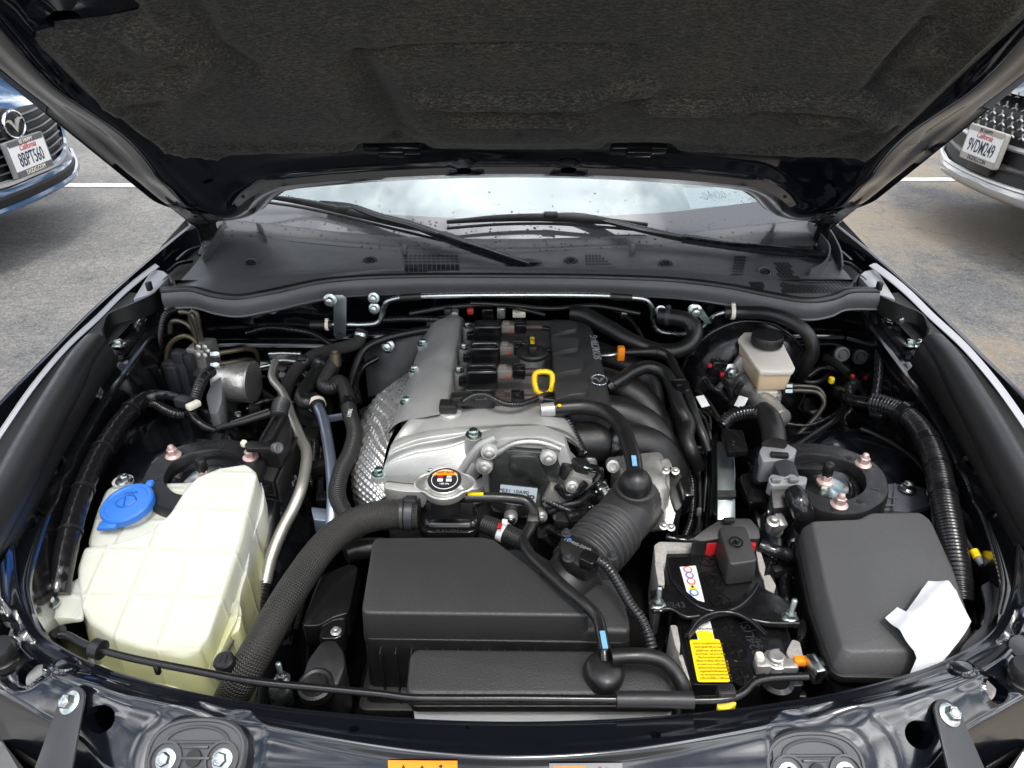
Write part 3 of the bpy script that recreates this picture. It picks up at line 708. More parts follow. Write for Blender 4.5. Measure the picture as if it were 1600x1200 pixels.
# curled end walls of the panel
for pts, hh in (([(352, 352, .846), (344, 372, .842), (334, 392, .838), (318, 412, .834)], .022), ([(402, 358, .846), (410, 366, .845), (416, 378, .843)], .020), ([(1208, 352, .846), (1204, 368, .845), (1188, 384, .843)], .020), ([(1262, 350, .846), (1272, 372, .843), (1290, 398, .839), (1286, 420, .836), (1262, 432, .834)], .022), ([(1282, 352, .846), (1296, 378, .842), (1308, 404, .838), (1312, 425, .835)], .020)):
    lo = Q(pts); hi = [p + V((0, -.003, hh * (.55 + .45 * math.sin(math.pi * (i + .5) / len(lo))))) for i, p in enumerate(lo)]
    bm = patch([[p + V((0, 0, -.012)) for p in lo], lo, hi], 24, 8); thick(bm, .003); emit(bm, 'cowl_fin', 'cowl', cowl, sharp=60)
# upright guide tabs
for u, v in ((632, 391), (988, 389)):
    bm = bmesh.new(); c = P(u, v, .852); box(bm, c, (.011, .008, .022), .003); emit(bm, 'guide_tab', 'cowl', cowl)
for s in (-1, 1):
    f_ = (lambda p: p) if s < 0 else mir
    rows = [[f_(V((x, y, z + .012 * noise.noise(V((x * 20, y * 20, 0)))))) for x, z in ((-.735, .845 - .10 * (1.5 - y)), (-.70, .80), (-.66, .79), (-.60, .80), (-.54, .815))] for y in (1.19, 1.26, 1.34, 1.44, 1.56)]
    bm = patch(rows, 30, 30); emit(bm, 'cowl_side', 'gutter', car)
    for u, v, u2, v2 in ((262, 425, 300, 408), (275, 408, 318, 385)): bm = bmesh.new(); tube(bm, [f_(P(u, v, .822)), f_(P((u + u2) / 2 - 3, (v + v2) / 2 - 4, .826)), f_(P(u2, v2, .82))], .004, 8, .01); emit(bm, 'drain_hose', 'satin', car)
# weatherstrip: a fat rubber lip running along the front of the cowl
tp = [(255, 455, .840), (300, 453, .842), (335, 462, .838), (372, 466, .838), (420, 458, .842), (500, 441, .846), (560, 435, .847), (650, 432, .848), (800, 432, .848), (950, 434, .848), (1060, 439, .847), (1140, 449, .845), (1210, 463, .84), (1262, 471, .838), (1300, 466, .838), (1325, 456, .842), (1372, 455, .842)]
ws = [P(*p) for p in tp]
bm = bmesh.new(); tube(bm, ws, .0075, 12, .012); wst = emit(bm, 'weatherstrip', 'rubber', car)
low = [p + V((0, -.006, -.028 + (.0 if abs(p.x) < .3 else -.006))) for p in ws]; mid = [p + V((0, -.010, -.012)) for p in ws]; top = [p + V((0, -.002, .002)) for p in ws]; l2 = [p + V((0, -.0135, -.030)) for p in ws]
bm = patch([top, mid, low, l2], 110, 12); thick(bm, .003); emit(bm, 'strip_skirt', 'cowl', wst)
# rear tier under the glass
gu = (338, 420, 520, 640, 780, 900, 1050, 1180, 1276)
g0 = crow((368, 374, 384, 394, 398, 392, 388, 386, 384),   .842, (345, 425, 525, 640, 780, 900, 1050, 1185, 1275))
g1 = crow((352, 362, 374, 383, 386, 383, 377, 364, 356), .845, gu)
g2 = crow((342, 350, 362, 371, 374, 372, 366, 352, 343), .848, gu)
bm = patch([g0, g1, g2], 90, 10, lambda p, a, b: p + V((0, 0, .0035 * math.sin(b * 9)))); TIER = bvh_of(bm); emit(bm, 'windshield_trim', 'cowl', cowl)
glass = mat('glass', (.85, .93, .92), .0, trans=1.0, ior=1.52)
mat('windshield', (.70, .80, .82), .0, 0, .45, trans=.8, ior=1.5, coat_r=.0)
mat('frit', (.10, .10, .105), .10, 0, 1.0)
for k in ('windshield', 'frit'): MAT[k].node_tree.nodes['Principled BSDF'].inputs['Coat IOR'].default_value = 1.6
wr = []
for dy, dz in ((0, 0), (.14, .076), (.30, .158), (.62, .31)):
    wr.append([p + V((-.10 * p.x * dy, dy, dz)) for p in g2])
bm = patch(wr, 70, 40); GLASS = bvh_of(bm); bmg = bm.copy(); thick(bm, .004); ws_ = emit(bm, 'windshield', 'windshield', car, sharp=60)
fr = []
for k, (dy, dz) in enumerate(((-.004, -.001), (.045, .026))): fr.append([p + V((0, dy + (.02 * abs(p.x) if k else 0), dz + .0035 + (.01 * abs(p.x) if k else 0))) for p in g2])
bm = patch(fr, 70, 8); emit(bm, 'glass_border', 'frit', ws_)
bm = bmesh.new(); slab([V((-.62, 1.60, .868)), V((.62, 1.60, .868)), V((.66, 2.3, .93)), V((-.66, 2.3, .93))], .6, .01, .05, bm=bm); emit(bm, 'dashboard', 'dash', car)
# dark cabin behind the glass
bm = bmesh.new(); patch([[V((x, y, zz)) for x in (-.70, -.35, 0, .35, .70)] for y, zz in ((1.93, 1.155), (2.15, 1.20), (2.6, 1.21), (2.95, 1.12))], 20, 12, None, bm); emit(bm, 'soft_top', 'rubber', car)
bm = bmesh.new(); patch([[V((x, 2.9, zz)) for x in (-.72, 0, .72)] for zz in (1.14, .8, .3)], 6, 6, None, bm); emit(bm, 'cabin_bulkhead', 'dark', car)
for s in (-1, 1):
    bm = bmesh.new(); patch([[V((s * .72, y, zz)) for y in (1.55, 2.2, 2.95)] for zz in (1.16, .8, .3)], 6, 6, lambda p, a_, b_: p + V((0, 0, min(0, (p.y - 2.0) * .55) * (1 - b_))), bm); emit(bm, 'cabin_side', 'dark', car)
    bm = bmesh.new(); box(bm, (s * .36, 2.45, .85), (.46, .14, .62), .05, rot3(-12, 0, 0), 4); box(bm, (s * .36, 2.52, 1.10), (.26, .10, .20), .04, rot3(-12, 0, 0), 4); emit(bm, 'seat_back', 'plastic', car)
# paper sheet with a stock number lying behind the glass
def onglass(u, v, off): c, n = cast(GLASS, u, v); return c - n * off
pp_ = [onglass(1082, 321, .012), onglass(1068, 288, .012), onglass(1180, 288, .012), onglass(1176, 313, .012)]
bm = bmesh.new(); bm.faces.new([bm.verts.new(p) for p in pp_]); pn = (pp_[1] - pp_[0]).cross(pp_[3] - pp_[0]).normalized()
sheet = emit(bm, 'paper_sheet', 'white'); tag(sheet, 'white paper sheet with a printed number behind the windshield', 'paper')
c = onglass(1118, 303, .008); text('04420', .034, c, (pp_[3] - pp_[0]), (pp_[1] - pp_[0]), 'ink_grey', sheet, sx=.7)
# rain drops on glass and trim
bm = bmesh.new(); rnd = random.Random(3)
def drop(c, n, r_):
    x, y, a = basis(n); top_ = bm.verts.new(c + a * r_ * .5); pr = None; seg = 7; ring = []; ring2 = []
    for k in range(seg):
        t = 2 * math.pi * k / seg; q = r_ * rnd.uniform(.8, 1.15); ring.append(bm.verts.new(c + x * q * math.cos(t) + y * q * math.sin(t))); ring2.append(bm.verts.new(c + a * r_ * .34 + (x * math.cos(t) + y * math.sin(t)) * q * .68))
    for k in range(seg):
        k2 = (k + 1) % seg; bm.faces.new((ring[k], ring[k2], ring2[k2], ring2[k])); bm.faces.new((ring2[k], ring2[k2], top_))
for i in range(1900):
    u = rnd.uniform(345, 1290); v = rnd.uniform(300, 398); tgt = rnd.choice((GLASS, TIER, GLASS)); c, n = cast(tgt, u, v)
    if c is None: continue
    if tgt is GLASS and v < 345 and rnd.random() < (.85 if 470 < u < 1090 else .5): continue
    drop(c + n * (.0005 if tgt is TIER else .0042 if v > 345 else .0006), n, rnd.choice((.0014, .0019, .0024, .0030)) * rnd.uniform(.8, 1.1) * (.7 if v < 345 else 1))
mat('water', (.10, .105, .11), .03, trans=.35, ior=1.33)
o = emit(bm, 'rain_drops', 'water'); o['kind'] = 'stuff'; o['label'] = 'rain drops scattered over windshield and cowl'; o['category'] = 'water drops'
# wipers
def wiper(arm, hub, blade, label):
    p0 = V(arm[-1]); w_ = thing('wiper', label, 'wiper', arm[0], 'windshield wipers')
    bm = bmesh.new(); tube(bm, arm[:hub + 1], [.013, .016, .0165], 10, .01, flat=(.55, 1.05)); emit(bm, 'arm_base', 'satin', w_)
    bm = bmesh.new(); tube(bm, arm[hub:], [.015, .013, .008], 10, .01, flat=(.45, 1.0)); emit(bm, 'arm', 'satin', w_)
    bm = bmesh.new(); tube(bm, blade, [.003, .0055, .0065, .0055, .003], 8, .01, flat=(1.4, .8)); b_ = emit(bm, 'blade', 'rubber', w_)
    bm = bmesh.new(); lo = [q + V((0, -.004, -.012)) for q in blade]; tube(bm, lo, .0032, 6, .01); emit(bm, 'blade_rubber', 'rubber', b_)
    bm = bmesh.new(); m_ = blade[len(blade) // 2]; box(bm, m_ + V((0, 0, .006)), (.03, .014, .012), .003); emit(bm, 'blade_clip', 'plastic', b_)
    return w_
wiper(Q([(826, 416, 0.846), (760, 394, 0.860), (690, 368, 0.872), (640, 350, 0.882), (590, 337, 0.890), (548, 322, 0.899), (500, 316, 0.899)]), 2,
      Q([(395, 304, 0.909), (470, 315, 0.898), (540, 330, 0.890), (610, 347, 0.881), (690, 366, 0.866)]), 'wiper on the left of the photo, its arm ending by the cowl centre')
wiper(Q([(1288, 398, 0.848), (1180, 388, 0.857), (1066, 372, 0.866), (1010, 360, 0.874), (940, 343, 0.882), (900, 336, 0.886), (850, 336, 0.884)]), 2,
      Q([(698, 347, 0.882), (780, 341, 0.888), (860, 340, 0.888), (940, 345, 0.882), (1012, 351, 0.872)]), 'wiper on the right of the photo, its arm ending at the far cowl corner')

# ------------------------------------------------------------------ hood
AL = R(38.6); HO = V((0, 1.40, .925)); HE = V((0, -math.cos(AL), math.sin(AL))); HN = V((0, -math.sin(AL), -math.cos(AL)))
HW = .70
def crown(s): return -.063 * (1 - min(1, abs(s) / HW) ** 2)
def HP(s, t, h=0.0): return HO + X1 * s + HE * t + HN * (h + crown(s))
def HST(u, v, h=0.0):
    r = ray(u, v); s = 0.0; t = 0
    for _ in range(12):
        o_ = HO + HN * (h + crown(s)); k = (o_ - CAM).dot(HN) / r.dot(HN); p = CAM + r * k; s = p.x; t = (p - HO).dot(HE)
    return s, t
def hw(t): return HW - .033 * sm(.7, 1.2, t) - .05 * (1 - sm(-.10, .05, t))
def t0_(s): return -.108 * sm(.44, .63, abs(s)) + .004
hood_prof = [(0, 0), (.004, -.004), (.010, -.003), (.016, .004), (.024, .007), (.045, .010), (.060, .020), (.085, .024), (.100, .006), (.13, -.004), (.2, -.006), (2, -.006)]
def hp(e):
    for (a, b), (c_, d_) in zip(hood_prof, hood_prof[1:]):
        if e <= c_: return b + (d_ - b) * (e - a) / (c_ - a)
    return hood_prof[-1][1]
bm = bmesh.new(); NS, NT = 150, 110; g = []
ss = [-1 + 2 * i / NS for i in range(NS + 1)]
def warp(q): return math.copysign(1 - (1 - abs(q)) ** 1.0, q)
for j in range(NT + 1):
    tt = (j / NT) ** 1.35 * 1.12; row = []
    for i in range(NS + 1):
        q = warp(ss[i]); t = tt + t0_(q * HW) * (1 - sm(0, .5, tt)); w_ = hw(t); s = q * w_; es = w_ - abs(s); et = tt + .004
        e = min(es, et * 1.15) if min(es, et) > 0 else 0
        k = .03; hh = max(k - abs(es - et * 1.15), 0) / k; e = min(es, et * 1.15) - hh * hh * k * .25; e = max(0, e)
        h = hp(e)
        # pressed relief along the side frame
        h += .008 * math.sin(t * 17) * sm(.012, .03, e) * (1 - sm(.07, .1, e)) * sm(.1, .2, t)
        row.append(bm.verts.new(HP(s, t, h)))
    g.append(row)
for j in range(NT):
    for i in range(NS): bm.faces.new((g[j][i], g[j][i + 1], g[j + 1][i + 1], g[j + 1][i]))
HIN = bvh_of(bm)
# outer skin
g2_ = []
for j in range(0, NT + 1, 5):
    tt = (j / NT) ** 1.35 * 1.12; rw = []
    for i in range(0, NS + 1, 5):
        t = tt + t0_(ss[i] * HW) * (1 - sm(0, .5, tt)); rw.append(bm.verts.new(HP(ss[i] * (hw(t) + .002), t - .004, -.004 - .03 * sm(0, .2, min(tt, hw(t) * (1 - abs(ss[i])))))))
    g2_.append(rw)
for p_, q_ in zip(g2_, g2_[1:]):
    for i in range(len(p_) - 1): bm.faces.new((p_[i], q_[i], q_[i + 1], p_[i + 1]))
for u, v, r_, el in ((188, 221, .005, .7), (180, 234, .003, .5), (213, 244, .004, .5), (175, 214, .006, .4), (1436, 220, .005, .7), (1448, 234, .004, .5), (1413, 244, .004, .5), (1449, 213, .006, .4), (1300, 284, .011, .6), (325, 282, .011, .6), (725, 267, .017, .35), (888, 266, .017, .35), (98, 25, .022, .5)):
    c, n = cast(HIN, u, v)
    if c: punch(bm, c, r_, .01, -n, el, .001)
hood = emit(bm, 'hood', 'paint', car, sharp=60, recalc=True); hood['label'] = 'raised black hood seen from below'
# insulation pad
outl = [(50, 60), (62, 76), (82, 98), (130, 148), (200, 196), (240, 226), (268, 241), (300, 248), (400, 243), (520, 241), (553, 238), (562, 226), (660, 225), (672, 233), (760, 235), (860, 235), (940, 234), (950, 224), (1046, 225), (1060, 237), (1140, 242), (1240, 247), (1335, 249), (1372, 238), (1400, 218), (1450, 174), (1520, 108), (1600, 38), (1660, -20), (1640, -90), (-40, -90), (195, -40), (205, 0), (222, 14), (224, 26), (205, 38), (160, 47), (80, 55)]
po = [HST(u, v, .014) for u, v in outl]
def inpoly(s, t):
    c = False; n = len(po); j = n - 1
    for i in range(n):
        if (po[i][1] > t) != (po[j][1] > t) and s < (po[j][0] - po[i][0]) * (t - po[i][1]) / (po[j][1] - po[i][1]) + po[i][0]: c = not c
        j = i
    return c
def dist(s, t):
    b = 9
    for i in range(len(po)):
        a0, a1 = po[i - 1]; b0, b1 = po[i]; dx, dy = b0 - a0, b1 - a1; q = max(0, min(1, ((s - a0) * dx + (t - a1) * dy) / max(1e-9, dx * dx + dy * dy)))
        b = min(b, math.hypot(s - a0 - q * dx, t - a1 - q * dy))
    return b
emb = []        # (polyline in pixels, half width, height)
def eline(pts, wd, h): emb.append(([HST(u, v, .014) for u, v in pts], wd, h))
eline([(110, 85), (160, 140), (230, 200), (275, 228), (340, 236)], .012, .006)
eline([(1350, 235), (1395, 190), (1450, 130), (1530, 50), (1590, -20)], .014, .008)
eline([(560, 85), (575, 110), (600, 150), (625, 195), (618, 215)], .02, -.008)
eline([(560, 78), (640, 66), (760, 62), (980, 63), (1010, 72)], .006, -.004)
eline([(650, 140), (720, 145), (830, 146), (915, 145), (960, 128), (1010, 122)], .014, .010)
eline([(710, 172), (760, 172), (880, 174), (910, 185)], .012, .010)
eline([(1010, 152), (1090, 155), (1150, 152), (1180, 142), (1260, 145), (1400, 160)], .014, .010)
eline([(175, 140), (240, 130), (310, 112), (330, 80), (260, 60), (215, 55)], .014, .008)
eline([(190, 155), (260, 160), (285, 130)], .012, .006)
eline([(1250, 170), (1340, 175), (1420, 130)], .016, .010)
eline([(1355, 135), (1390, 90), (1440, 35)], .008, -.008)
eline([(260, 218), (330, 222), (470, 222), (545, 228)], .006, .004)
eline([(1070, 226), (1180, 228), (1290, 222), (1345, 205)], .006, .004)
eline([(300, -20), (340, 60), (400, 100)], .012, -.005)
dim = [(HST(u, v, .014), r_, h) for u, v, r_, h in ((192, 114, .022, -.007), (278, 10, .026, -.006), (615, 78, .016, -.005), (985, 76, .016, -.005), (1470, 15, .03, -.010), (1485, 57, .026, -.008), (1418, 108, .024, -.008), (310, 230, .016, -.004), (1300, 228, .018, -.004), (810, 200, .012, -.004))]
def padh(s, t):
    h = .0
    for pts, wd, hh in emb:
        b = 9
        for (a0, a1), (b0, b1) in zip(pts, pts[1:]):
            dx, dy = b0 - a0, b1 - a1; q = max(0, min(1, ((s - a0) * dx + (t - a1) * dy) / max(1e-9, dx * dx + dy * dy))); b = min(b, math.hypot(s - a0 - q * dx, t - a1 - q * dy))
            if b > 3 * wd: continue
        h += hh * 2.2 * math.exp(-(b / wd) ** 2)
    for (a, b), r_, hh in dim: h += hh * (1 - sm(.5, 1.1, math.hypot(s - a, t - b) / r_))
    return h
bm = bmesh.new(); vg = {}; st = .0085; S0, T0 = -.76, -.03; NI, NJ = int(1.52 / st), int(1.16 / st)
def clampst(s, t): return s, t
ins = {}
for j in range(NJ + 1):
    for i in range(NI + 1): ins[i, j] = inpoly(S0 + i * st, T0 + j * st)
def gv(i, j):
    if (i, j) not in vg:
        s, t = S0 + i * st, T0 + j * st; d_ = dist(s, t) if not (ins.get((i, j), False) and .06 < t and abs(s) < .45 and .3 < t) else 1
        if not ins.get((i, j), False):          # snap the border vertices onto the outline
            best = None
            for k in range(len(po)):
                a0, a1 = po[k - 1]; b0, b1 = po[k]; dx, dy = b0 - a0, b1 - a1; q = max(0, min(1, ((s - a0) * dx + (t - a1) * dy) / max(1e-9, dx * dx + dy * dy)))
                e_ = (math.hypot(s - a0 - q * dx, t - a1 - q * dy), a0 + q * dx, a1 + q * dy)
                if best is None or e_ < best: best = e_
            s, t = best[1], best[2]; d_ = 0
        h = .011 + .007 * sm(0, .012, d_) + .006 * sm(.02, .045, d_) + padh(s, t) * sm(0, .02, d_)
        h += .0006 * noise.noise(V((s * 90, t * 90, 0)))
        vg[i, j] = bm.verts.new(HP(s, t, h))
    return vg[i, j]
for j in range(NJ):
    for i in range(NI):
        k = sum(1 for a, b in ((0, 0), (1, 0), (1, 1), (0, 1)) if ins[i + a, j + b])
        if k >= 2 or (k and ins[i, j]):
            try: bm.faces.new((gv(i, j), gv(i + 1, j), gv(i + 1, j + 1), gv(i, j + 1)))
            except ValueError: pass
be = [e for e in bm.edges if e.is_boundary]; ex = bmesh.ops.extrude_edge_only(bm, edges=be)
for el in ex['geom']:
    if isinstance(el, bmesh.types.BMVert): el.co -= HN * .016
def felt():
    m = bpy.data.materials.new('felt'); m.use_nodes = True; n = m.node_tree.nodes; l = m.node_tree.links; b = n['Principled BSDF']; g_ = n.new('ShaderNodeNewGeometry')
    mp_ = n.new('ShaderNodeMapping'); mp_.inputs['Rotation'].default_value = (0, 0, .3); mp_.inputs['Scale'].default_value = (.30, 1.0, 1.0); l.new(g_.outputs['Position'], mp_.inputs[0])
    t = n.new('ShaderNodeTexNoise'); t.inputs['Scale'].default_value = 400; t.inputs['Detail'].default_value = 5; t.inputs['Roughness'].default_value = .7; t.inputs['Distortion'].default_value = 1.2; l.new(mp_.outputs[0], t.inputs['Vector'])
    r_ = n.new('ShaderNodeValToRGB'); r_.color_ramp.elements[0].position = .46; r_.color_ramp.elements[1].position = .80; r_.color_ramp.elements[0].color = (.009, .009, .0092, 1); r_.color_ramp.elements[1].color = (.15, .142, .115, 1); l.new(t.outputs['Fac'], r_.inputs[0])
    t2 = n.new('ShaderNodeTexNoise'); t2.inputs['Scale'].default_value = 9; t2.inputs['Detail'].default_value = 4; l.new(g_.outputs['Position'], t2.inputs['Vector'])
    r2 = n.new('ShaderNodeValToRGB'); r2.color_ramp.elements[0].color = (.75, .76, .8, 1); r2.color_ramp.elements[1].color = (1.2, 1.15, 1.0, 1); r2.color_ramp.elements[0].position = .35; r2.color_ramp.elements[1].position = .65; l.new(t2.outputs['Fac'], r2.inputs[0])
    mx_ = n.new('ShaderNodeMix'); mx_.data_type = 'RGBA'; mx_.blend_type = 'MULTIPLY'; mx_.inputs[0].default_value = 1; l.new(r_.outputs[0], mx_.inputs[6]); l.new(r2.outputs[0], mx_.inputs[7]); l.new(mx_.outputs[2], b.inputs['Base Color'])
    b.inputs['Roughness'].default_value = .85; b.inputs['Sheen Weight'].default_value = .12; b.inputs['Sheen Roughness'].default_value = .4
    bp = n.new('ShaderNodeBump'); bp.inputs['Distance'].default_value = .0012; l.new(t.outputs['Fac'], bp.inputs['Height']); l.new(bp.outputs[0], b.inputs['Normal']); MAT['felt'] = m
felt()
pad = emit(bm, 'insulation_pad', 'felt', hood, sharp=70); pad['label'] = 'grey felt insulation pad under the hood'
for (u, v) in ((192, 114), (278, 10), (615, 78), (985, 76), (1478, 15), (1486, 57), (1420, 109)):
    s, t = HST(u, v, .014); bm = bmesh.new(); lathe(bm, [(.013, -.004), (.013, .0005), (.010, .0022), (.001, .0028)], HP(s, t, .017 + padh(s, t)), HN, 22); emit(bm, 'pad_clip', 'dark', hood)
for (u, v) in ((612, 231), (998, 231)):
    bm = bmesh.new(); s, t = HST(u, v, .012); box(bm, HP(s, t - .004, .012), (.10, .024, .012), .003, Matrix((X1, HE, HN)).transposed()); box(bm, HP(s - .0, t + .002, .022), (.045, .018, .010), .002, Matrix((X1, HE, HN)).transposed()); emit(bm, 'pad_bracket', 'plastic_smooth', hood)
# hinges
for s in (-1, 1):
    f_ = (lambda p: p) if s < 0 else mir
    pl = [f_(P(*p)) for p in ((250, 313, .945), (252, 306, .95), (262, 308, .948), (285, 325, .925), (318, 342, .905), (330, 352, .89), (300, 352, .892))]
    bm = bmesh.new(); prism(bm, [p + V((0, -.004, .004)) for p in pl], [p + V((0, .02, -.008)) for p in pl]); bev(bm, .002); h_ = emit(bm, 'hood_hinge', 'satin', hood)
    bm = bmesh.new(); tube(bm, [f_(P(300, 345, .90)), f_(P(318, 356, .875)), f_(P(325, 380, .84)), f_(P(318, 400, .82))], .010, 8, .01, flat=(.5, 1.6)); emit(bm, 'hinge_arm', 'satin', h_)
    for u, v in ((290, 322), (306, 333)): bolt(f_(P(u, v, .925)), h_, (0, -.5, -.5), 'satin', 1.0)
# ------------------------------------------------------------------ things on the left of the bay
def dropz(p, z): return V((p.x, p.y, z))
# washer fluid reservoir
wr_ = thing('washer_reservoir', 'milky washer fluid tank with a round blue cap in the front left corner', 'fluid tank', P(250, 900, .50))
def plane3(a, b, c_):
    a, b, c_ = P(*a), P(*b), P(*c_); n = (b - a).cross(c_ - a).normalized()
    def hit(u, v, dz=0.0):
        r = ray(u, v); k = (a - CAM).dot(n) / r.dot(n); return CAM + r * k + V((0, 0, dz))
    return hit
TP = plane3((133, 852, .704), (385, 724, .737), (290, 1005, .662))
tpoly = [(131, 853), (185, 846), (232, 830), (264, 802), (288, 764), (306, 745), (340, 730), (384, 723), (401, 736), (397, 760), (380, 832), (352, 922), (328, 985), (308, 1018), (284, 1026), (240, 1016), (180, 998), (140, 972), (124, 945), (120, 885)]
bm = bmesh.new(); slab([TP(u, v) for u, v in tpoly], .56, .013, .006, .012, 5, bm); tk = emit(bm, 'tank', 'tank', wr_, sharp=80)
T2 = plane3((404, 745, .700), (408, 815, .686), (330, 1035, .628))
bm = bmesh.new(); slab([T2(u, v) for u, v in ((385, 735), (404, 740), (413, 768), (412, 792), (403, 818), (392, 850), (386, 892), (376, 925), (372, 962), (352, 1002), (333, 1040), (312, 1056), (270, 1052), (300, 1000), (350, 880))], .50, .007, .008, .002, 3, bm); emit(bm, 'side_bulge', 'tank', wr_, sharp=80)
bm = bmesh.new(); slab(Q([(134, 852, .694), (149, 800, .703), (164, 764, .705), (182, 755, .705), (294, 752, .706), (312, 750, .706), (296, 800, .706), (250, 850, .694), (185, 868, .690)]), .50, .006, .012, 0, 3, bm); emit(bm, 'filler_shelf', 'tank', wr_)
cc = P(200, 789, .716); ca = V((-.12, -.16, 1)).normalized()
bm = bmesh.new(); lathe(bm, [(.026, -.02), (.026, 0), (.028, .002)], cc, ca, 32); emit(bm, 'filler_neck', 'tank', wr_)
bm = bmesh.new(); lathe(bm, [(.0335, -.006), (.0345, -.002), (.0345, .004), (.0325, .0065), (.0285, .0068), (.0270, .0052), (.022, .0058), (.001, .0062)], cc, ca, 48)
tx, ty, tz = basis(ca)
box(bm, cc - tx * .012 - ty * .0335 + ca * .000, (.026, .014, .006), .0022, Matrix((tx, ty, tz)).transposed()); box(bm, cc + tx * .017 + ty * .034 + ca * .002, (.010, .012, .006), .002, Matrix((tx, ty, tz)).transposed())
cap_ = emit(bm, 'cap', 'cap_blue', wr_); cap_['label'] = 'blue flip cap with a raised windshield symbol'
bm = bmesh.new()
def cpt(a, b): return cc + tx * a + ty * b + ca * .0066
fan = [cpt(.014 * math.cos(t) * 1.1, -.008 + .02 * math.sin(t)) for t in (R(25 + 130 * k / 8) for k in range(9))] + [cpt(-.006, -.008), cpt(.006, -.008)]
tube(bm, fan + [fan[0]], .0011, 6, .002); tube(bm, [cpt(0, -.008), cpt(-.004, .008)], .0011, 6, .004)
for k in (-1, 0, 1): tube(bm, [cpt(k * .006 - .002, .014), cpt(k * .006, .0175), cpt(k * .006 + .003, .0155)], .0010, 6, .002)
emit(bm, 'symbol', 'cap_blue_dark', cap_)
bm = bmesh.new(); slab(Q([(62, 946, .690), (68, 934, .690), (82, 930, .690), (126, 900, .688), (130, 968, .676), (96, 964, .684), (78, 966, .688), (66, 960, .690)]), .672, .003, .006, bm=bm); er = emit(bm, 'mounting_ear', 'tank', wr_); bolt(P(76, 945, .691), er, s=1.35)
bm = bmesh.new(); lathe(bm, [(.014, 0), (.014, .005), (.012, .006)], P(193, 755, .704), (0, 0, 1), 24); e2 = emit(bm, 'bolt_boss', 'tank', wr_); bolt(P(194, 752, .710), e2, s=1.35)
bm = bmesh.new(); slab(Q([(352, 950, .655), (372, 935, .655), (378, 955, .65), (374, 985, .64), (345, 1005, .63)]), .55, .004, .006, bm=bm); emit(bm, 'pump_socket', 'tank', wr_)
bm = bmesh.new(); tube(bm, Q([(170, 1035, .60), (230, 1056, .60), (285, 1070, .60), (300, 1076, .59)]), .016, 10, .01, flat=(.6, 1.3)); emit(bm, 'lower_lip', 'tank', wr_)

# bracket plate by the tank ear
bm = bmesh.new(); slab(Q([(68, 905, .70), (82, 893, .70), (97, 898, .70), (97, 915, .69), (70, 960, .68), (105, 980, .67), (100, 992, .67), (62, 978, .68), (52, 950, .69)]), .67, .0008, .004, bm=bm)
bp = emit(bm, 'tank_bracket', 'bracket'); tag(bp, 'grey steel bracket behind the white tank ear', 'bracket'); bolt(P(83, 912, .701), bp, m='satin', s=1.0)

# upper radiator hose
rh = thing('radiator_hose', 'fat ribbed black radiator hose curving across the tank side of the air box', 'hose', P(500, 870, .6))
RP = Q([(655, 803, .712), (620, 803, .712), (580, 808, .712), (545, 822, .710), (510, 850, .706), (475, 895, .700), (440, 950, .690), (405, 1012, .672), (375, 1065, .645), (352, 1110, .60)])
hose('hose', RP, [.0205, .0195, .0190, .0188, .0190, .0193, .0195], 'hose_knit', rh, seg=40, step=.004)
clampring('clamp', RP, .035, .0212, .010, 'bracket', rh, False); clampring('clamp', RP, .062, .0207, .004, 'bracket', rh, False)
bm = bmesh.new(); box(bm, P(642, 781, .735), (.016, .012, .008), .002); emit(bm, 'clamp_ear', 'bracket', rh)
# hose running down behind it (coolant return) and neighbours
h1 = thing('coolant_hose', 'thick black coolant hose bending in front of the dimpled heat shield', 'hose', P(540, 700, .6))
HB = Q([(524, 563, .745), (512, 585, .735), (506, 603, .73), (516, 606, .728), (530, 596, .728), (540, 612, .725), (546, 645, .72), (554, 675, .715), (548, 705, .71), (532, 740, .70), (527, 775, .69), (540, 805, .675), (565, 840, .65)])
hose('hose', HB, .0125, 'hose_ring', h1, seg=20, step=.005); clampring('clamp', HB, .40, .0135, .010, 'plastic_smooth', h1)
bm = bmesh.new(); c = P(524, 563, .75); lathe(bm, [(.0095, -.01), (.0095, .012), (.007, .013), (.007, .018)], c, (0, .3, 1), 18); emit(bm, 'pipe_stub', 'pipe_olive', h1)
text('7100 F7', .009, P(546, 645, .734), (0, -1, -.1), (1, .1, 0), 'white', h1, sx=.7)
h2 = thing('heater_hose', 'short black elbow hose clamped onto a bluish steel pipe', 'hose', P(495, 620, .6))
HA = Q([(503, 562, .745), (496, 578, .74), (482, 602, .73), (472, 620, .725), (478, 630, .722), (490, 624, .722), (497, 636, .718)])
hose('hose', HA, [.0115, .0115, .0125, .013, .0125], 'rubber', h2, seg=18, step=.005); clampring('clamp', HA, .13, .0125, .007, 'zinc', h2); clampring('clamp', HA, .95, .0135, .008, 'cream', h2, False)
hose('pipe', Q([(496, 634, .719), (504, 652, .715), (512, 690, .71), (518, 735, .70), (520, 780, .685), (517, 830, .66)]), .0085, 'steel_blue', h2, seg=16)
bm = bmesh.new(); box(bm, P(527, 652, .712), (.05, .004, .012), .001, rot3(0, -8, 6)); emit(bm, 'pipe_bracket', 'steel_blue', h2)
bm = bmesh.new(); slab(Q([(486, 792, .66), (520, 796, .66), (520, 815, .655), (490, 812, .655)]), .63, .001, .003, bm=bm); emit(bm, 'foot', 'steel_blue', h2)
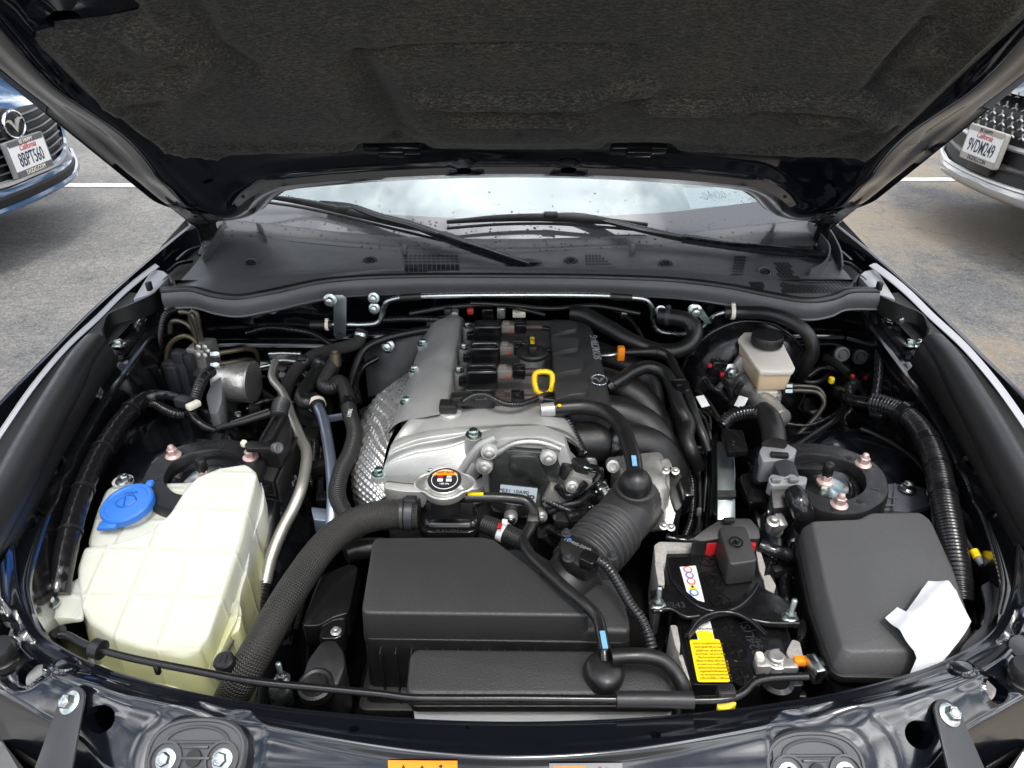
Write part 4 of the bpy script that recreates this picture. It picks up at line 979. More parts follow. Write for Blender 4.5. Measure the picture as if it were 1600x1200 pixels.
# braided hose from the cowl bracket
h3 = thing('vacuum_hose', 'ribbed black hose dropping from the zinc cowl bracket to the silver pipe', 'hose', P(480, 570, .6))
HC = [P(566, 516, y=1.17), P(558, 535, y=1.155), P(525, 546, y=1.14), P(488, 557, y=1.115), P(462, 580, y=1.09), P(447, 608, y=1.06), P(441, 640, y=1.02)]
hose('hose', HC, .0115, 'hose_knit', h3, seg=20, step=.005); clampring('clamp', HC, .05, .0118, .006, 'zinc', h3); clampring('clamp', HC, .55, .0128, .012, 'plastic', h3); clampring('clamp', HC, .95, .0125, .008, 'cream', h3, False)
# bare aluminium pipe
ap = thing('aluminium_pipe', 'bare aluminium pipe with kinks beside the relay box', 'pipe', P(470, 720, .55))
AP = Q([(430, 565, .745), (425, 590, .735), (441, 612, .725), (450, 632, .72), (456, 652, .715), (470, 685, .705), (479, 706, .70), (477, 735, .69), (470, 765, .68), (458, 795, .665), (440, 830, .645), (424, 870, .625), (414, 912, .605)])
hose('pipe', AP, [.0065, .0065, .0075, .0085, .0085, .0088, .0088], 'alu_pipe', ap, seg=18, step=.005)
hose('sleeve', Q([(414, 908, .606), (408, 935, .592), (400, 965, .575), (396, 990, .56)]), .0105, 'loom', ap, seg=14, step=.0012, prof=ribs(.005, .12))
# thin aluminium line and charge port
tl = thing('refrigerant_line', 'thin aluminium line with a black H cap beside the fat hose', 'pipe', P(350, 1000, .5))
TL = Q([(388, 878, .64), (380, 880, .642), (377, 905, .640), (372, 940, .636), (364, 962, .634), (366, 985, .63), (352, 1015, .625), (336, 1042, .64), (340, 1054, .645), (358, 1058, .65)])
hose('pipe', TL, .0052, 'alu_pipe', tl, seg=12, step=.004)
cp = P(357, 1044, .664); bm = bmesh.new(); lathe(bm, [(.010, -.02), (.0105, -.012), (.009, -.010), (.0105, -.006), (.0095, 0), (.009, .004)], cp, (-.1, -.15, 1), 22); emit(bm, 'port', 'alu_bright', tl)
bm = bmesh.new(); lathe(bm, [(.0108, .002), (.0112, .004), (.0112, .016), (.0095, .018), (.001, .0185)], cp, (-.1, -.15, 1), 26); hc = emit(bm, 'cap', 'plastic', tl)
text('H', .013, cp + V((-.0018, -.0028, .0192)), (1, 0, .1), (0, 1, .15), 'ink', hc)

# strut tops
def strut(c, nuts, lab, mark, mang):
    nuts = [c + V((.0665 * math.cos(R(k)), .0665 * math.sin(R(k)), .0)) for k in nuts]; lobe = math.atan2(nuts[0].y - c.y, nuts[0].x - c.x)
    t = thing('strut_mount', lab, 'suspension mount', c - V((0, 0, .03)), 'suspension strut mounts')
    bm = bmesh.new(); lathe(bm, [(.083, -.03), (.083, -.014), (.082, -.003), (.080, .0), (.053, .0), (.051, -.003), (.050, -.02)], c, (0, 0, 1), 72, cap=False, wob=lambda a, h: 1 + max(.05 * math.cos(3 * (a - lobe)), -.02) if h > -.016 else 1.02); emit(bm, 'ring_plate', 'plate_black', t)
    bm = bmesh.new(); lathe(bm, [(.049, -.022), (.046, -.014), (.043, -.020), (.040, -.013), (.037, -.019), (.034, -.014), (.033, -.022), (.012, -.022)], c, (0, 0, 1), 40, cap=False); emit(bm, 'rubber_bush', 'rubber', t)
    bm = bmesh.new(); lathe(bm, [(.033, -.020), (.032, -.016), (.014, -.012), (.002, -.012)], c, (0, 0, 1), 36, cap=False); emit(bm, 'washer', 'iridescent', t)
    nut(c + V((0, 0, -.012)), t, s=.95); bm = bmesh.new(); lathe(bm, [(.0065, -.002), (.0075, .002), (.0075, .018), (.006, .020), (.001, .0205)], c, (0, 0, 1), 16); emit(bm, 'rod_cap', 'rubber', t)
    for q in nuts: nut(q, t, (0, -.05, 1), s=.92)
    for k in (40, 140, 290): bm = bmesh.new(); a = R(k); lathe(bm, [(.0042, -.001), (.0042, .0006), (.0005, .0007)], c + V((.062 * math.cos(a), .062 * math.sin(a), 0)), (0, 0, 1), 14); emit(bm, 'hole', 'dark', t)
    a = R(mang); text(mark, .016, c + V((.063 * math.cos(a), .063 * math.sin(a), .0004)), (math.cos(a + R(90)), math.sin(a + R(90)), 0), (-math.cos(a), -math.sin(a), 0), 'bracket', t); a = R(95); text('N243', .013, c + V((.063 * math.cos(a), .063 * math.sin(a), .0004)), (1, 0, 0), (0, 1, 0), 'bracket', t)
    return t
cL = P(317, 735, .715); cR_ = P(1292, 742, .715)
strut(cL, [148, 28], 'round black strut mount behind the white washer tank', 'R', 200)
strut(cR_, [22, 262, 142], 'round black strut mount with pinkish nuts behind the fuse box', 'L', 330)

# relay box on edge
rb = thing('relay_box', 'black relay box standing on edge with a grey lever connector on top', 'relay box', P(430, 760, .52))
bm = bmesh.new(); slab(Q([(392, 745, .700), (427, 752, .700), (459, 680, .712), (456, 650, .716), (430, 640, .716), (405, 690, .706)]), .53, .003, .004, bm=bm); emit(bm, 'housing', 'plastic', rb)
bm = bmesh.new(); a0, a1 = P(428, 752, .701), P(459, 682, .713); dv = (a1 - a0); pn_ = V((dv.y, -dv.x, 0)).normalized()
pl = [a0 + pn_ * .002, a1 + pn_ * .002, a1 + pn_ * .002 + dv * .12 + V((0, 0, -.10)), a0 + dv * .95 + pn_ * .002 + V((0, 0, -.155)), a0 + pn_ * .002 + V((0, 0, -.145))]
prism(bm, [q + pn_ * .004 for q in pl], pl); bev(bm, .001); pnl = emit(bm, 'side_panel', 'plastic', rb)
for fz, body, sz in ((.045, 'o-o', .020), (.07, '12 =o', .018), (.10, '|| 4A', .014), (.118, '|| 30', .014)): text(body, sz, a0 + dv * .55 + pn_ * .0068 + V((0, 0, -fz)), dv, (0, 0, 1), 'ink_grey', pnl, sx=.8)
for k in range(4): bm = bmesh.new(); box(bm, P(410, 765 + k * 24, .69 - k * .03), (.026, .006, .016), .002, rotz(10)); emit(bm, 'rib', 'plastic_smooth', rb)
cn = thing('harness_connector', 'black connector with a grey lever clipped onto the relay box', 'connector', P(420, 690, .70))
bm = bmesh.new(); slab(Q([(405, 700, .735), (418, 668, .742), (432, 645, .745), (452, 650, .745), (450, 680, .74), (436, 708, .732)]), .705, .003, .004, bm=bm); emit(bm, 'body', 'plastic', cn)
bm = bmesh.new(); dA = (P(440, 648, .75) - P(415, 695, .745)); 
for k in (-1, 1): tube(bm, [P(414, 690, .746) + V((k * .007, 0, 0)), P(438, 648, .75) + V((k * .007, 0, 0))], .0025, 6, .01)
emit(bm, 'rail', 'plastic', cn, kind='stuff')
bm = bmesh.new(); slab(Q([(382, 694, .745), (390, 688, .745), (426, 691, .747), (428, 700, .745), (384, 701, .743)]), .736, .002, .003, bm=bm); emit(bm, 'lever', 'plastic', cn)
c = P(433, 700, .742); bm = bmesh.new(); lathe(bm, [(.008, -.004), (.008, .004), (.006, .005), (.004, .004), (.002, .004)], c, (.8, -.5, .4), 24); emit(bm, 'lever_pivot', 'grey_dark_clip', cn)
bm = bmesh.new(); slab(Q([(374, 692, .742), (379, 686, .742), (387, 688, .742), (382, 694, .742)]), .735, .002, .003, bm=bm); emit(bm, 'white_tab', 'cream', cn)
hose('boot', Q([(436, 652, .745), (437, 640, .748), (440, 630, .75)]), .014, 'rubber', cn, seg=16, step=.001, prof=ribs_s(.005, .18))
hose('cable', Q([(440, 640, .745), (410, 650, .738), (375, 661, .73), (345, 668, .722), (335, 672, .718)]), [.006, .0055, .005, .005], 'rubber', cn, seg=12)

# ABS block
ab = thing('brake_pump', 'aluminium brake pump block with a silver motor drum and dark pipes', 'brake pump', P(325, 590, .58))
def by(u, v, y): return P(u, v, y=y)
bm = bmesh.new(); box(bm, P(319, 558, y=1.12), (.034, .05, .055), .003, rotz(-6)); blk = emit(bm, 'block', 'alu_bright', ab)
for du, dv_ in ((-6, -10), (4, -10), (-6, 2), (4, 3), (8, -4)): bm = bmesh.new(); lathe(bm, [(.0045, -.003), (.0045, .004), (.003, .005)], P(319 + du, 552 + dv_, y=1.095) + V((0, -.004, .002)), (0, -1, .3), 14); emit(bm, 'port', 'alu_bright', ab)
bm = bmesh.new(); lathe(bm, [(.036, 0), (.037, .004), (.037, .055), (.035, .058), (.038, .059), (.038, .062), (.002, .062)], P(343, 596, y=1.10), (1, -.05, .0), 36); emit(bm, 'motor', 'alu_bright', ab)
mat('module', (.028, .029, .034), .4, bump=(300, .0001))
bm = bmesh.new(); box(bm, P(290, 585, y=1.11), (.045, .06, .075), .004, rotz(-6)); box(bm, P(282, 560, y=1.09), (.02, .02, .03), .002, rotz(-6)); box(bm, P(297, 566, y=1.085), (.014, .014, .03), .002, rotz(-6)); box(bm, P(275, 590, y=1.08), (.018, .02, .05), .003, rotz(-6)); emit(bm, 'control_module', 'module', ab)
bm = bmesh.new(); slab(Q([(330, 600, .735), (345, 588, .74), (347, 625, .725), (340, 645, .715), (328, 647, .71), (322, 620, .722)]), .68, .003, .005, bm=bm); emit(bm, 'plug_lever', 'grey_clip', ab)
for k, pts in enumerate(([(310, 560), (304, 532), (290, 525), (268, 535), (260, 560), (264, 595), (270, 612)], [(312, 545), (300, 515), (285, 503), (268, 503), (266, 520)], [(315, 545), (308, 515), (298, 490), (280, 488)], [(318, 545), (312, 515), (306, 488), (300, 485), (297, 498), (304, 520)])):
    hose('brake_pipe', [P(u, v, y=1.10 - .0 * i + (.03 if k else 0)) for i, (u, v) in enumerate(pts)], .0042, 'pipe_olive' if k == 0 else 'pipe_dark', ab, seg=10)
for k, (v0, v1) in enumerate(((553, 545), (570, 562))):
    hose('brake_pipe', [P(335, v0, y=1.09), P(365, v0 - 5, y=1.10), P(385, v1, y=1.12), P(400, v1 + 6, y=1.15), P(405, 590, y=1.17), P(412, 615, y=1.16), P(430, 630, y=1.15)], .0042, 'pipe_olive' if k == 0 else 'pipe_dark', ab, seg=10)
    bm = bmesh.new(); lathe(bm, [(.0065, -.006), (.0065, .006), (.004, .009)], P(336, v0, y=1.088), (1, 0, .1), 6); emit(bm, 'pipe_nut', 'zinc', ab)
hose('cable', Q([(330, 580, .75), (318, 590, .752), (308, 610, .745), (302, 630, .735), (296, 650, .725)]), .010, 'loom', ab, seg=12, step=.0012, prof=ribs(.0045, .12))

# wiring on the left
lh = thing('wiring_harness', 'thick taped black wiring harness running down the inner wing beside the white tank', 'wiring', P(150, 720, .65))
hose('taped_loom', Q([(262, 622, .735), (240, 620, .738), (218, 628, .742), (192, 655, .742), (168, 688, .740), (148, 722, .737), (132, 760, .733), (118, 800, .728), (106, 845, .718), (97, 890, .705), (90, 930, .69)]), [.0115, .013, .0138, .0135, .0135, .0138, .0135, .0135, .013], 'tape', lh, seg=18, step=.004, prof=lambda s: 1 + .04 * noise.noise(V((s * 60, 0, 0))))
hose('branch', Q([(222, 628, .738), (240, 630, .735), (258, 640, .73), (276, 647, .727), (290, 648, .725)]), .008, 'loom', lh, seg=12, step=.0011, prof=ribs(.0045, .14))
hose('branch', Q([(232, 622, .745), (255, 617, .748), (278, 622, .747), (292, 628, .745)]), .0075, 'tape', lh, seg=12)
for i, z in ((.18, 0), (.42, 0), (.63, 0), (.8, 0)): clampring('tie', Q([(262, 622, .735), (240, 620, .738), (218, 628, .742), (192, 655, .742), (168, 688, .740), (148, 722, .737), (132, 760, .733), (118, 800, .728), (106, 845, .718), (97, 890, .705), (90, 930, .69)]), i, .0139, .005, 'plastic', lh, False)
bm = bmesh.new(); box(bm, P(288, 628, .748), (.026, .018, .016), .003, rotz(-20)); emit(bm, 'connector', 'module', lh)
bm = bmesh.new(); box(bm, P(302, 633, .752), (.012, .022, .010), .003, rotz(-35)); emit(bm, 'connector_latch', 'cream', lh)
hose('branch', Q([(296, 640, .742), (305, 655, .738), (318, 665, .73), (335, 672, .72)]), .006, 'tape', lh, seg=10)
lh2 = thing('wiring_loom', 'thin corrugated wiring loom hanging by the cowl end above the brake pump', 'wiring', P(248, 560, .65))
hose('loom', [P(272, 484, y=1.17), P(258, 492, y=1.15), P(251, 515, y=1.13), P(247, 545, y=1.11), P(244, 575, y=1.09), P(243, 605, y=1.06)], .0065, 'loom', lh2, seg=12, step=.0011, prof=ribs(.0045, .14))
bm = bmesh.new(); box(bm, P(244, 586, y=1.08), (.026, .014, .032), .003, rot3(0, 6, 0)); emit(bm, 'connector', 'plastic_smooth', lh2)

# prop rod lying along the panel
pr = thing('prop_rod', 'long black hood prop rod with a grey foam grip lying along the front panel', 'prop rod', P(700, 1092, .735))
PRP = Q([(94, 992, .742), (104, 992, .744), (125, 1003, .744), (150, 1013, .744), (200, 1027, .742), (300, 1047, .740), (400, 1065, .739), (500, 1075, .738), (600, 1085, .738), (640, 1090, .738), (700, 1091, .738), (800, 1091, .738), (900, 1092, .738), (1000, 1093, .738), (1090, 1094, .738), (1140, 1091, .74), (1162, 1082, .742), (1178, 1066, .744), (1200, 1060, .744), (1262, 1057, .744)])
hose('rod', PRP, .0037, 'satin', pr, seg=14, step=.006)
hose('foam_grip', Q([(963, 1093, .738), (1020, 1093, .738), (1083, 1094, .738)]), .0078, 'foam_tube', pr, seg=22)
bm = bmesh.new(); lathe(bm, [(.0045, -.006), (.0098, -.005), (.0098, .005), (.0045, .006)], P(153, 1014, .744), (PRP[4] - PRP[3]), 22); emit(bm, 'grommet', 'rubber', pr)
bm = bmesh.new(); box(bm, P(246, 1046, .735), (.005, .005, .012), .001); emit(bm, 'support_clip', 'satin', pr)
bm = bmesh.new(); box(bm, P(1134, 1084, .742), (.017, .010, .013), .002); emit(bm, 'rod_clip', 'plastic', pr)
bm = bmesh.new(); slab(Q([(1120, 1098, .732), (1138, 1092, .732), (1152, 1098, .732), (1140, 1108, .728), (1122, 1108, .728)]), .724, .001, .002, bm=bm); emit(bm, 'clip_seat', 'yellow', pr)

# small mounts between hose and air box
tg = thing('radiator_bracket', 'black plastic radiator mount with a round grommet left of the air box', 'bracket', P(500, 1020, .6))
bm = bmesh.new(); slab(Q([(500, 1003, .678), (512, 998, .678), (526, 1000, .678), (538, 1018, .675), (540, 1040, .673), (528, 1072, .668), (468, 1072, .668), (480, 1030, .673)]), .60, .004, .006, bm=bm); emit(bm, 'block', 'plastic', tg)
bm = bmesh.new(); lathe(bm, [(.019, -.006), (.019, .004), (.016, .006), (.013, .004), (.011, .008), (.008, .009), (.001, .0085)], P(494, 1072, .672), (0, -.1, 1), 26); emit(bm, 'grommet', 'rubber', tg)
sc_ = thing('radiator_duct', 'glossy black duct panel with one screw beside the fat hose', 'duct', P(510, 940, .6))
bm = bmesh.new(); slab(Q([(470, 978, .665), (500, 900, .672), (545, 880, .675), (560, 885, .675), (545, 958, .668), (520, 965, .664), (498, 978, .662)]), .63, .002, .006, bm=bm); emit(bm, 'panel', 'plastic_smooth', sc_)
bm = bmesh.new(); slab(Q([(498, 998, .660), (502, 975, .660), (520, 962, .662), (540, 962, .662), (540, 985, .660), (530, 998, .658)]), .63, .002, .006, bm=bm); emit(bm, 'tab', 'plastic_smooth', sc_); bolt(P(525, 987, .661), sc_, m='silver', s=.75)
bk = thing('hose_bracket', 'small bright zinc bracket with a nut behind the front panel', 'bracket', P(436, 1080, .68))
bm = bmesh.new(); slab(Q([(418, 1078, .675), (425, 1062, .682), (452, 1060, .682), (455, 1075, .676), (444, 1092, .665), (424, 1094, .663)]), .65, .0015, .004, bm=bm); emit(bm, 'plate', 'zinc', bk); stud(P(441, 1062, .683), bk, s=.75)
# ------------------------------------------------------------------ engine
en = thing('engine', 'silver and black four cylinder engine in the middle of the bay', 'engine', (0, 1.0, .36))
bm = bmesh.new(); slab([V((-.19, .80, .70)), V((.07, .80, .70)), V((.10, 1.26, .72)), V((-.16, 1.26, .72))], .36, .01, .02, bm=bm); emit(bm, 'block', 'grime', en)
# valve cover: long exhaust-side ridge
rows = [Q([(670, 497, .728), (656, 540, .728), (641, 582, .728), (622, 632, .726), (604, 684, .722)]), Q([(674, 495, .750), (661, 535, .750), (646, 577, .750), (630, 624, .750), (613, 668, .748)]),
        Q([(684, 494, .768), (671, 535, .768), (657, 576, .768), (643, 620, .768), (630, 658, .768)]), Q([(704, 493, .777), (692, 534, .777), (681, 575, .777), (671, 618, .777), (663, 652, .776)]),
        Q([(720, 495, .774), (712, 535, .774), (705, 575, .774), (700, 618, .774), (697, 646, .774)]), Q([(726, 500, .745), (720, 540, .745), (714, 580, .745), (708, 625, .745), (704, 652, .745)])]
rows = [[p for p in r_] for r_ in zip(*rows)]
rows = [[dropz(p + V((0, .003, 0)), .70) for p in rows[0]]] + rows
vc = emit(patch([list(r_) for r_ in rows], 50, 60), 'valve_cover', 'alu_cast', en, sharp=60)
for u, v in ((661, 538), (648, 579), (635, 629)):
    b0 = P(u, v, .757); bm = bmesh.new(); lathe(bm, [(.0115, -.05), (.0105, -.012), (.0105, 0)], b0, (0, 0, 1), 20); emit(bm, 'bolt_post', 'alu_cast', vc); bolt(b0, vc, m='zinc_green', s=1.2)
# front end of the cover
F_ = [[(655, 640, .768), (690, 634, .770), (730, 632, .770), (770, 631, .770), (810, 631, .770), (845, 632, .768), (866, 636, .765), (878, 645, .755), (884, 655, .72)],
      [(629, 668, .766), (668, 655, .771), (715, 650, .773), (762, 648, .773), (806, 647, .773), (846, 648, .771), (876, 654, .765), (893, 667, .752), (901, 680, .71)],
      [(612, 694, .754), (650, 676, .765), (705, 667, .769), (760, 663, .770), (806, 661, .770), (850, 663, .767), (884, 672, .759), (904, 690, .742), (911, 704, .70)],
      [(606, 712, .742), (646, 690, .757), (703, 680, .762), (759, 673, .764), (806, 669, .765), (851, 671, .761), (887, 682, .752), (907, 699, .735), (914, 712, .69)],
      [(600, 732, .725), (641, 714, .742), (699, 703, .747), (757, 682, .757), (806, 675, .758), (853, 677, .755), (890, 690, .744), (909, 707, .728), (916, 720, .69)],
      [(597, 744, .714), (638, 738, .722), (695, 734, .725), (748, 722, .730), (806, 677, .742), (853, 679, .740), (891, 693, .730), (910, 712, .715), (917, 725, .68)],
      [(596, 751, .706), (637, 755, .706), (694, 757, .706), (742, 750, .706), (806, 678, .70), (853, 680, .70), (892, 694, .70), (911, 713, .70), (918, 727, .67)]]
R_ = [[P(*p) for p in r_] for r_ in F_]
R_ = [[dropz(r_[0] + V((-.001, .003, 0)), .69)] + r_ for r_ in R_]
def ffn(p, a, b):
    if a < .12 or a > .93: return p
    h = .0035 * math.exp(-((b - .40) / .028) ** 2) - .002 * math.exp(-((b - .48) / .03) ** 2) + .0028 * math.exp(-((b - .555) / .026) ** 2) - .0018 * math.exp(-((b - .62) / .03) ** 2)
    if a > .5: h *= 1.0
    return p + V((0, -h * .7, h))
fc = emit(patch(R_, 130, 100, ffn), 'front_cover', 'alu_cast', en, sharp=70)
bm = bmesh.new(); slab(Q([(594, 748, .706), (606, 742, .706), (640, 750, .706), (742, 750, .706), (760, 742, .706), (764, 756, .702), (745, 764, .700), (690, 770, .700), (630, 768, .700), (596, 762, .702)]), .672, .002, .004, bm=bm); emit(bm, 'cover_flange', 'alu_cast', fc)
for u, v, z in ((592, 740, .716), (673, 739, .717), (921, 712, .712)):
    b0 = P(u, v, z); bm = bmesh.new(); lathe(bm, [(.013, -.035), (.012, -.006), (.0115, 0)], b0, (0, 0, 1), 22); emit(bm, 'bolt_post', 'alu_cast', fc); bolt(b0, fc, m='zinc_green', s=1.25)
b0 = P(740, 680, .772); bm = bmesh.new(); lathe(bm, [(.0135, -.045), (.0125, -.008), (.0122, 0)], b0, (0, -.1, 1), 24); emit(bm, 'bolt_post', 'alu_cast', fc); bolt(b0, fc, (0, -.1, 1), m='zinc_green', s=1.35)
# valley deck between the cam ridges
bm = bmesh.new(); slab(Q([(712, 505, .742), (800, 500, .742), (868, 500, .742), (892, 640, .742), (700, 648, .742)]), .68, .003, .006, bm=bm); emit(bm, 'coil_deck', 'alu_deck', en)
# ignition coils
tops = [(762, 504), (758, 537), (753, 573), (747, 614)]
for k, (u, v) in enumerate(tops):
    c = P(u, v, .790)
    bm = bmesh.new(); box(bm, c + V((0, 0, -.018)), (.050, .030, .036), .005, rotz(1), 3); box(bm, c + V((-.028, 0, -.026)), (.02, .016, .014), .003); co = emit(bm, 'ignition_coil', 'plastic_smooth', en)
    bm = bmesh.new(); box(bm, c + V((0, 0, -.001)), (.038, .020, .003), .0012); emit(bm, 'resin_top', 'paint', co)
    b0 = P((731, 725, 718, 711)[k], (510, 543, 579, 621)[k], .772); bm = bmesh.new(); lathe(bm, [(.010, -.03), (.009, -.002)], b0, (0, 0, 1), 18); emit(bm, 'bolt_post', 'alu_cast', co); bolt(b0, co, m='zinc', s=1.0)
    c2 = c + V((.036, 0, -.010)); bm = bmesh.new(); box(bm, c2, (.024, .017, .015), .002); box(bm, c2 + V((-.003, 0, .009)), (.012, .012, .005), .001); emit(bm, 'socket', 'socket_beige' if k != 3 else 'brown_tape', co)
    bm = bmesh.new(); box(bm, c2 + V((.006, -.009, -.003)), (.005, .002, .005), .0006); emit(bm, 'lock_tab', 'red_ink', co)
    bm = bmesh.new(); box(bm, c2 + V((.023, 0, .001)), (.02, .022, .019), .003); box(bm, c2 + V((.020, 0, .011)), (.014, .012, .006), .001); emit(bm, 'plug', 'plastic_smooth', co)
    e0 = c2 + V((.033, 0, 0)); hose('taped_lead', [e0, e0 + V((.012, -.001, .001)), e0 + V((.028, -.002, .001))], .0068, 'brown_tape', co, seg=12); hose('lead', [e0 + V((.026, -.002, 0)), e0 + V((.045, -.004, -.002)), e0 + V((.062, -.012, -.008))], .005, 'loom', co, seg=10, step=.001, prof=ribs(.0038, .14))
# sensor plug with a looped lead at the front left of the valley
sp = P(703, 640, .778); bm = bmesh.new(); lathe(bm, [(.017, -.012), (.017, .002), (.0145, .004)], sp + V((0, 0, -.006)), (0, 0, 1), 28); ss_ = emit(bm, 'cam_sensor', 'alu_cast', en)
bm = bmesh.new(); box(bm, sp + V((-.002, 0, .006)), (.026, .022, .014), .003); box(bm, sp + V((.018, .006, .015)), (.032, .018, .016), .003, rotz(8)); emit(bm, 'sensor_plug', 'plastic', ss_)
hose('sensor_lead', Q([(722, 628, .795), (740, 618, .80), (758, 617, .80), (775, 625, .797), (790, 631, .794), (810, 632, .79), (830, 626, .786), (850, 618, .78), (865, 614, .775)]), .0046, 'loom', ss_, seg=10, step=.001, prof=ribs(.0038, .12))
# oil filler cap
oc = P(832, 550, .790); bm = bmesh.new(); lathe(bm, [(.021, -.05), (.0205, -.008), (.022, -.006)], oc, (0, 0, 1), 28); emit(bm, 'oil_neck', 'alu_cast', en)
bm = bmesh.new(); lathe(bm, [(.025, -.006), (.0265, -.004), (.0265, 0), (.024, .0025), (.015, .0035), (.001, .0035)], oc, (0, 0, 1), 36); box(bm, oc + V((0, .002, .011)), (.013, .046, .018), .0025); ocap = emit(bm, 'oil_cap', 'plastic', en)
text('0W-20', .010, oc + V((0, .002, .0203)), (0, 1, 0), (-1, 0, 0), 'yellow', ocap, sx=.9)
# dipstick
dc = P(849, 598, .79); bm = bmesh.new(); dx, dy = X1, V((0, .55, .83))
tube(bm, [dc + dx * a + dy * b for a, b in ((-.010, -.014), (-.0135, 0), (-.012, .014), (0, .017), (.012, .014), (.0135, 0), (.010, -.014), (0, -.019), (-.010, -.014))], .0052, 10, .003, flat=(1, .8)); dst = emit(bm, 'dipstick_handle', 'yellow', en); dst['label'] = 'yellow plastic dipstick loop'
hose('dipstick_tube', [dc - dy * .018, dc - dy * .035 + V((0, -.004, -.01)), P(842, 640, .70)], .005, 'pipe_olive', en, seg=10)
# plastic intake cover with stepped lobes
bm = bmesh.new(); slab(Q([(862, 499, .783), (904, 500, .783), (922, 509, .781), (933, 535, .780), (944, 582, .778), (957, 642, .772), (955, 662, .762), (925, 634, .776), (900, 628, .779), (866, 632, .780)]), .70, .005, .008, .004, 3, bm); ic = emit(bm, 'intake_cover', 'plastic_grey', en); ic['label'] = 'grey plastic intake cover with raised lettering'
for (u0, v0, u1, v1) in ((860, 502, 906, 516), (861, 527, 909, 545), (864, 558, 915, 578), (866, 596, 922, 616)):
    zz = .7925
    bm = bmesh.new(); slab(Q([(u0, v0, zz), (u0 + 6, v0 - 2, zz), (u1 - 10, v0 - 1, zz), (u1 - 3, v0 + 4, zz - .002), (u1 - 6, v1 - 2, zz - .004), (u0 + 22, v1 + 1, zz - .004), (u0 + 2, v1 + 8, zz - .004)]), .765, .003, .006, .002, 2, bm); emit(bm, 'lobe', 'plastic_grey', ic)
d0, d1 = P(937, 580, .7812), P(924, 512, .7832)
text('SKYACTIV-G', .0185, (d0 + d1) / 2 + V((.001, 0, .0022)), d1 - d0, V((-1, .0, .05)), 'silver', ic, ext=.0006, sx=.84, shear=.15)
ec = P(936, 595, .7815); er_ = (d1 - d0).normalized(); eu = V((-1, -.15, .05)).normalized()
def emblem(c, right, up, w_, h_, m, parent, name='emblem'):
    x = V(right).normalized(); y = (V(up) - x * V(up).dot(x)).normalized(); n = x.cross(y)
    bm = bmesh.new(); ring = [c + x * w_ * math.cos(t) + y * h_ * math.sin(t) + n * .001 for t in (2 * math.pi * k / 32 for k in range(33))]; tube(bm, ring, w_ * .10, 8, w_ * .15, flat=(.7, 1)); o = emit(bm, name, m, parent)
    q = [(-.92, .30), (-.6, .46), (-.28, .36), (0, -.22), (.28, .36), (.6, .46), (.92, .30), (.62, .28), (.36, .02), (0, -.62), (-.36, .02), (-.62, .28)]
    bm = bmesh.new(); prism(bm, [c + x * a * w_ + y * b * h_ + n * w_ * .10 for a, b in q], [c + x * a * w_ + y * b * h_ - n * .001 for a, b in q]); emit(bm, 'wing', m, o); return o
emblem(ec + Z1 * .0012, X1, Y1, .0125, .0160, 'chrome', ic)
# intake runners
for k, (pts, r_) in enumerate((([(905, 545, .735), (950, 560, .735), (985, 575, .725), (1010, 600, .705), (1020, 650, .67)], .024), ([(915, 590, .735), (965, 605, .733), (1003, 628, .718), (1025, 665, .69), (1030, 720, .64)], .026), ([(925, 640, .730), (970, 648, .728), (1010, 668, .712), (1035, 705, .685), (1042, 760, .63)], .028), ([(900, 692, .720), (945, 690, .722), (985, 692, .715), (1022, 705, .70), (1045, 740, .665), (1050, 790, .61)], .031))):
    hose('intake_runner', Q(pts), r_, 'plastic', en, seg=28, step=.006)
bm = bmesh.new(); lathe(bm, [(.0335, -.004), (.034, 0), (.034, .006), (.0325, .009)], P(948, 692, .722), P(985, 692, .715) - P(945, 690, .722), 36); emit(bm, 'runner_flange', 'plastic_smooth', en)
bm = bmesh.new(); slab(Q([(890, 660, .71), (955, 668, .71), (960, 700, .70), (905, 705, .70)]), .6, .004, .008, bm=bm); emit(bm, 'manifold_flange', 'grime', en)
# chain case with dark plate
def fy(u, v, y=.79): return P(u, v, y=y)
bm = bmesh.new(); pl = [fy(*p) for p in ((752, 692), (790, 684), (850, 682), (884, 696), (893, 722), (905, 735), (900, 765), (880, 790), (840, 815), (770, 800), (754, 760))]
prism(bm, pl, [p + V((0, .03, 0)) for p in pl]); bev(bm, .003); cs = emit(bm, 'chain_case', 'alu_cast', en)
bm = bmesh.new(); pl = [fy(u, v, .782) for u, v in ((762, 716), (774, 706), (800, 703), (845, 706), (872, 716), (876, 735), (870, 765), (845, 800), (800, 812), (765, 790))]
mat('dark_cover', (.11, .115, .11), .24, .8, .3)
prism(bm, pl, [p + V((0, .014, 0)) for p in pl]); bev(bm, .003); dcv = emit(bm, 'cover_plate', 'dark_cover', en)
bm = bmesh.new(); pl = [fy(u, v, .7755) for u, v in ((796, 712), (832, 712), (842, 720), (856, 750), (852, 758), (838, 758), (822, 744), (794, 740))]
prism(bm, rpoly(pl, .006), rpoly([p + V((0, .008, 0)) for p in pl], .006)); bev(bm, .0025); emit(bm, 'pressed_boss', 'dark_cover', dcv)
lb = [fy(u, v, .7812) for u, v in ((782, 757), (840, 763), (836, 792), (779, 785))]; lab = flatpoly(lb, .0004, 'label_blue', 'label', dcv, (0, -1, 0)); lab['label'] = 'pale blue part label'
text('PE31 10A90', .0085, fy(803, 768, .7806), lb[1] - lb[0], lb[0] - lb[3], 'ink', lab, align='CENTER'); text('ALU 08 DN25', .006, fy(800, 774, .7806), lb[1] - lb[0], lb[0] - lb[3], 'ink', lab); text('3D', .009, fy(829, 777, .7806), lb[1] - lb[0], lb[0] - lb[3], 'ink', lab, bold=.0004)
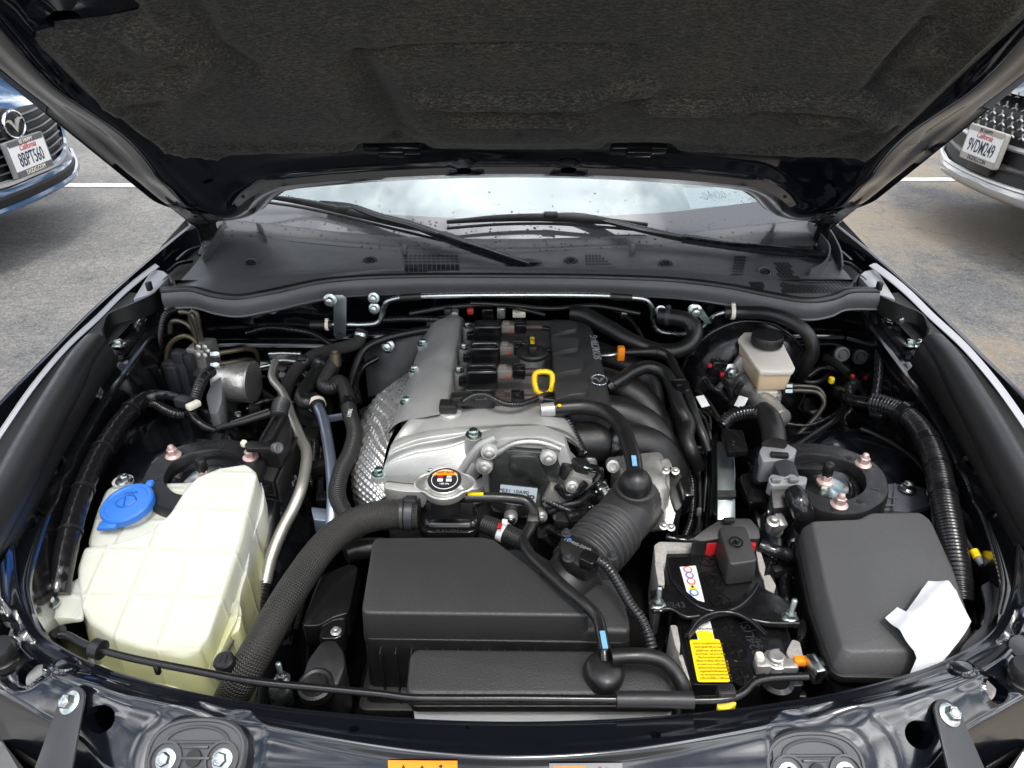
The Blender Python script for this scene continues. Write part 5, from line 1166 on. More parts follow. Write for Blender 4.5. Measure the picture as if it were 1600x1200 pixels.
for u, v, s_ in ((764, 707, 1.1), (757, 730, 1.15), (857, 716, 1.2)):
    b0 = fy(u, v, .776); bm = bmesh.new(); lathe(bm, [(.012, -.012), (.0115, -.002), (.0105, 0)], b0, (0, -1, .25), 22); emit(bm, 'boss', 'alu_cast', cs); bolt(b0, cs, (0, -1, .25), 'alu_bright', s_ * .9)
hose('casting_rib', [fy(u, v, .784) for u, v in ((770, 712), (785, 703), (800, 694), (830, 690), (855, 694), (875, 702))], .0045, 'alu_bright', cs, seg=10)
hose('casting_rib', [fy(u, v, .786) for u, v in ((712, 752), (735, 715), (752, 695), (775, 684))], .006, 'alu_cast', cs, seg=10)
# lower front clutter: tensioner, alternator bracket, pulleys
for u, v, r_, m_ in ((798, 812, .009, 'zinc'), (846, 808, .009, 'alu_bright'), (874, 808, .009, 'nut_pink'), (894, 760, .010, 'alu_bright')):
    b0 = fy(u, v, .765); bm = bmesh.new(); lathe(bm, [(r_ * 1.1, -.02), (r_ * 1.05, -.004), (r_ * .9, 0)], b0, (0, -1, .4), 18); q = emit(bm, 'boss', 'alu_deck', en); bolt(b0, q, (0, -1, .4), m_, .85)
bm = bmesh.new(); box(bm, fy(868, 775, .775), (.030, .02, .034), .005, rot3(0, 20, 0)); box(bm, fy(905, 748, .78), (.034, .02, .02), .005, rot3(0, 30, 0)); box(bm, fy(885, 790, .775), (.022, .02, .03), .004, rot3(0, -15, 0)); emit(bm, 'casting_lug', 'alu_deck', en, kind='stuff')
for pts, r_, m_ in (([(860, 800), (880, 790), (905, 785), (925, 770)], .006, 'loom'), ([(870, 760), (885, 775), (900, 770), (915, 755)], .005, 'tape'), ([(850, 830), (870, 845), (895, 835)], .012, 'grime'), ([(880, 815), (900, 830), (915, 820), (925, 800)], .009, 'plastic')):
    hose('clutter_pipe', [fy(u, v, .765) for u, v in pts], r_, m_, en, seg=10)
bm = bmesh.new(); box(bm, fy(905, 800, .80), (.07, .04, .05), .004, rotz(12)); box(bm, fy(880, 830, .80), (.08, .05, .05), .004); emit(bm, 'alternator', 'grime', en)
cnn = thing('sensor_connector', 'black connector with coloured wires at the front right of the valve cover', 'connector', P(895, 735, .70))
bm = bmesh.new(); box(bm, P(893, 735, .735), (.034, .022, .022), .003, rot3(0, 18, 20)); box(bm, P(907, 728, .745), (.022, .020, .016), .002, rot3(0, 18, 20)); emit(bm, 'body', 'plastic', cnn)
for k, m_ in enumerate(('red', 'yellow', 'white', 'zinc_green')): hose('wire', Q([(905 + k, 722 + 2 * k, .750), (915 + k, 726 + 2 * k, .748), (930, 730 + k, .74), (942, 735, .73)]), .0013, m_, cnn, seg=6)
hose('sleeve', Q([(915, 730, .745), (938, 736, .735), (935, 748, .725), (920, 760, .715), (905, 772, .705)]), .006, 'tape', cnn, seg=10)
hose('sleeve', Q([(868, 615, .765), (878, 640, .76), (890, 665, .752), (900, 685, .742), (910, 708, .73)]), .0075, 'loom', cnn, seg=12, step=.001, prof=ribs(.0048, .2))
# heat shield
rows = [Q([(668, 560, .738), (655, 600, .738), (635, 640, .738), (612, 680, .735), (602, 710, .73), (598, 740, .715), (602, 775, .70)]), Q([(640, 580, .735), (622, 615, .735), (606, 650, .733), (590, 690, .728), (584, 720, .722), (582, 750, .708), (590, 785, .69)]),
        Q([(605, 605, .720), (590, 630, .720), (578, 665, .716), (569, 700, .710), (566, 730, .704), (568, 762, .69), (582, 795, .672)]), Q([(585, 622, .69), (570, 645, .69), (559, 680, .688), (552, 712, .684), (551, 740, .678), (556, 772, .665), (575, 805, .648)]), Q([(580, 640, .62), (565, 665, .62), (556, 700, .62), (550, 735, .61), (550, 760, .60), (556, 795, .59), (575, 825, .58)])]
def dimp(p, a, b):
    q = math.sin(a * 85) * math.sin(b * 52 + (1 if int(a * 85 / math.pi) % 2 else 0) * math.pi * 0); return p + V((-.4, -.3, .8)) * .0022 * q
bm = patch(rows, 190, 110, dimp); hs = emit(bm, 'heat_shield', 'foil', en, sharp=80); hs['label'] = 'dimpled silver foil heat shield'
for k, (u, v) in enumerate(((612, 655), (606, 665), (618, 645))): hose('crease', Q([(u - 4, v + 8, .742), (u + 4, v - 2, .745), (u + 12, v - 12, .745)]), .0014, 'foil', hs, seg=6)
# rear of the head: sensor cluster
for u, v, sx_, sy_, sz_, m_ in ((735, 486, .013, .012, .012, 'red_ink'), (762, 489, .022, .025, .025, 'plastic_smooth'), (783, 488, .016, .016, .022, 'alu_bright'), (709, 491, .018, .018, .016, 'alu_cast')):
    bm = bmesh.new(); box(bm, P(u, v, .775), (sx_, sy_, sz_), .003); emit(bm, 'rear_sensor', m_, en)
bm = bmesh.new(); box(bm, P(811, 490, .785), (.024, .014, .012), .002); box(bm, P(808, 490, .792), (.006, .008, .003), .0005); gcn = emit(bm, 'rear_plug', 'cream', en)
hose('rear_lead', [P(735, 474, y=1.2), P(780, 476, y=1.2), P(820, 484, y=1.2), P(852, 492, y=1.19)], .004, 'loom', en, seg=10)

# ------------------------------------------------------------------ radiator filler neck and cap
rn = thing('radiator_filler', 'black filler neck housing with a silver pressure cap bearing an orange warning sticker', 'filler neck', P(700, 800, .64))
bm = bmesh.new(); slab(Q([(660, 786, .722), (672, 780, .722), (735, 780, .722), (748, 790, .722), (747, 815, .715), (738, 822, .712), (670, 822, .712), (657, 812, .714)]), .655, .006, .008, bm=bm); hs_ = emit(bm, 'housing', 'plastic_smooth', rn)
bm = bmesh.new(); slab(Q([(655, 822, .706), (668, 832, .704), (738, 832, .704), (749, 822, .706), (750, 808, .708), (655, 808, .708)]), .69, .002, .006, bm=bm); emit(bm, 'flange', 'plastic_smooth', rn); text('AXQH11', .009, P(702, 829, .7055), (1, 0, 0), (0, 1, .1), 'bracket', hs_)
bm = bmesh.new(); slab(Q([(668, 776, .742), (734, 776, .742), (740, 786, .742), (664, 786, .742)]), .715, .003, .004, bm=bm); emit(bm, 'collar', 'plastic', rn)
rc = P(695, 754, .770); ra = V((0, -.12, 1)).normalized()
bm = bmesh.new(); lathe(bm, [(.022, -.04), (.021, -.012), (.024, -.010), (.024, -.004)], rc, ra, 28); emit(bm, 'neck', 'plastic', rn)
bm = bmesh.new()
def capw(a, h):
    e = abs(math.cos(a)); return 1 + .36 * max(0, (e - .80) / .20) ** 1.2 if h > -.0095 else 1
lathe(bm, [(.028, -.012), (.029, -.010), (.029, -.001), (.0275, .0005), (.026, -.0008), (.0225, -.0008), (.022, .003), (.020, .0045), (.001, .0045)], rc, ra, 72, wob=lambda a, h: capw(a, h) if h < .0025 else 1); rcap = emit(bm, 'cap', 'chrome', rn); rcap.data.materials[0] = MAT['alu_bright']
bm = bmesh.new(); lathe(bm, [(.0215, .004), (.0215, .0052), (.001, .0052)], rc, ra, 40); stc = emit(bm, 'sticker', 'ink', rcap)
rx_, ry_, _ = basis(ra)
def rl(a, b, h=.0056): return rc + rx_ * a + ry_ * b + ra * h
bm = bmesh.new(); arc = [rl(.0185 * math.cos(R(t)), .0185 * math.sin(R(t)), .0054) for t in range(25, 156, 10)]; bm.faces.new([bm.verts.new(q) for q in arc]); emit(bm, 'orange_field', 'orange', stc)
bm = bmesh.new(); tube(bm, [rl(.0165 * math.cos(t), .0165 * math.sin(t), .0054) for t in (2 * math.pi * k / 30 for k in range(31))], .0005, 6, .003); emit(bm, 'ring', 'white', stc)
for a, b, w_, h_, m_ in ((-.0055, -.001, .007, .005, 'white'), (-.0055, .005, .006, .004, 'red'), (.0055, -.001, .007, .005, 'white'), (.0055, .005, .006, .003, 'white')): bm = bmesh.new(); box(bm, rl(a, b, .0055), (w_, h_, .0004), 0, Matrix((rx_, ry_, ra)).transposed()); emit(bm, 'pictogram', m_, stc)
text('HOT  0108', .005, rl(0, .0125, .0058), rx_, ry_, 'ink', stc); text('108 kPa', .004, rl(0, -.008, .0058), rx_, ry_, 'white', stc)
# overflow hose from the neck
oh = thing('overflow_hose', 'slim black overflow hose looping from the filler cap across the air box', 'hose', P(830, 850, .65))
OH = Q([(728, 777, .750), (760, 777, .750), (800, 779, .748), (823, 784, .744), (834, 800, .738), (830, 822, .730), (818, 845, .726), (828, 866, .726), (850, 888, .727), (885, 920, .727), (915, 945, .727), (933, 965, .724), (940, 990, .722), (945, 1018, .722)])
hose('hose', OH, .0068, 'rubber', oh, seg=16, step=.004); clampring('clip', OH, .33, .0072, .012, 'plastic', oh)
bm = bmesh.new(); box(bm, P(743, 772, .757), (.02, .004, .003), .0006); emit(bm, 'paint_mark', 'yellow', oh)
bm = bmesh.new(); tube(bm, [OH[-2] + V((0, -.0025, .0068 * .97)) * .999 , OH[-1] + V((0, -.0015, .0064))], .0032, 6, .004, flat=(.3, 1)); emit(bm, 'label', 'label_sky', oh)
# hose stub with white clamp
sh = thing('coolant_stub', 'short grey hose stub with a white marked clamp by the filler neck', 'hose', P(790, 830, .65))
SH = Q([(755, 818, .700), (780, 828, .698), (800, 838, .695), (825, 850, .69)])
hose('hose', SH, .0125, 'hose_ring', sh, seg=20); clampring('clamp', SH, .45, .0128, .008, 'white', sh); bm = bmesh.new(); box(bm, P(781, 822, .714), (.005, .010, .003), .0005, rot3(0, 0, -10)); emit(bm, 'mark', 'red', sh)
hose('lower_hose', Q([(540, 865, .655), (560, 858, .655), (600, 855, .655)]), .014, 'rubber', sh, seg=16)

# ------------------------------------------------------------------ air filter box
ax = thing('air_filter_box', 'large matt black air filter box with a chamfered lid in front of the engine', 'air box', P(780, 960, .52))
bm = bmesh.new(); slab(Q([(583, 839, .718), (752, 838, .718), (770, 841, .718), (918, 950, .712), (920, 962, .711), (564, 958, .711)]), .660, .005, .010, .003, 3, bm); emit(bm, 'lid', 'plastic_grey', ax)
bm = bmesh.new(); slab(Q([(880, 915, .697), (915, 895, .697), (968, 905, .697), (985, 972, .690), (984, 988, .688), (900, 985, .688)]), .64, .005, .010, .002, 3, bm); emit(bm, 'lid_step', 'plastic_grey', ax)
wy = P(700, 960, .711).y - .001; xl, xr_ = P(564, 958, .711).x, P(985, 985, .688).x
bm = bmesh.new(); slab([V((xl - .001, wy, .672)), V((xl + .004, wy + .13, .672)), V((.02, wy + .15, .672)), V((xr_, wy + .05, .672)), V((xr_ + .002, wy - .006, .672))], .545, .004, .010, .004, 2, bm); emit(bm, 'body', 'plastic', ax)
bm = bmesh.new(); slab([V((xl - .016, wy - .018, .570)), V((xl - .012, wy + .10, .570)), V((xr_ + .012, wy + .05, .570)), V((xr_ + .012, wy - .022, .570))], .555, .003, .012, 0, 2, bm); emit(bm, 'flange', 'plastic', ax)
bm = bmesh.new(); slab([V((xl - .008, wy - .009, .590)), V((xl - .006, wy + .10, .590)), V((xr_ + .008, wy + .05, .590)), V((xr_ + .008, wy - .014, .590))], .570, .003, .012, 0, 2, bm); emit(bm, 'lower_step', 'plastic', ax)
for k in range(19):
    x = xl + .018 + k * .0178; y_ = wy - .006 * k / 18
    bm = bmesh.new(); box(bm, (x, y_ - .003, .612), (.0016, .014, .095), .0004); emit(bm, 'rib', 'plastic', ax)
# intake duct: sensor tube, bellows and elbow
du = thing('intake_duct', 'grey rubber intake bellows joining the air box to the throttle body', 'duct', P(930, 850, .62))
DP = Q([(868, 935, .675), (890, 905, .69), (910, 880, .70)]); hose('sensor_tube', DP, .033, 'plastic', du, seg=32)
BP = Q([(898, 895, .695), (918, 872, .70), (942, 846, .704), (962, 824, .705)])
hose('bellows', BP, [.037, .0395, .040, .039], 'plastic_grey', du, seg=40, step=.0012, prof=ribs_s(.0105, .13))
hose('boot', Q([(958, 828, .705), (975, 808, .705), (990, 790, .70), (1010, 775, .69)]), [.036, .0375, .038, .037], 'plastic_grey', du, seg=36)
bm = bmesh.new(); e0 = P(989, 778, .73); lathe(bm, [(.031, -.03), (.030, -.005), (.028, 0), (.025, .006), (.024, .012), (.026, .014), (.026, .018), (.022, .020)], e0, (.05, -.05, 1), 32); emit(bm, 'port', 'plastic_grey', du)
bm = bmesh.new(); bmesh.ops.create_uvsphere(bm, u_segments=28, v_segments=18, radius=.0215); bmesh.ops.translate(bm, verts=bm.verts, vec=P(993, 756, .758)); emit(bm, 'elbow_ball', 'rubber', du)
bh = Q([(866, 639, .778), (885, 637, .779), (915, 636, .780), (945, 643, .780), (968, 662, .779), (982, 692, .776), (990, 722, .770), (993, 752, .762)])
br = thing('breather_hose', 'smooth black breather hose arching from the valve cover to the intake elbow', 'hose', bh[3]); hose('hose', bh, .0112, 'rubber', br, seg=22, step=.004)
bm = bmesh.new(); lathe(bm, [(.010, -.02), (.0105, .004)], bh[0], bh[1] - bh[0], 20); emit(bm, 'nipple', 'alu_cast', br)
bm = bmesh.new(); lathe(bm, [(.0028, 0), (.0028, .0012), (.0012, .0013)], P(874, 634, .7905), (0, -.2, 1), 14); emit(bm, 'paint_dot', 'yellow', br)
bm = bmesh.new(); tube(bm, [P(990, 712, .7835), P(992, 728, .779)], .0035, 6, .004, flat=(.25, 1)); emit(bm, 'label', 'label_sky', br)
# air flow sensor
af = thing('airflow_sensor', 'black flat airflow sensor with a plugged cable on the intake tube', 'sensor', P(905, 870, .71))
bm = bmesh.new(); slab(Q([(876, 838, .742), (890, 831, .742), (936, 858, .742), (938, 872, .74), (918, 890, .737), (886, 874, .738), (874, 858, .74)]), .715, .003, .005, bm=bm); sb_ = emit(bm, 'body', 'plastic', af)
bm = bmesh.new(); slab(Q([(908, 862, .752), (914, 856, .752), (938, 868, .75), (926, 882, .748), (905, 872, .75)]), .735, .002, .003, bm=bm); emit(bm, 'plug', 'plastic_smooth', af)
for u, v in ((885, 834), (888, 873), (956, 870)): bolt(P(u, v, .743), sb_, m='bracket', s=.8)
bm = bmesh.new(); lathe(bm, [(.0022, 0), (.0022, .0008), (.0005, .0009)], P(890, 843, .7425), (0, 0, 1), 14); emit(bm, 'dot', 'blue_ink', af)
text('197400-D040', .0065, P(902, 851, .7427), P(930, 862, .742) - P(885, 843, .742), (0, 1, 0), 'ink_grey', sb_)
hose('cable', Q([(932, 874, .75), (945, 882, .745), (958, 898, .735), (970, 918, .725), (985, 945, .715), (1002, 968, .708), (1012, 990, .70), (1018, 1012, .69)]), [.006, .0065, .0065, .007], 'loom', af, seg=12, step=.001, prof=ribs(.0042, .13))
# throttle body
bm = bmesh.new(); lathe(bm, [(.044, -.01), (.046, 0), (.046, .02), (.042, .03), (.040, .06)], P(1000, 790, .685), (.45, .75, .25), 36); box(bm, P(1000, 748, .70), (.075, .05, .06), .008, rotz(10), 3); tb = emit(bm, 'throttle_body', 'alu_bright', en); tb['label'] = 'silver aluminium throttle body'
bm = bmesh.new(); pl = Q([(1032, 716, .742), (1046, 716, .742), (1058, 738, .735), (1060, 790, .71), (1052, 822, .69), (1038, 828, .688), (1038, 780, .71)]); prism(bm, pl, [p + V((-.02, .03, -.03)) for p in pl]); bev(bm, .003); fl = emit(bm, 'side_flange', 'alu_bright', tb)
bm = bmesh.new(); slab(Q([(1046, 725, .738), (1058, 730, .738), (1066, 745, .732), (1066, 790, .712), (1056, 800, .706), (1048, 770, .722)]), .66, .005, .006, bm=bm); emit(bm, 'motor_cover', 'plastic', tb)
bm = bmesh.new(); box(bm, P(1067, 775, .715), (.014, .03, .05), .003, rot3(20, 0, 8)); emit(bm, 'plug', 'plastic_smooth', tb)
for u, v, z in ((1040, 735, .74), (1037, 822, .692), (1048, 824, .69), (1055, 736, .738)): bolt(P(u, v, z + .002), tb, (0, -.4, 1), 'alu_bright', .7)
bm = bmesh.new(); lathe(bm, [(.010, -.03), (.009, 0), (.0055, .0005), (.005, -.004)], P(958, 729, .735), (-.1, -.9, .5), 20); emit(bm, 'lug', 'alu_bright', tb)
bm = bmesh.new(); tube(bm, Q([(942, 765, .72), (948, 778, .715), (935, 795, .705), (928, 800, .70)]), .005, 8, .004); emit(bm, 'linkage', 'zinc', tb)

# ------------------------------------------------------------------ coolant reservoir in front of the air box
cr_ = thing('coolant_reservoir', 'long low white coolant tank under a black lid at the front centre', 'fluid tank', P(850, 1080, .60))
bm = bmesh.new(); slab(Q([(650, 1012, .700), (1030, 1016, .700), (1042, 1024, .699), (1056, 1086, .694), (634, 1086, .694), (640, 1022, .699)]), .672, .005, .010, .002, 3, bm); emit(bm, 'lid', 'plastic_grey', cr_)
bm = bmesh.new(); slab(Q([(640, 1104, .678), (1058, 1104, .678), (1054, 1030, .682), (648, 1030, .682)]), .668, .002, .008, bm=bm); emit(bm, 'lid_edge', 'plastic', cr_)
bm = bmesh.new(); tp_ = Q([(644, 1102, .668), (1052, 1102, .668), (1048, 1040, .668), (648, 1040, .668)])
prism(bm, tp_, [tp_[0] + V((.006, -.022, -.05)), tp_[1] + V((-.006, -.022, -.05)), tp_[2] + V((0, 0, -.06)), tp_[3] + V((0, 0, -.06))]); bmesh.ops.recalc_face_normals(bm, faces=bm.faces); bev(bm, .004); emit(bm, 'tank', 'tank_white', cr_)
for u in (715, 832, 950): bm = bmesh.new(); box(bm, P(u, 1106, .668), (.016, .003, .004), .001); emit(bm, 'tab', 'tank_white', cr_)
kc = P(945, 1042, .712); bm = bmesh.new(); lathe(bm, [(.021, -.014), (.0215, -.006), (.0195, .0), (.014, .004), (.001, .005)], kc, (0, -.08, 1), 32, wob=lambda a, h: 1 + .22 * max(0, math.cos(a + 1.57)) ** 6); emit(bm, 'cap', 'rubber', cr_)
hose('cap_nipple', [kc + V((0, .004, .004)), kc + V((0, .012, .010)), kc + V((0, .020, .012))], .005, 'plastic_smooth', cr_, seg=12)
rh2 = thing('bleed_hose', 'black hose curving from the tank cap down beside the battery', 'hose', P(1040, 1040, .64))
hose('hose', Q([(955, 1028, .722), (975, 1026, .722), (1010, 1026, .722), (1036, 1034, .718), (1055, 1052, .71), (1068, 1076, .70), (1072, 1100, .68), (1070, 1130, .65)]), .0085, 'rubber', rh2, seg=18, step=.004)

# ------------------------------------------------------------------ dark gap furniture left of the engine
fp = thing('heat_panel', 'dark pressed steel panel with one bolt between firewall and valve cover', 'panel', P(610, 560, .60))
bm = bmesh.new(); pl = [P(568, 548, y=1.18), P(640, 520, y=1.19), P(668, 515, y=1.2), P(660, 560, y=1.17), P(640, 600, y=1.14), P(575, 622, y=1.12)]; prism(bm, pl, [p + V((0, .004, -.002)) for p in pl]); bev(bm, .0015); fpp = emit(bm, 'panel', 'plastic', fp); bolt(P(606, 541, y=1.175), fp, (0, -1, .3), 'zinc', 1.5)
hose('cable', [P(690, 512, y=1.2), P(640, 520, y=1.185), P(600, 530, y=1.17), P(570, 545, y=1.15), P(555, 575, y=1.12), P(548, 605, y=1.09)], .007, 'rubber', fp, seg=12)
for k in range(3): hose('brake_line', [P(590 - k * 9, 560 + k * 4, y=1.14), P(566 - k * 6, 575 + k * 5, y=1.12), P(556 - k * 4, 600 + k * 4, y=1.09), P(562 - k * 3, 630, y=1.06)], .0055, 'satin', fp, seg=10)
bm = bmesh.new(); slab(Q([(560, 640, .66), (590, 625, .665), (600, 640, .66), (572, 662, .655)]), .62, .002, .004, bm=bm); emit(bm, 'bracket', 'bracket', fp)
ev = thing('heater_valve', 'metal framed valve plate with white trim on the left of the firewall', 'valve', P(440, 580, y=1.17))
bm = bmesh.new(); pl = [P(418, 552, y=1.17), P(470, 552, y=1.17), P(482, 575, y=1.15), P(470, 590, y=1.14), P(430, 588, y=1.14), P(420, 570, y=1.16)]; prism(bm, pl, [p + V((0, .012, 0)) for p in pl]); bev(bm, .003); emit(bm, 'plate', 'plastic_smooth', ev)
for pts, m_ in (([(420, 553), (445, 552), (470, 553)], 'zinc'), ([(424, 565), (445, 563), (462, 565)], 'alu_bright'), ([(455, 598), (468, 612), (476, 620)], 'alu_pipe')): hose('trim', [P(u, v, y=1.145) for u, v in pts], .0032, m_, ev, seg=8)
bm = bmesh.new(); lathe(bm, [(.010, -.012), (.010, .010), (.007, .012)], P(443, 577, y=1.13), (0, -.5, 1), 18); emit(bm, 'knob', 'plastic', ev)
bm = bmesh.new(); lathe(bm, [(.006, -.012), (.006, .010)], P(443, 590, y=1.12), (0, -.5, 1), 14); emit(bm, 'pin', 'alu_bright', ev)
for k, (u, v, zz) in enumerate(((485, 690, .62), (492, 720, .60), (478, 860, .56), (470, 900, .55))):
    bm = bmesh.new(); box(bm, P(u, v, zz), (.03, .05, .03), .005, rot3(10, 5 * k, 15 * k)); emit(bm, 'under_tray_block', 'grime', fp)
for k in range(4): hose('under_hose', Q([(500 - k * 8, 840, .56), (485 - k * 8, 900, .55), (465 - k * 7, 960, .54), (450 - k * 7, 1010, .53)]), .006 - .0008 * k, 'satin', fp, seg=8)
# front of engine, low
for k, (pts, r_, m_) in enumerate((([(760, 815, .62), (790, 812, .62), (830, 822, .61), (860, 840, .60)], .008, 'alu_deck'), ([(930, 800, .66), (950, 790, .67), (962, 770, .68)], .006, 'rubber'), ([(1060, 740, .62), (1072, 790, .60), (1075, 830, .58), (1060, 870, .56)], .007, 'rubber'), ([(1088, 700, .66), (1094, 760, .62), (1092, 820, .58), (1075, 860, .56)], .011, 'rubber'), ([(1160, 800, .64), (1170, 830, .63), (1190, 845, .62)], .008, 'plastic'))):
    hose('low_pipe', Q(pts), r_, m_, en, seg=10)
# ------------------------------------------------------------------ battery
bt = thing('battery', 'small black car battery with yellow warning label and grey foam jacket', 'battery', P(1140, 970, .46))
BZ = .680
def bp_(u, v, dz=0.0): return P(u, v, BZ + dz)
bm = bmesh.new(); slab([bp_(1034, 860), bp_(1200, 862), bp_(1258, 1072), bp_(1080, 1070)], .50, .004, .006, bm=bm); emit(bm, 'case', 'plastic_smooth', bt)
bm = bmesh.new(); slab([bp_(1040, 868, .003), bp_(1190, 868, .003), bp_(1232, 1030, .003), bp_(1230, 1040, .003), bp_(1176, 1040, .003), bp_(1182, 1066, .003), bp_(1086, 1064, .003)], BZ - .01, .002, .006, bm=bm); bl = emit(bm, 'cell_lid', 'plastic_smooth', bt)
def mk_plug(bm):
    lathe(bm, [(.0125, -.001), (.0125, .0012), (.0108, .0014), (.0105, .0004), (.001, .0004)], (0, 0, 0), seg=28)
    box(bm, (0, 0, .001), (.014, .0025, .0022), .0004); box(bm, (0, 0, .001), (.0025, .014, .0024), .0004)
for u, v in ((1106, 874), (1117, 907), (1127, 941), (1138, 979), (1150, 1018), (1160, 1058)): place('cell_plug', 'cell_plug', mk_plug, 'plastic_smooth', bp_(u, v, .0032), bt, (0, 0, 1), 1.0, 8)
lw = flatpoly([bp_(*p, .0034) for p in ((1062, 886), (1087, 884), (1101, 941), (1090, 938), (1073, 925))], .0003, 'white', 'hazard_label', bt); lw['label'] = 'white strip label with round warning symbols'
def dia(u, v, r_, m_, mi, tri=False):
    c = bp_(u, v, .0040); bm = bmesh.new()
    if tri: bm.faces.new([bm.verts.new(c + V((r_ * a, r_ * b, 0))) for a, b in ((-1, -.8), (1, -.8), (0, 1))])
    else: lathe(bm, [(r_, 0), (r_, .0003)], c, (0, 0, 1), 20)
    o = emit(bm, 'symbol', m_, lw)
    bm = bmesh.new(); lathe(bm, [(r_ * (.7 if not tri else .3), 0), (r_ * (.7 if not tri else .3), .0003)], c + V((0, 0, .0002)), (0, 0, 1), 16); emit(bm, 'symbol_core', mi, lw)
dia(1074.5, 890, .0055, 'red_ink', 'white'); dia(1077.5, 899, .0052, 'blue_ink', 'label_blue'); dia(1080, 908.5, .0055, 'red_ink', 'white'); dia(1082, 917, .0058, 'label_yellow', 'ink', True); dia(1084.5, 926, .0055, 'blue_ink', 'label_blue')
lw2 = flatpoly([bp_(*p, .0034) for p in ((1086, 985), (1096, 962), (1108, 964), (1117, 1002), (1091, 1001))], .0003, 'white', 'brand_label', bt)
bm = bmesh.new(); c = bp_(1102, 993, .0040); lathe(bm, [(.0095, 0), (.0095, .0003)], c, (0, 0, 1), 24, wob=lambda a, h: .65 + .35 * abs(math.cos(a)) ** .8); emit(bm, 'yellow_oval', 'label_yellow', lw2); text('PANASONIC', .0045, bp_(1098, 983, .0042), (1, 0, 0), (0, 1, 0), 'zinc_green', lw2); text('&%', .008, bp_(1099, 971, .0042), (1, 0, 0), (0, 1, 0), 'ink_grey', lw2)
ly = flatpoly([bp_(*p, .0036) for p in ((1077, 1000), (1124, 999), (1141, 1066), (1090, 1066))], .0003, 'label_yellow', 'warning_label', bt, rr=.003); ly['label'] = 'yellow warning label covered in small print'
rn_ = random.Random(5)
for k in range(11):
    v = 1005.5 + k * 5.4; u0 = 1083 + k * 1.25; c = bp_((u0 + u0 + 47 + k * .25) / 2 - 1, v, .0041)
    text(''.join(rn_.choice('abcdefghkmnorstuvwxyz  ABE') for _ in range(22)), .0040, c, (1, 0, 0), (0, 1, 0), 'print', ly, sx=.78)
text('CB24L(S)', .0155, bp_(1176, 1003, .0036), (-.05, 1, 0), (-1, -.05, 0), 'bracket', bt); text('-MF', .011, bp_(1186, 1005, .0036), (-.05, 1, 0), (-1, -.05, 0), 'bracket', bt); text('FG1', .013, bp_(1217, 1024, .0036), (-.05, 1, 0), (-1, -.05, 0), 'ink_grey', bt)
# foam jacket pieces
for pl, z0 in (([(1022, 852), (1030, 846), (1125, 849), (1125, 858), (1042, 860), (1040, 880), (1024, 880)], .60), ([(1023, 878), (1036, 878), (1039, 914), (1029, 916)], .60), ([(1180, 850), (1188, 860), (1196, 885), (1193, 905), (1186, 890)], .60), ([(1192, 900), (1203, 897), (1213, 915), (1208, 930), (1198, 930)], .60), ([(1047, 976), (1058, 977), (1063, 1005), (1062, 1022), (1055, 1010)], .56), ([(1228, 1018), (1238, 998), (1250, 1002), (1256, 1026), (1252, 1030), (1234, 1030)], .60), ([(1060, 1025), (1066, 1022), (1078, 1062), (1075, 1066)], .56)):
    bm = bmesh.new(); slab([bp_(u, v, .006) for u, v in pl], z0, .0015, .003, bm=bm); emit(bm, 'foam_jacket', 'cell_foam', bt)
# hold-down
hd = thing('battery_clamp', 'black pressed hold-down bracket across the battery with two studs', 'bracket', bp_(1140, 955))
pl = [(1016, 922), (1040, 918), (1052, 905), (1066, 925), (1095, 948), (1125, 954), (1150, 948), (1170, 930), (1184, 912), (1200, 922), (1232, 938), (1246, 958), (1248, 978), (1200, 976), (1178, 968), (1150, 958), (1120, 962), (1095, 975), (1078, 995), (1070, 992), (1082, 968), (1070, 958), (1048, 952), (1022, 956)]
bm = bmesh.new(); a = [bp_(u, v, .018) for u, v in pl]; bot = [p + V((0, 0, -.004)) for p in a]; prism(bm, a, bot); bmesh.ops.recalc_face_normals(bm, faces=bm.faces); bev(bm, .0012); emit(bm, 'plate', 'satin', hd)
for pts in ([(1020, 955), (1048, 951), (1072, 964), (1092, 962)], [(1174, 968), (1200, 973), (1248, 974)], [(1052, 908), (1068, 928), (1096, 950), (1125, 956), (1150, 950), (1172, 932), (1184, 914)], [(1074, 992), (1092, 968), (1118, 957), (1148, 958), (1176, 972), (1198, 992)]):
    hose('rolled_edge', [bp_(u, v, .0185) for u, v in pts], .0028, 'satin', hd, seg=8)
text('N243', .012, bp_(1053, 946, .0184), (1, .05, 0), (0, 1, 0), 'bracket', hd)
stud(bp_(1027, 946, .018), hd, s=.85); stud(bp_(1234, 966, .018), hd, s=.85)
bm = bmesh.new(); slab([bp_(*p, .012) for p in ((1246, 970), (1258, 966), (1262, 985), (1254, 1000), (1246, 992))], .62, .002, .004, bm=bm); emit(bm, 'end_hook', 'satin', hd)
# positive terminal cover
pc = thing('terminal_cover', 'black hinged cover marked plus over the battery positive terminal', 'terminal cover', bp_(1150, 860))
bm = bmesh.new(); slab(Q([(1124, 826, .722), (1130, 821, .722), (1163, 822, .722), (1167, 827, .722), (1184, 876, .716), (1140, 882, .716)]), .684, .004, .006, .003, 3, bm); pcv = emit(bm, 'lid', 'plastic_grey', pc)
bm = bmesh.new(); box(bm, P(1159, 886, .705), (.022, .003, .0035), .001, rot3(0, 0, -3)); emit(bm, 'latch', 'plastic_grey', pc)
bm = bmesh.new(); lathe(bm, [(.0085, 0), (.0085, .0008), (.0072, .0009), (.0070, .0002)], P(1150, 847, .7222), (0, -.1, 1), 28, cap=False); box(bm, P(1150, 847, .7226), (.009, .002, .0012), 0, rot3(-6)); box(bm, P(1150, 847, .7226), (.002, .009, .0012), 0, rot3(-6)); emit(bm, 'plus_mark', 'plastic_smooth', pc)
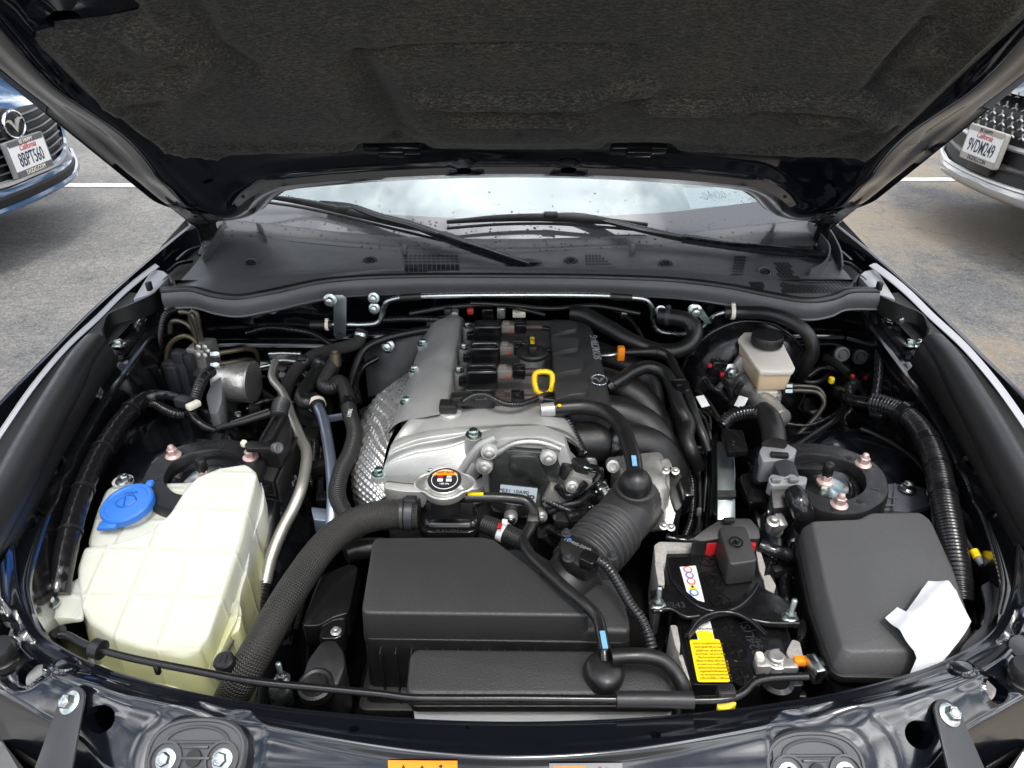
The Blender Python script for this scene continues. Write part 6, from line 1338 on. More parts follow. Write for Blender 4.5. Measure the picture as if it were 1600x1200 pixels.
bm = bmesh.new(); slab(Q([(1080, 843, .712), (1102, 826, .718), (1128, 810, .722), (1172, 810, .722), (1186, 826, .716), (1188, 842, .71), (1122, 842, .71), (1098, 846, .708)]), .68, .003, .004, bm=bm); emit(bm, 'base', 'plastic', pc)
for pl in ([(1102, 847), (1110, 838), (1118, 836), (1122, 848), (1106, 850)], [(1172, 846), (1182, 847), (1181, 853), (1174, 852)]): bm = bmesh.new(); slab([P(u, v, .704) for u, v in pl], .66, .002, .003, bm=bm); emit(bm, 'red_insert', 'red', pc)
bm = bmesh.new(); box(bm, P(1139, 813, .726), (.014, .006, .006), .001); emit(bm, 'hinge_slot', 'dark', pc)
hose('cable', Q([(1186, 852, .690), (1200, 858, .688), (1220, 864, .685), (1245, 870, .68)]), .009, 'tape', pc, seg=14)
# negative terminal
nt_ = thing('negative_terminal', 'bare metal battery clamp with a copper crimp and two black cables', 'terminal', bp_(1215, 1040))
bm = bmesh.new(); lathe(bm, [(.009, 0), (.0085, .012), (.007, .013), (.004, .0125)], bp_(1210, 1036, .004), (0, 0, 1), 24); emit(bm, 'post', 'alu_bright', nt_)
bm = bmesh.new(); lathe(bm, [(.013, 0), (.013, .008), (.0115, .009)], bp_(1210, 1038, .003), (0, 0, 1), 24, cap=True); box(bm, bp_(1190, 1040, .008), (.016, .014, .014), .003); box(bm, bp_(1232, 1040, .008), (.018, .014, .010), .003); emit(bm, 'clamp', 'alu_bright', nt_)
bm = bmesh.new(); box(bm, bp_(1186, 1030, .012), (.009, .010, .016), .003); emit(bm, 'clamp_bolt', 'cream', nt_)
bm = bmesh.new(); box(bm, bp_(1253, 1033, .012), (.018, .010, .009), .003); emit(bm, 'copper_crimp', 'orange', nt_)
bm = bmesh.new(); box(bm, bp_(1272, 1045, .012), (.012, .024, .022), .003, rotz(10)); emit(bm, 'bracket', 'zinc', nt_)
bm = bmesh.new(); lathe(bm, [(.018, -.002), (.018, .001), (.013, .003), (.012, .001)], bp_(1213, 1064, .002), (0, 0, 1), 26); emit(bm, 'vent_cap', 'plastic_smooth', nt_)
for k in (0, 1): hose('cable', Q([(1268, 1034 + k * 10, .69), (1288, 1040 + k * 10, .688), (1302, 1054 + k * 8, .68), (1304, 1075 + k * 6, .66)]), .0065, 'rubber', nt_, seg=14)
# tray
tr = thing('battery_tray', 'black plastic tray with vertical ribs under the battery', 'tray', P(1150, 1090, .48))
bm = bmesh.new(); slab(Q([(1036, 1000, .63), (1062, 960, .64), (1085, 1072, .63), (1262, 1080, .63), (1262, 1100, .62), (1090, 1098, .62)]), .50, .003, .006, bm=bm); emit(bm, 'wall', 'plastic_smooth', tr)
bm = bmesh.new(); slab(Q([(1084, 1074, .660), (1258, 1078, .660), (1262, 1090, .658), (1088, 1086, .658)]), .645, .002, .003, bm=bm); emit(bm, 'lip', 'satin', tr)

# ------------------------------------------------------------------ fuse box
fb = thing('fuse_box', 'large matt black fuse box lid in the front right corner', 'fuse box', P(1380, 930, .55))
bm = bmesh.new()
top = Q([(1268, 814, .738), (1343, 811, .738), (1362, 801, .738), (1438, 800, .738), (1454, 812, .737), (1487, 885, .732), (1510, 955, .728), (1504, 970, .728), (1424, 1016, .724), (1330, 1018, .724), (1316, 1010, .724), (1292, 925, .730)])
own = bmesh.new(); tp_ = rpoly(top, .006); c_ = sum(tp_, V()) / len(tp_)
mid_ = [p + (p - c_).normalized() * .010 + V((0, 0, -.018)) for p in tp_]; lowr = [dropz(p + (p - c_).normalized() * .002, .690) for p in mid_]
vs = [[own.verts.new(p) for p in r_] for r_ in (tp_, mid_, lowr)]
own.faces.new(vs[0]); own.faces.new(vs[2][::-1])
for p_, q_ in zip(vs, vs[1:]):
    for i in range(len(p_)): own.faces.new((p_[i], q_[i], q_[(i + 1) % len(p_)], p_[(i + 1) % len(p_)]))
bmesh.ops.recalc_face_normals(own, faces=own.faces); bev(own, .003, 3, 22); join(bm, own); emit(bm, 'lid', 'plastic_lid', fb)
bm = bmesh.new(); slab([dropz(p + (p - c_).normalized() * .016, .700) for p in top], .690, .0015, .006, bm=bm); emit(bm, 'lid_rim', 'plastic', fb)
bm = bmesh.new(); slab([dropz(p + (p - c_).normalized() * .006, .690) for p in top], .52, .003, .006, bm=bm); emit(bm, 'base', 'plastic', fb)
for u, v in ((1352, 1058), (1402, 1056)): bm = bmesh.new(); box(bm, P(u, v, .688), (.022, .010, .016), .002, rotz(5)); emit(bm, 'latch', 'plastic_smooth', fb)
bm = bmesh.new(); box(bm, P(1249, 868, .695), (.003, .014, .008), .0008, rotz(10)); emit(bm, 'red_seal', 'red', fb)
# white paper lying over the corner of the lid
ol = [(1383, 965), (1402, 948), (1416, 956), (1450, 908), (1480, 912), (1494, 924), (1506, 950), (1517, 972), (1508, 990), (1467, 1042), (1445, 1050), (1421, 1055), (1432, 1030), (1428, 1018)]
bm = bmesh.new(); pz = lambda u, v: .7475 - .00013 * (v - 900) - .00030 * max(0, v - 1020) - .00010 * max(0, (u + v) - 2490)
pts = [P(u, v, pz(u, v)) for u, v in ol]; f = bm.faces.new([bm.verts.new(p) for p in pts]); bmesh.ops.triangulate(bm, faces=[f]); bmesh.ops.subdivide_edges(bm, edges=bm.edges[:], cuts=9, use_grid_fill=True)
for v_ in bm.verts:
    q = v_.co; e = .0045 * noise.noise(V((q.x * 26, q.y * 26, 3))) + .0022 * abs(noise.noise(V((q.x * 70 + q.y * 40, q.y * 22, 5)))); fold = .004 * math.exp(-(((q - pts[4]).dot(V((.6, -.8, 0)))) / .006) ** 2) + .003 * math.exp(-(((q - pts[8]).dot(V((.9, .4, 0)))) / .004) ** 2); v_.co += V((0, 0, max(-.001, e) + fold))
bmesh.ops.recalc_face_normals(bm, faces=bm.faces); thick(bm, .0007)
ppr = emit(bm, 'paper', 'paper'); tag(ppr, 'crumpled white paper sheet draped over the fuse box corner', 'paper')
# ground bracket at the front right corner of the bay
gb = thing('corner_bracket', 'grey steel strap bracket curving along the front right corner', 'bracket', P(1540, 970, .69))
bm = bmesh.new(); rows = [Q([(1534, 915, .725), (1540, 945, .722), (1536, 975, .720), (1520, 992, .718), (1505, 1008, .716), (1500, 1018, .716)]), Q([(1550, 905, .725), (1560, 945, .722), (1556, 980, .720), (1540, 1000, .718), (1520, 1015, .716), (1504, 1022, .716)])]
patch(rows, 30, 4, None, bm); thick(bm, .003); emit(bm, 'strap', 'bracket', gb)

# ------------------------------------------------------------------ brake booster and master cylinder
bo = thing('brake_booster', 'large round black brake booster drum against the firewall', 'brake booster', P(1165, 612, y=1.16))
bc = P(1168, 606, y=1.11); bax = V((0, -1, .18)).normalized()
bm = bmesh.new(); lathe(bm, [(.112, -.10), (.116, -.03), (.116, -.022), (.112, -.018), (.108, -.008), (.095, .004), (.07, .012), (.045, .014), (.04, .020), (.002, .021)], bc, bax, 56); emit(bm, 'drum', 'satin', bo)
hose('seam', [bc + bax * -.026 + V((.1175 * math.cos(t), .1175 * math.sin(t) * bax.z, .1175 * math.sin(t) * -bax.y)) for t in (2 * math.pi * k / 40 for k in range(41))], .004, 'satin', bo, seg=8)
mc = thing('brake_master_cylinder', 'cream brake fluid tank with a black screw cap on a silver cylinder', 'brake cylinder', P(1195, 600, .66))
bm = bmesh.new(); lathe(bm, [(.022, 0), (.022, .03), (.019, .034), (.019, .11), (.016, .112), (.001, .112)], P(1165, 600, y=1.07), (.25, -1, -.05), 28); box(bm, P(1195, 615, .70), (.05, .05, .03), .005, rotz(-14)); cyl = emit(bm, 'cylinder', 'alu_bright', mc)
bm = bmesh.new(); box(bm, P(1155, 590, y=1.085), (.05, .012, .075), .004, rot3(0, 25, 0)); fl_ = emit(bm, 'flange', 'alu_cast', mc); bolt(P(1141, 580, y=1.07), fl_, (0, -1, .2), 'zinc', 1.6)
tt = Q([(1153, 529, .782), (1163, 519, .782), (1216, 519, .782), (1228, 545, .780), (1243, 575, .776), (1238, 580, .775), (1188, 580, .775), (1180, 570, .776)])
own = bmesh.new(); tp_ = rpoly(tt, .004); c_ = sum(tp_, V()) / len(tp_); m1 = [p + V((0, 0, -.008)) for p in tp_]; 
vs = [[own.verts.new(p) for p in r_] for r_ in (tp_, m1)]; own.faces.new(vs[0]); own.faces.new(vs[1][::-1])
for i in range(len(tp_)): own.faces.new((vs[0][i], vs[1][i], vs[1][(i + 1) % len(tp_)], vs[0][(i + 1) % len(tp_)]))
bmesh.ops.recalc_face_normals(own, faces=own.faces); bev(own, .0025, 2); emit(own, 'tank_top', 'brake_tank', mc)
own = bmesh.new(); a = [p + (c_ - p) * .06 + V((0, 0, -.008)) for p in tp_]; b = [p + (c_ - p) * .14 + V((0, 0, -.040)) for p in tp_]; prism(own, a, b); bmesh.ops.recalc_face_normals(own, faces=own.faces); bev(own, .003, 2); emit(own, 'tank', 'brake_fluid', mc)
kc = P(1198, 534, .786); bm = bmesh.new(); lathe(bm, [(.0255, -.004), (.0262, 0), (.0262, .011), (.0245, .0135), (.001, .0142)], kc, (0, 0, 1), 60, wob=lambda a, h: 1 + (.02 if math.sin(a * 20) > 0 else -.01) * (1 if h < .012 else 0)); emit(bm, 'cap', 'plastic', mc)
bm = bmesh.new(); box(bm, P(1195, 619, .715), (.036, .012, .034), .004, rot3(20, 0, -4)); emit(bm, 'sensor_face', 'cream', mc); text('13 @', .009, P(1192, 621, .7245), (1, 0, 0), (0, .5, .8), 'ink_grey', mc)
for dv_ in (0, 7): hose('brake_pipe', [P(1225, 603 + dv_, .715), P(1260, 604 + dv_, .715), P(1280, 608 + dv_, .71), P(1288, 622 + dv_, .70), P(1280, 645, .69), P(1262, 665, .68), P(1240, 685, .67)], .004, 'pipe_dark', mc, seg=10)
for dv_ in (0, 8): bm = bmesh.new(); lathe(bm, [(.006, -.006), (.006, .006), (.004, .008)], P(1231, 603 + dv_, .716), (1, 0, 0), 6); emit(bm, 'pipe_nut', 'zinc', mc)
# small sensors round the cylinder
sn = thing('brake_sensor_leads', 'tangle of black sensor leads with pink locking tabs beside the booster', 'wiring', P(1110, 610, .68))
for u, v, s_, m_ in ((1095, 600, (.022, .016, .022), 'plastic'), (1120, 575, (.026, .016, .028), 'plastic_smooth'), (1136, 610, (.012, .016, .03), 'plastic')): bm = bmesh.new(); box(bm, P(u, v, y=1.02), s_, .003, rot3(0, 15, 12)); emit(bm, 'plug', m_, sn)
for u, v in ((1109, 571), (1128, 585)): bm = bmesh.new(); box(bm, P(u, v, y=1.005), (.006, .006, .006), .001); emit(bm, 'lock_tab', 'red', sn)
for pts in ([(1100, 590), (1110, 605), (1125, 612), (1135, 625)], [(1128, 590), (1140, 610), (1142, 640), (1148, 650)], [(1160, 598), (1150, 612), (1144, 635), (1146, 652)], [(1090, 610), (1105, 640), (1120, 655), (1130, 670)]): hose('lead', [P(u, v, y=1.0) for u, v in pts], .005, 'tape', sn, seg=10)
for u, v, a in ((1098, 627, 20), (1158, 628, -35)): bm = bmesh.new(); box(bm, P(u, v, .735), (.015, .022, .0012), .0003, rot3(25, 0, a)); emit(bm, 'paper_tag', 'white', sn)
# thin rods and lines beside the booster
for k, (pts, r_, m_) in enumerate((([(1085, 605), (1105, 625), (1118, 645), (1128, 660)], .003, 'pipe_dark'), ([(1095, 640), (1108, 650), (1110, 672)], .002, 'pipe_dark'), ([(1310, 565), (1290, 590), (1270, 598), (1245, 592), (1240, 580)], .0045, 'rubber'), ([(1300, 600), (1318, 630), (1312, 650), (1270, 680), (1240, 700)], .0052, 'satin'), ([(1325, 628), (1300, 650), (1260, 665), (1230, 662)], .003, 'tape'), ([(1345, 670), (1370, 680), (1420, 710), (1445, 735)], .0035, 'rubber'))):
    o = hose('brake_line', Q([(u, v, .70) for u, v in pts]), r_, m_, None, seg=10); tag(o, ('thin dark rod slanting below the booster', 'fine grey wire pipe below the booster', 'thin black hose under the brake fluid cap', 'black metal pipe bending towards the strut mount', 'black taped lead crossing the brake pipes', 'thin black cable arching over the right strut mount')[k], 'pipe' if k in (0, 1, 3) else 'cable')

# ------------------------------------------------------------------ cowl tube, hoses at the back right
ct = thing('heater_tube', 'shiny zinc tube running along the cowl lip with black sleeves', 'pipe', P(800, 463, y=1.18))
CT = [P(u, v, y=y) for u, v, y in ((512, 507, 1.175), (540, 507, 1.175), (575, 507, 1.175), (592, 503, 1.175), (598, 488, 1.175), (604, 473, 1.17), (622, 466, 1.165), (660, 463, 1.16), (800, 461, 1.16), (940, 462, 1.16), (985, 465, 1.165), (1008, 469, 1.17), (1019, 482, 1.175), (1020, 503, 1.18), (1027, 516, 1.18), (1045, 521, 1.18), (1075, 521, 1.18), (1094, 514, 1.18), (1108, 501, 1.18), (1120, 492, 1.175), (1140, 486, 1.17))]
hose('tube', CT, .0048, 'zinc', ct, seg=14, step=.004)
for a, b in ((625, 658), (953, 987)): hose('sleeve', [P(a, 465 if a < 700 else 463, y=1.16), P(b, 463 if a < 700 else 465, y=1.16)], .0068, 'rubber', ct, seg=14)
bm = bmesh.new(); pl = [P(u, v, y=1.165) for u, v in ((509, 465), (514, 461), (535, 461), (541, 466), (541, 500), (540, 524), (534, 531), (526, 531), (521, 524), (521, 480), (510, 474))]; prism(bm, pl, [p + V((0, .003, 0)) for p in pl]); bev(bm, .0008); bk_ = emit(bm, 'bracket', 'zinc_dim', ct); bolt(P(516, 469, y=1.163), bk_, (0, -1, .1), 'zinc', 1.4)
bm = bmesh.new(); lathe(bm, [(.0035, 0), (.0035, .001)], P(532, 522, y=1.162), (0, -1, 0), 14); emit(bm, 'hole', 'dark', bk_)
bm = bmesh.new(); pl = [P(u, v, y=1.165) for u, v in ((1088, 480), (1096, 480), (1106, 495), (1112, 505), (1102, 506), (1092, 495))]; prism(bm, pl, [p + V((0, .003, 0)) for p in pl]); emit(bm, 'bracket', 'zinc_green', ct); bolt(P(1086, 486, y=1.163), ct, (0, -1, .1), 'zinc', 1.5)
for u, v in ((584, 466), (585, 482), (1032, 486), (606, 541), (425, 482), (1083, 484)): bolt(P(u, v, y=1.2), fw, (0, -1, .2), 'zinc', 1.25)
bm = bmesh.new(); lathe(bm, [(.008, -.02), (.009, .02)], P(503, 508, y=1.175), (1, 0, 0), 16); emit(bm, 'rubber_end', 'rubber', ct); clampring('clamp', [P(490, 508, y=1.175), P(505, 508, y=1.175), P(520, 508, y=1.175)], .75, .0092, .006, 'cream', ct)
h5 = thing('booster_hose', 'thick black vacuum hose making a U bend above the brake booster', 'hose', P(1000, 540, y=1.1))
HV = [P(u, v, y=y) for u, v, y in ((893, 489, 1.19), (915, 493, 1.18), (950, 512, 1.15), (990, 535, 1.12), (1025, 548, 1.11), (1055, 549, 1.11), (1078, 537, 1.12), (1086, 518, 1.135), (1076, 502, 1.15), (1055, 496, 1.16), (1028, 493, 1.17))]
hose('hose', HV, .0145, 'rubber', h5, seg=22, step=.005); clampring('clamp', HV, .95, .015, .008, 'bracket', h5)
h6 = thing('clutch_hose', 'black hose with a white clamp arching over the brake fluid tank', 'hose', P(1200, 500, y=1.15))
HW_ = [P(u, v, y=y) for u, v, y in ((1132, 488, 1.165), (1165, 488, 1.16), (1200, 490, 1.14), (1235, 502, 1.12), (1262, 522, 1.10), (1270, 548, 1.09), (1260, 572, 1.09), (1250, 588, 1.10))]
hose('hose', HW_, .0115, 'rubber', h6, seg=20, step=.005); clampring('clamp', HW_, .06, .0122, .007, 'cream', h6)
h7 = thing('purge_hose', 'smooth black hose running from the intake cover back to the chassis rail', 'hose', P(1030, 600, .68))
HX = Q([(953, 603, .762), (968, 594, .766), (990, 580, .768), (1015, 574, .767), (1036, 582, .762), (1050, 603, .752), (1057, 625, .742), (1066, 645, .732), (1075, 662, .722), (1073, 685, .712), (1080, 705, .70), (1090, 730, .67)])
hose('hose', HX, [.0095, .0115, .0115, .0115, .0115, .0112], 'rubber', h7, seg=20, step=.005); bm = bmesh.new(); lathe(bm, [(.009, -.008), (.012, 0), (.009, .006)], HX[0], HX[1] - HX[0], 18); emit(bm, 'nozzle', 'plastic_smooth', h7)
h8 = thing('fuel_hose', 'slim black fuel hose with an orange quick connector', 'hose', P(1010, 555, .72))
hose('steel_end', Q([(940, 556, .765), (955, 555, .768), (968, 552, .77)]), .0042, 'zinc', h8, seg=12)
hose('hose', Q([(975, 551, .772), (1000, 550, .772), (1025, 550, .770), (1042, 556, .765), (1056, 580, .755), (1070, 606, .745), (1079, 630, .735), (1088, 655, .722), (1098, 680, .708), (1108, 705, .69)]), [.006, .0085, .0082, .0082, .008], 'rubber', h8, seg=16, step=.005)
bm = bmesh.new(); box(bm, P(970, 552, .775), (.012, .014, .024), .002); emit(bm, 'quick_connector', 'orange', h8); bm = bmesh.new(); box(bm, P(1062, 604, .757), (.024, .02, .022), .003, rotz(20)); emit(bm, 'hose_clip', 'plastic_smooth', h8)
bm = bmesh.new(); tube(bm, Q([(1012, 548, .77), (1030, 550, .77)]), .0098, 14, .0015, prof=ribs(.004, .15)); emit(bm, 'sleeve', 'rubber', h8)

# ------------------------------------------------------------------ right side rail furniture
rr = thing('fuse_bracket', 'black and bare metal upright bracket between engine and right strut mount', 'bracket', P(1135, 740, .56))
bm = bmesh.new(); pl = Q([(1121, 690, .712), (1146, 690, .712), (1149, 740, .695), (1149, 812, .665), (1121, 812, .665), (1121, 740, .695)]); prism(bm, pl, [p + V((0, .004, -.008)) for p in pl]); bev(bm, .001); emit(bm, 'upright', 'zinc_dim', rr)
bm = bmesh.new(); pl = Q([(1121, 766, .690), (1150, 766, .690), (1150, 776, .686), (1121, 776, .686)]); prism(bm, pl, [p + V((0, .002, -.006)) for p in pl]); emit(bm, 'rubber_band', 'rubber', rr)
bm = bmesh.new(); slab(Q([(1128, 668, .745), (1160, 672, .745), (1170, 704, .738), (1138, 706, .738)]), .728, .002, .003, bm=bm); pt_ = emit(bm, 'top_plate', 'satin', rr); bm = bmesh.new(); lathe(bm, [(.003, 0), (.003, .001)], P(1146, 690, .7425), (0, 0, 1), 12); emit(bm, 'rivet', 'zinc', pt_)
bm = bmesh.new(); slab(Q([(1156, 742, .70), (1170, 738, .70), (1182, 742, .70), (1200, 785, .685), (1172, 786, .685)]), .672, .0015, .003, bm=bm); emit(bm, 'lower_plate', 'satin', rr)
bm = bmesh.new(); slab(Q([(1112, 682, .71), (1122, 674, .715), (1122, 810, .66), (1112, 800, .66)]), .60, .002, .003, bm=bm); emit(bm, 'dark_web', 'plastic_smooth', rr)
c1 = thing('upper_connector', 'upper of two grey lever connectors beside the right strut mount', 'connector', P(1205, 700, .68), 'lever connectors by the right strut mount')
bm = bmesh.new(); slab(Q([(1186, 705, .752), (1196, 690, .756), (1228, 692, .756), (1246, 702, .752), (1240, 716, .748), (1192, 722, .746)]), .71, .003, .004, bm=bm); emit(bm, 'lever', 'grey_clip', c1)
bm = bmesh.new(); slab(Q([(1180, 712, .74), (1200, 704, .742), (1232, 706, .742), (1236, 722, .736), (1198, 730, .734), (1184, 726, .735)]), .70, .003, .004, bm=bm); emit(bm, 'body', 'plastic', c1)
bm = bmesh.new(); box(bm, P(1218, 711, .752), (.024, .008, .006), .001, rotz(-8)); emit(bm, 'window', 'dark', c1)
hose('boot', Q([(1192, 640, .77), (1202, 655, .772), (1208, 675, .768), (1210, 695, .76)]), [.013, .0165, .017, .017], 'plastic', c1, seg=18, step=.004); hose('loom', Q([(1128, 665, .742), (1142, 652, .752), (1162, 645, .762), (1182, 645, .768), (1198, 655, .77)]), .011, 'loom', c1, seg=14, step=.0012, prof=ribs(.005, .13))
c2_ = thing('lower_connector', 'lower of two grey lever connectors beside the right strut mount', 'connector', P(1230, 760, .68), 'lever connectors by the right strut mount')
bm = bmesh.new(); slab(Q([(1208, 722, .752), (1222, 717, .754), (1240, 720, .754), (1250, 745, .748), (1222, 750, .746)]), .71, .003, .004, bm=bm); emit(bm, 'body', 'module', c2_)
bm = bmesh.new(); slab(Q([(1200, 748, .748), (1206, 740, .75), (1228, 745, .75), (1234, 740, .75), (1262, 745, .746), (1260, 757, .742), (1206, 760, .742)]), .725, .003, .004, bm=bm); emit(bm, 'lever', 'grey_clip', c2_)
for a_ in (1212, 1240): bm = bmesh.new(); box(bm, P(a_, 750, .748), (.012, .006, .006), .001); emit(bm, 'lever_rib', 'grey_clip', c2_)
bm = bmesh.new(); slab(Q([(1205, 762, .738), (1250, 760, .738), (1248, 790, .725), (1208, 795, .724)]), .69, .003, .004, bm=bm); emit(bm, 'base', 'plastic', c2_)
hose('boot', Q([(1238, 765, .745), (1244, 775, .742), (1250, 790, .735), (1254, 805, .722), (1256, 825, .70)]), [.011, .0145, .0145, .012, .012], 'tape', c2_, seg=16)
gw = thing('ground_strap', 'bright crumpled metal earth lug beside the fuse box', 'earth lug', P(1212, 820, .66)); bm = bmesh.new(); box(bm, P(1213, 820, .70), (.014, .02, .03), .004, rot3(20, 10, 15)); box(bm, P(1210, 828, .69), (.02, .012, .014), .003, rot3(0, 20, -10)); emit(bm, 'lug', 'alu_bright', gw); bolt(P(1208, 815, .712), gw, (0, -.3, 1), 'alu_bright', 1.0); hose('bar', Q([(1200, 800, .705), (1215, 802, .706), (1230, 800, .705)]), .005, 'zinc', gw, seg=10)
# big corrugated harness on the right
rhn = thing('main_harness', 'thick glossy corrugated wiring loom running down the right inner wing', 'wiring', P(1450, 720, .66))
RHP = Q([(1362, 628, .745), (1380, 632, .748), (1402, 640, .750), (1424, 655, .750), (1444, 680, .748), (1460, 715, .744), (1470, 755, .738), (1478, 800, .731), (1488, 850, .722), (1496, 900, .71), (1500, 940, .695)])
hose('loom', RHP, [.015, .0155, .0165, .0172, .0172, .0172, .017, .0165, .016], 'loom', rhn, seg=22, step=.0012, prof=ribs(.0052, .085)); 
for i in (.14, .32, .46, .60): clampring('tape_band', RHP, i, .0176, .012 if i != .46 else .005, 'tape', rhn, False)
hose('riser', Q([(1366, 630, .745), (1371, 600, .752), (1374, 560, .765), (1372, 525, .78), (1364, 492, .795)]), .0072, 'tape', rhn, seg=12, prof=lambda s: 1 + .05 * noise.noise(V((s * 80, 0, 0)))); hose('branch', Q([(1365, 632, .74), (1345, 628, .735), (1330, 625, .73), (1325, 612, .73), (1335, 600, .73)]), .010, 'tape', rhn, seg=12)
bm = bmesh.new(); lathe(bm, [(.017, -.01), (.021, 0), (.021, .012), (.017, .02)], P(1368, 636, .735), (.8, -.3, .2), 18); emit(bm, 'grommet', 'tape', rhn)
cb = thing('hood_cable', 'thin cable with a yellow and grey tag beside the big loom', 'cable', P(1520, 860, .66)); hose('cable', Q([(1500, 800, .735), (1508, 840, .73), (1520, 860, .725), (1532, 880, .72), (1545, 900, .715)]), .0025, 'rubber', cb, seg=8); hose('yellow_tag', Q([(1521, 860, .726), (1528, 872, .723)]), .0052, 'yellow', cb, seg=12); hose('grey_tag', Q([(1528, 872, .723), (1535, 882, .72)]), .0046, 'grey_clip', cb, seg=12)
# grey panel tray by the right strut
gp = thing('ecu_tray', 'grey blue plastic tray with square ribs between strut mount and big loom', 'tray', P(1400, 780, .66)); bm = bmesh.new(); slab(Q([(1354, 795, .698), (1362, 775, .700), (1385, 755, .702), (1430, 758, .70), (1452, 765, .698), (1455, 790, .695), (1420, 800, .695)]), .67, .002, .005, bm=bm); mat('tray_grey', (.06, .062, .075), .42); tr_ = emit(bm, 'plate', 'tray_grey', gp)
for a, b in (((1356, 790), (1400, 790)), ((1362, 775), (1402, 778)), ((1380, 758), (1376, 798)), ((1398, 756), (1396, 798))): hose('rib', Q([(a[0], a[1], .7015), (b[0], b[1], .7015)]), .0014, 'tray_grey', tr_, seg=6)
bolt(P(1418, 764, .7025), gp, m='zinc', s=1.4)
# firewall grommet and details right
gm = thing('firewall_grommet', 'pale round grommet on the dark firewall behind the right strut', 'grommet', P(1314, 553, y=1.17)); bm = bmesh.new(); lathe(bm, [(.014, 0), (.014, .006), (.011, .007), (.0095, .004), (.006, .004), (.005, .007), (.001, .007)], P(1314, 553, y=1.16), (0, -1, .2), 26); emit(bm, 'ring', 'grey_clip', gm)
bm = bmesh.new(); lathe(bm, [(.06, -.05), (.055, -.01), (.04, .02), (.03, .04), (.002, .042)], P(1330, 600, y=1.15), (-.1, -1, .2), 30); o = emit(bm, 'clutch_cylinder', 'satin'); tag(o, 'dark round clutch cylinder on the firewall behind the right strut mount', 'cylinder')
bm = bmesh.new(); box(bm, P(1299, 594, y=1.05), (.009, .010, .012), .003); o = emit(bm, 'yellow_plug', 'label_yellow'); tag(o, 'small yellow plug at the end of the bent black pipe', 'plug')
# ------------------------------------------------------------------ looms, pipes and brackets in the deep gaps of the bay
def bundle(name, label, paths, boxes, cat='wiring'):
    c = paths[0][0][0]; t = thing(name, label, cat, P(*c))
    for pts, r_, m_ in paths:
        k = dict(seg=10)
        if m_ == 'loom': k.update(step=.0013, prof=ribs(.0045, .13))
        hose('cable' if m_ in ('loom', 'tape', 'rubber') else 'pipe', Q(pts), r_, m_, t, **k)
    for (u, v, zz), s_, rt, m_ in boxes: bm = bmesh.new(); box(bm, P(u, v, zz), s_, .003, rot3(*rt)); emit(bm, 'connector' if m_ != 'zinc' else 'bracket', m_, t)
    return t
bundle('rear_loom', 'black wiring loom and pipes hugging the left firewall behind the brake pump', [([(385, 520, .74), (420, 512, .75), (455, 515, .75), (490, 522, .745), (520, 540, .735)], .0055, 'loom'), ([(395, 600, .66), (425, 622, .655), (455, 640, .65), (475, 680, .63)], .0045, 'pipe_dark'), ([(385, 640, .66), (410, 628, .665), (440, 625, .67), (462, 630, .67)], .006, 'tape'), ([(400, 575, .70), (430, 570, .70), (462, 577, .695), (480, 590, .69)], .004, 'zinc'), ([(360, 660, .68), (390, 650, .685), (420, 640, .69)], .0035, 'satin')],
       [((398, 640, .675), (.02, .014, .018), (0, 10, 20), 'plastic'), ((372, 648, .69), (.012, .01, .01), (0, 0, 0), 'zinc'), ((455, 610, .69), (.024, .016, .016), (10, 0, 30), 'plastic_smooth')])
bundle('left_low_loom', 'black looms running low beside the blue steel pipe', [([(492, 690, .64), (488, 740, .62), (480, 800, .60), (470, 860, .58)], .007, 'loom'), ([(505, 700, .64), (500, 760, .62), (502, 810, .60)], .006, 'tape'), ([(475, 870, .585), (462, 930, .57), (448, 990, .56)], .0065, 'satin'), ([(488, 860, .585), (478, 920, .57), (462, 985, .56)], .0045, 'satin')],
       [((497, 730, .645), (.024, .02, .02), (0, 0, 25), 'plastic'), ((505, 780, .63), (.02, .02, .02), (10, 0, 10), 'plastic_smooth'), ((478, 880, .60), (.012, .05, .01), (0, 0, -20), 'satin')])
bundle('engine_right_loom', 'black hoses and a loom dropping between intake manifold and fuse bracket', [([(1050, 640, .66), (1062, 690, .65), (1066, 740, .63), (1060, 800, .60)], .008, 'rubber'), ([(1075, 720, .66), (1082, 760, .64), (1080, 810, .61), (1065, 850, .59)], .006, 'loom'), ([(1100, 690, .68), (1104, 740, .66), (1100, 800, .62)], .004, 'satin'), ([(1090, 640, .70), (1104, 660, .695), (1110, 690, .69)], .003, 'zinc'), ([(1040, 840, .60), (1075, 845, .60), (1110, 838, .61)], .008, 'tape')],
       [((1075, 708, .675), (.012, .012, .018), (0, 0, 10), 'grey_clip'), ((1088, 712, .67), (.022, .014, .02), (10, 0, 15), 'plastic'), ((1092, 800, .63), (.008, .006, .016), (0, 0, 0), 'grey_clip'), ((1045, 862, .61), (.03, .02, .02), (0, 0, 20), 'plastic_smooth')])
bundle('right_rear_loom', 'black looms and a small bracket in the dark corner behind the right strut', [([(1260, 590, .70), (1285, 575, .71), (1312, 580, .71), (1340, 600, .70), (1352, 625, .70)], .0065, 'loom'), ([(1330, 640, .69), (1318, 655, .68), (1325, 670, .675), (1350, 672, .67)], .006, 'tape'), ([(1290, 560, .73), (1305, 568, .73), (1325, 585, .725)], .008, 'rubber'), ([(1395, 560, .75), (1410, 600, .74), (1425, 640, .735)], .0035, 'satin')],
       [((1310, 612, .705), (.016, .014, .018), (0, 0, 20), 'plastic'), ((1332, 588, .71), (.008, .008, .008), (0, 0, 0), 'red_ink'), ((1400, 555, .755), (.014, .01, .012), (0, 0, 0), 'zinc')])
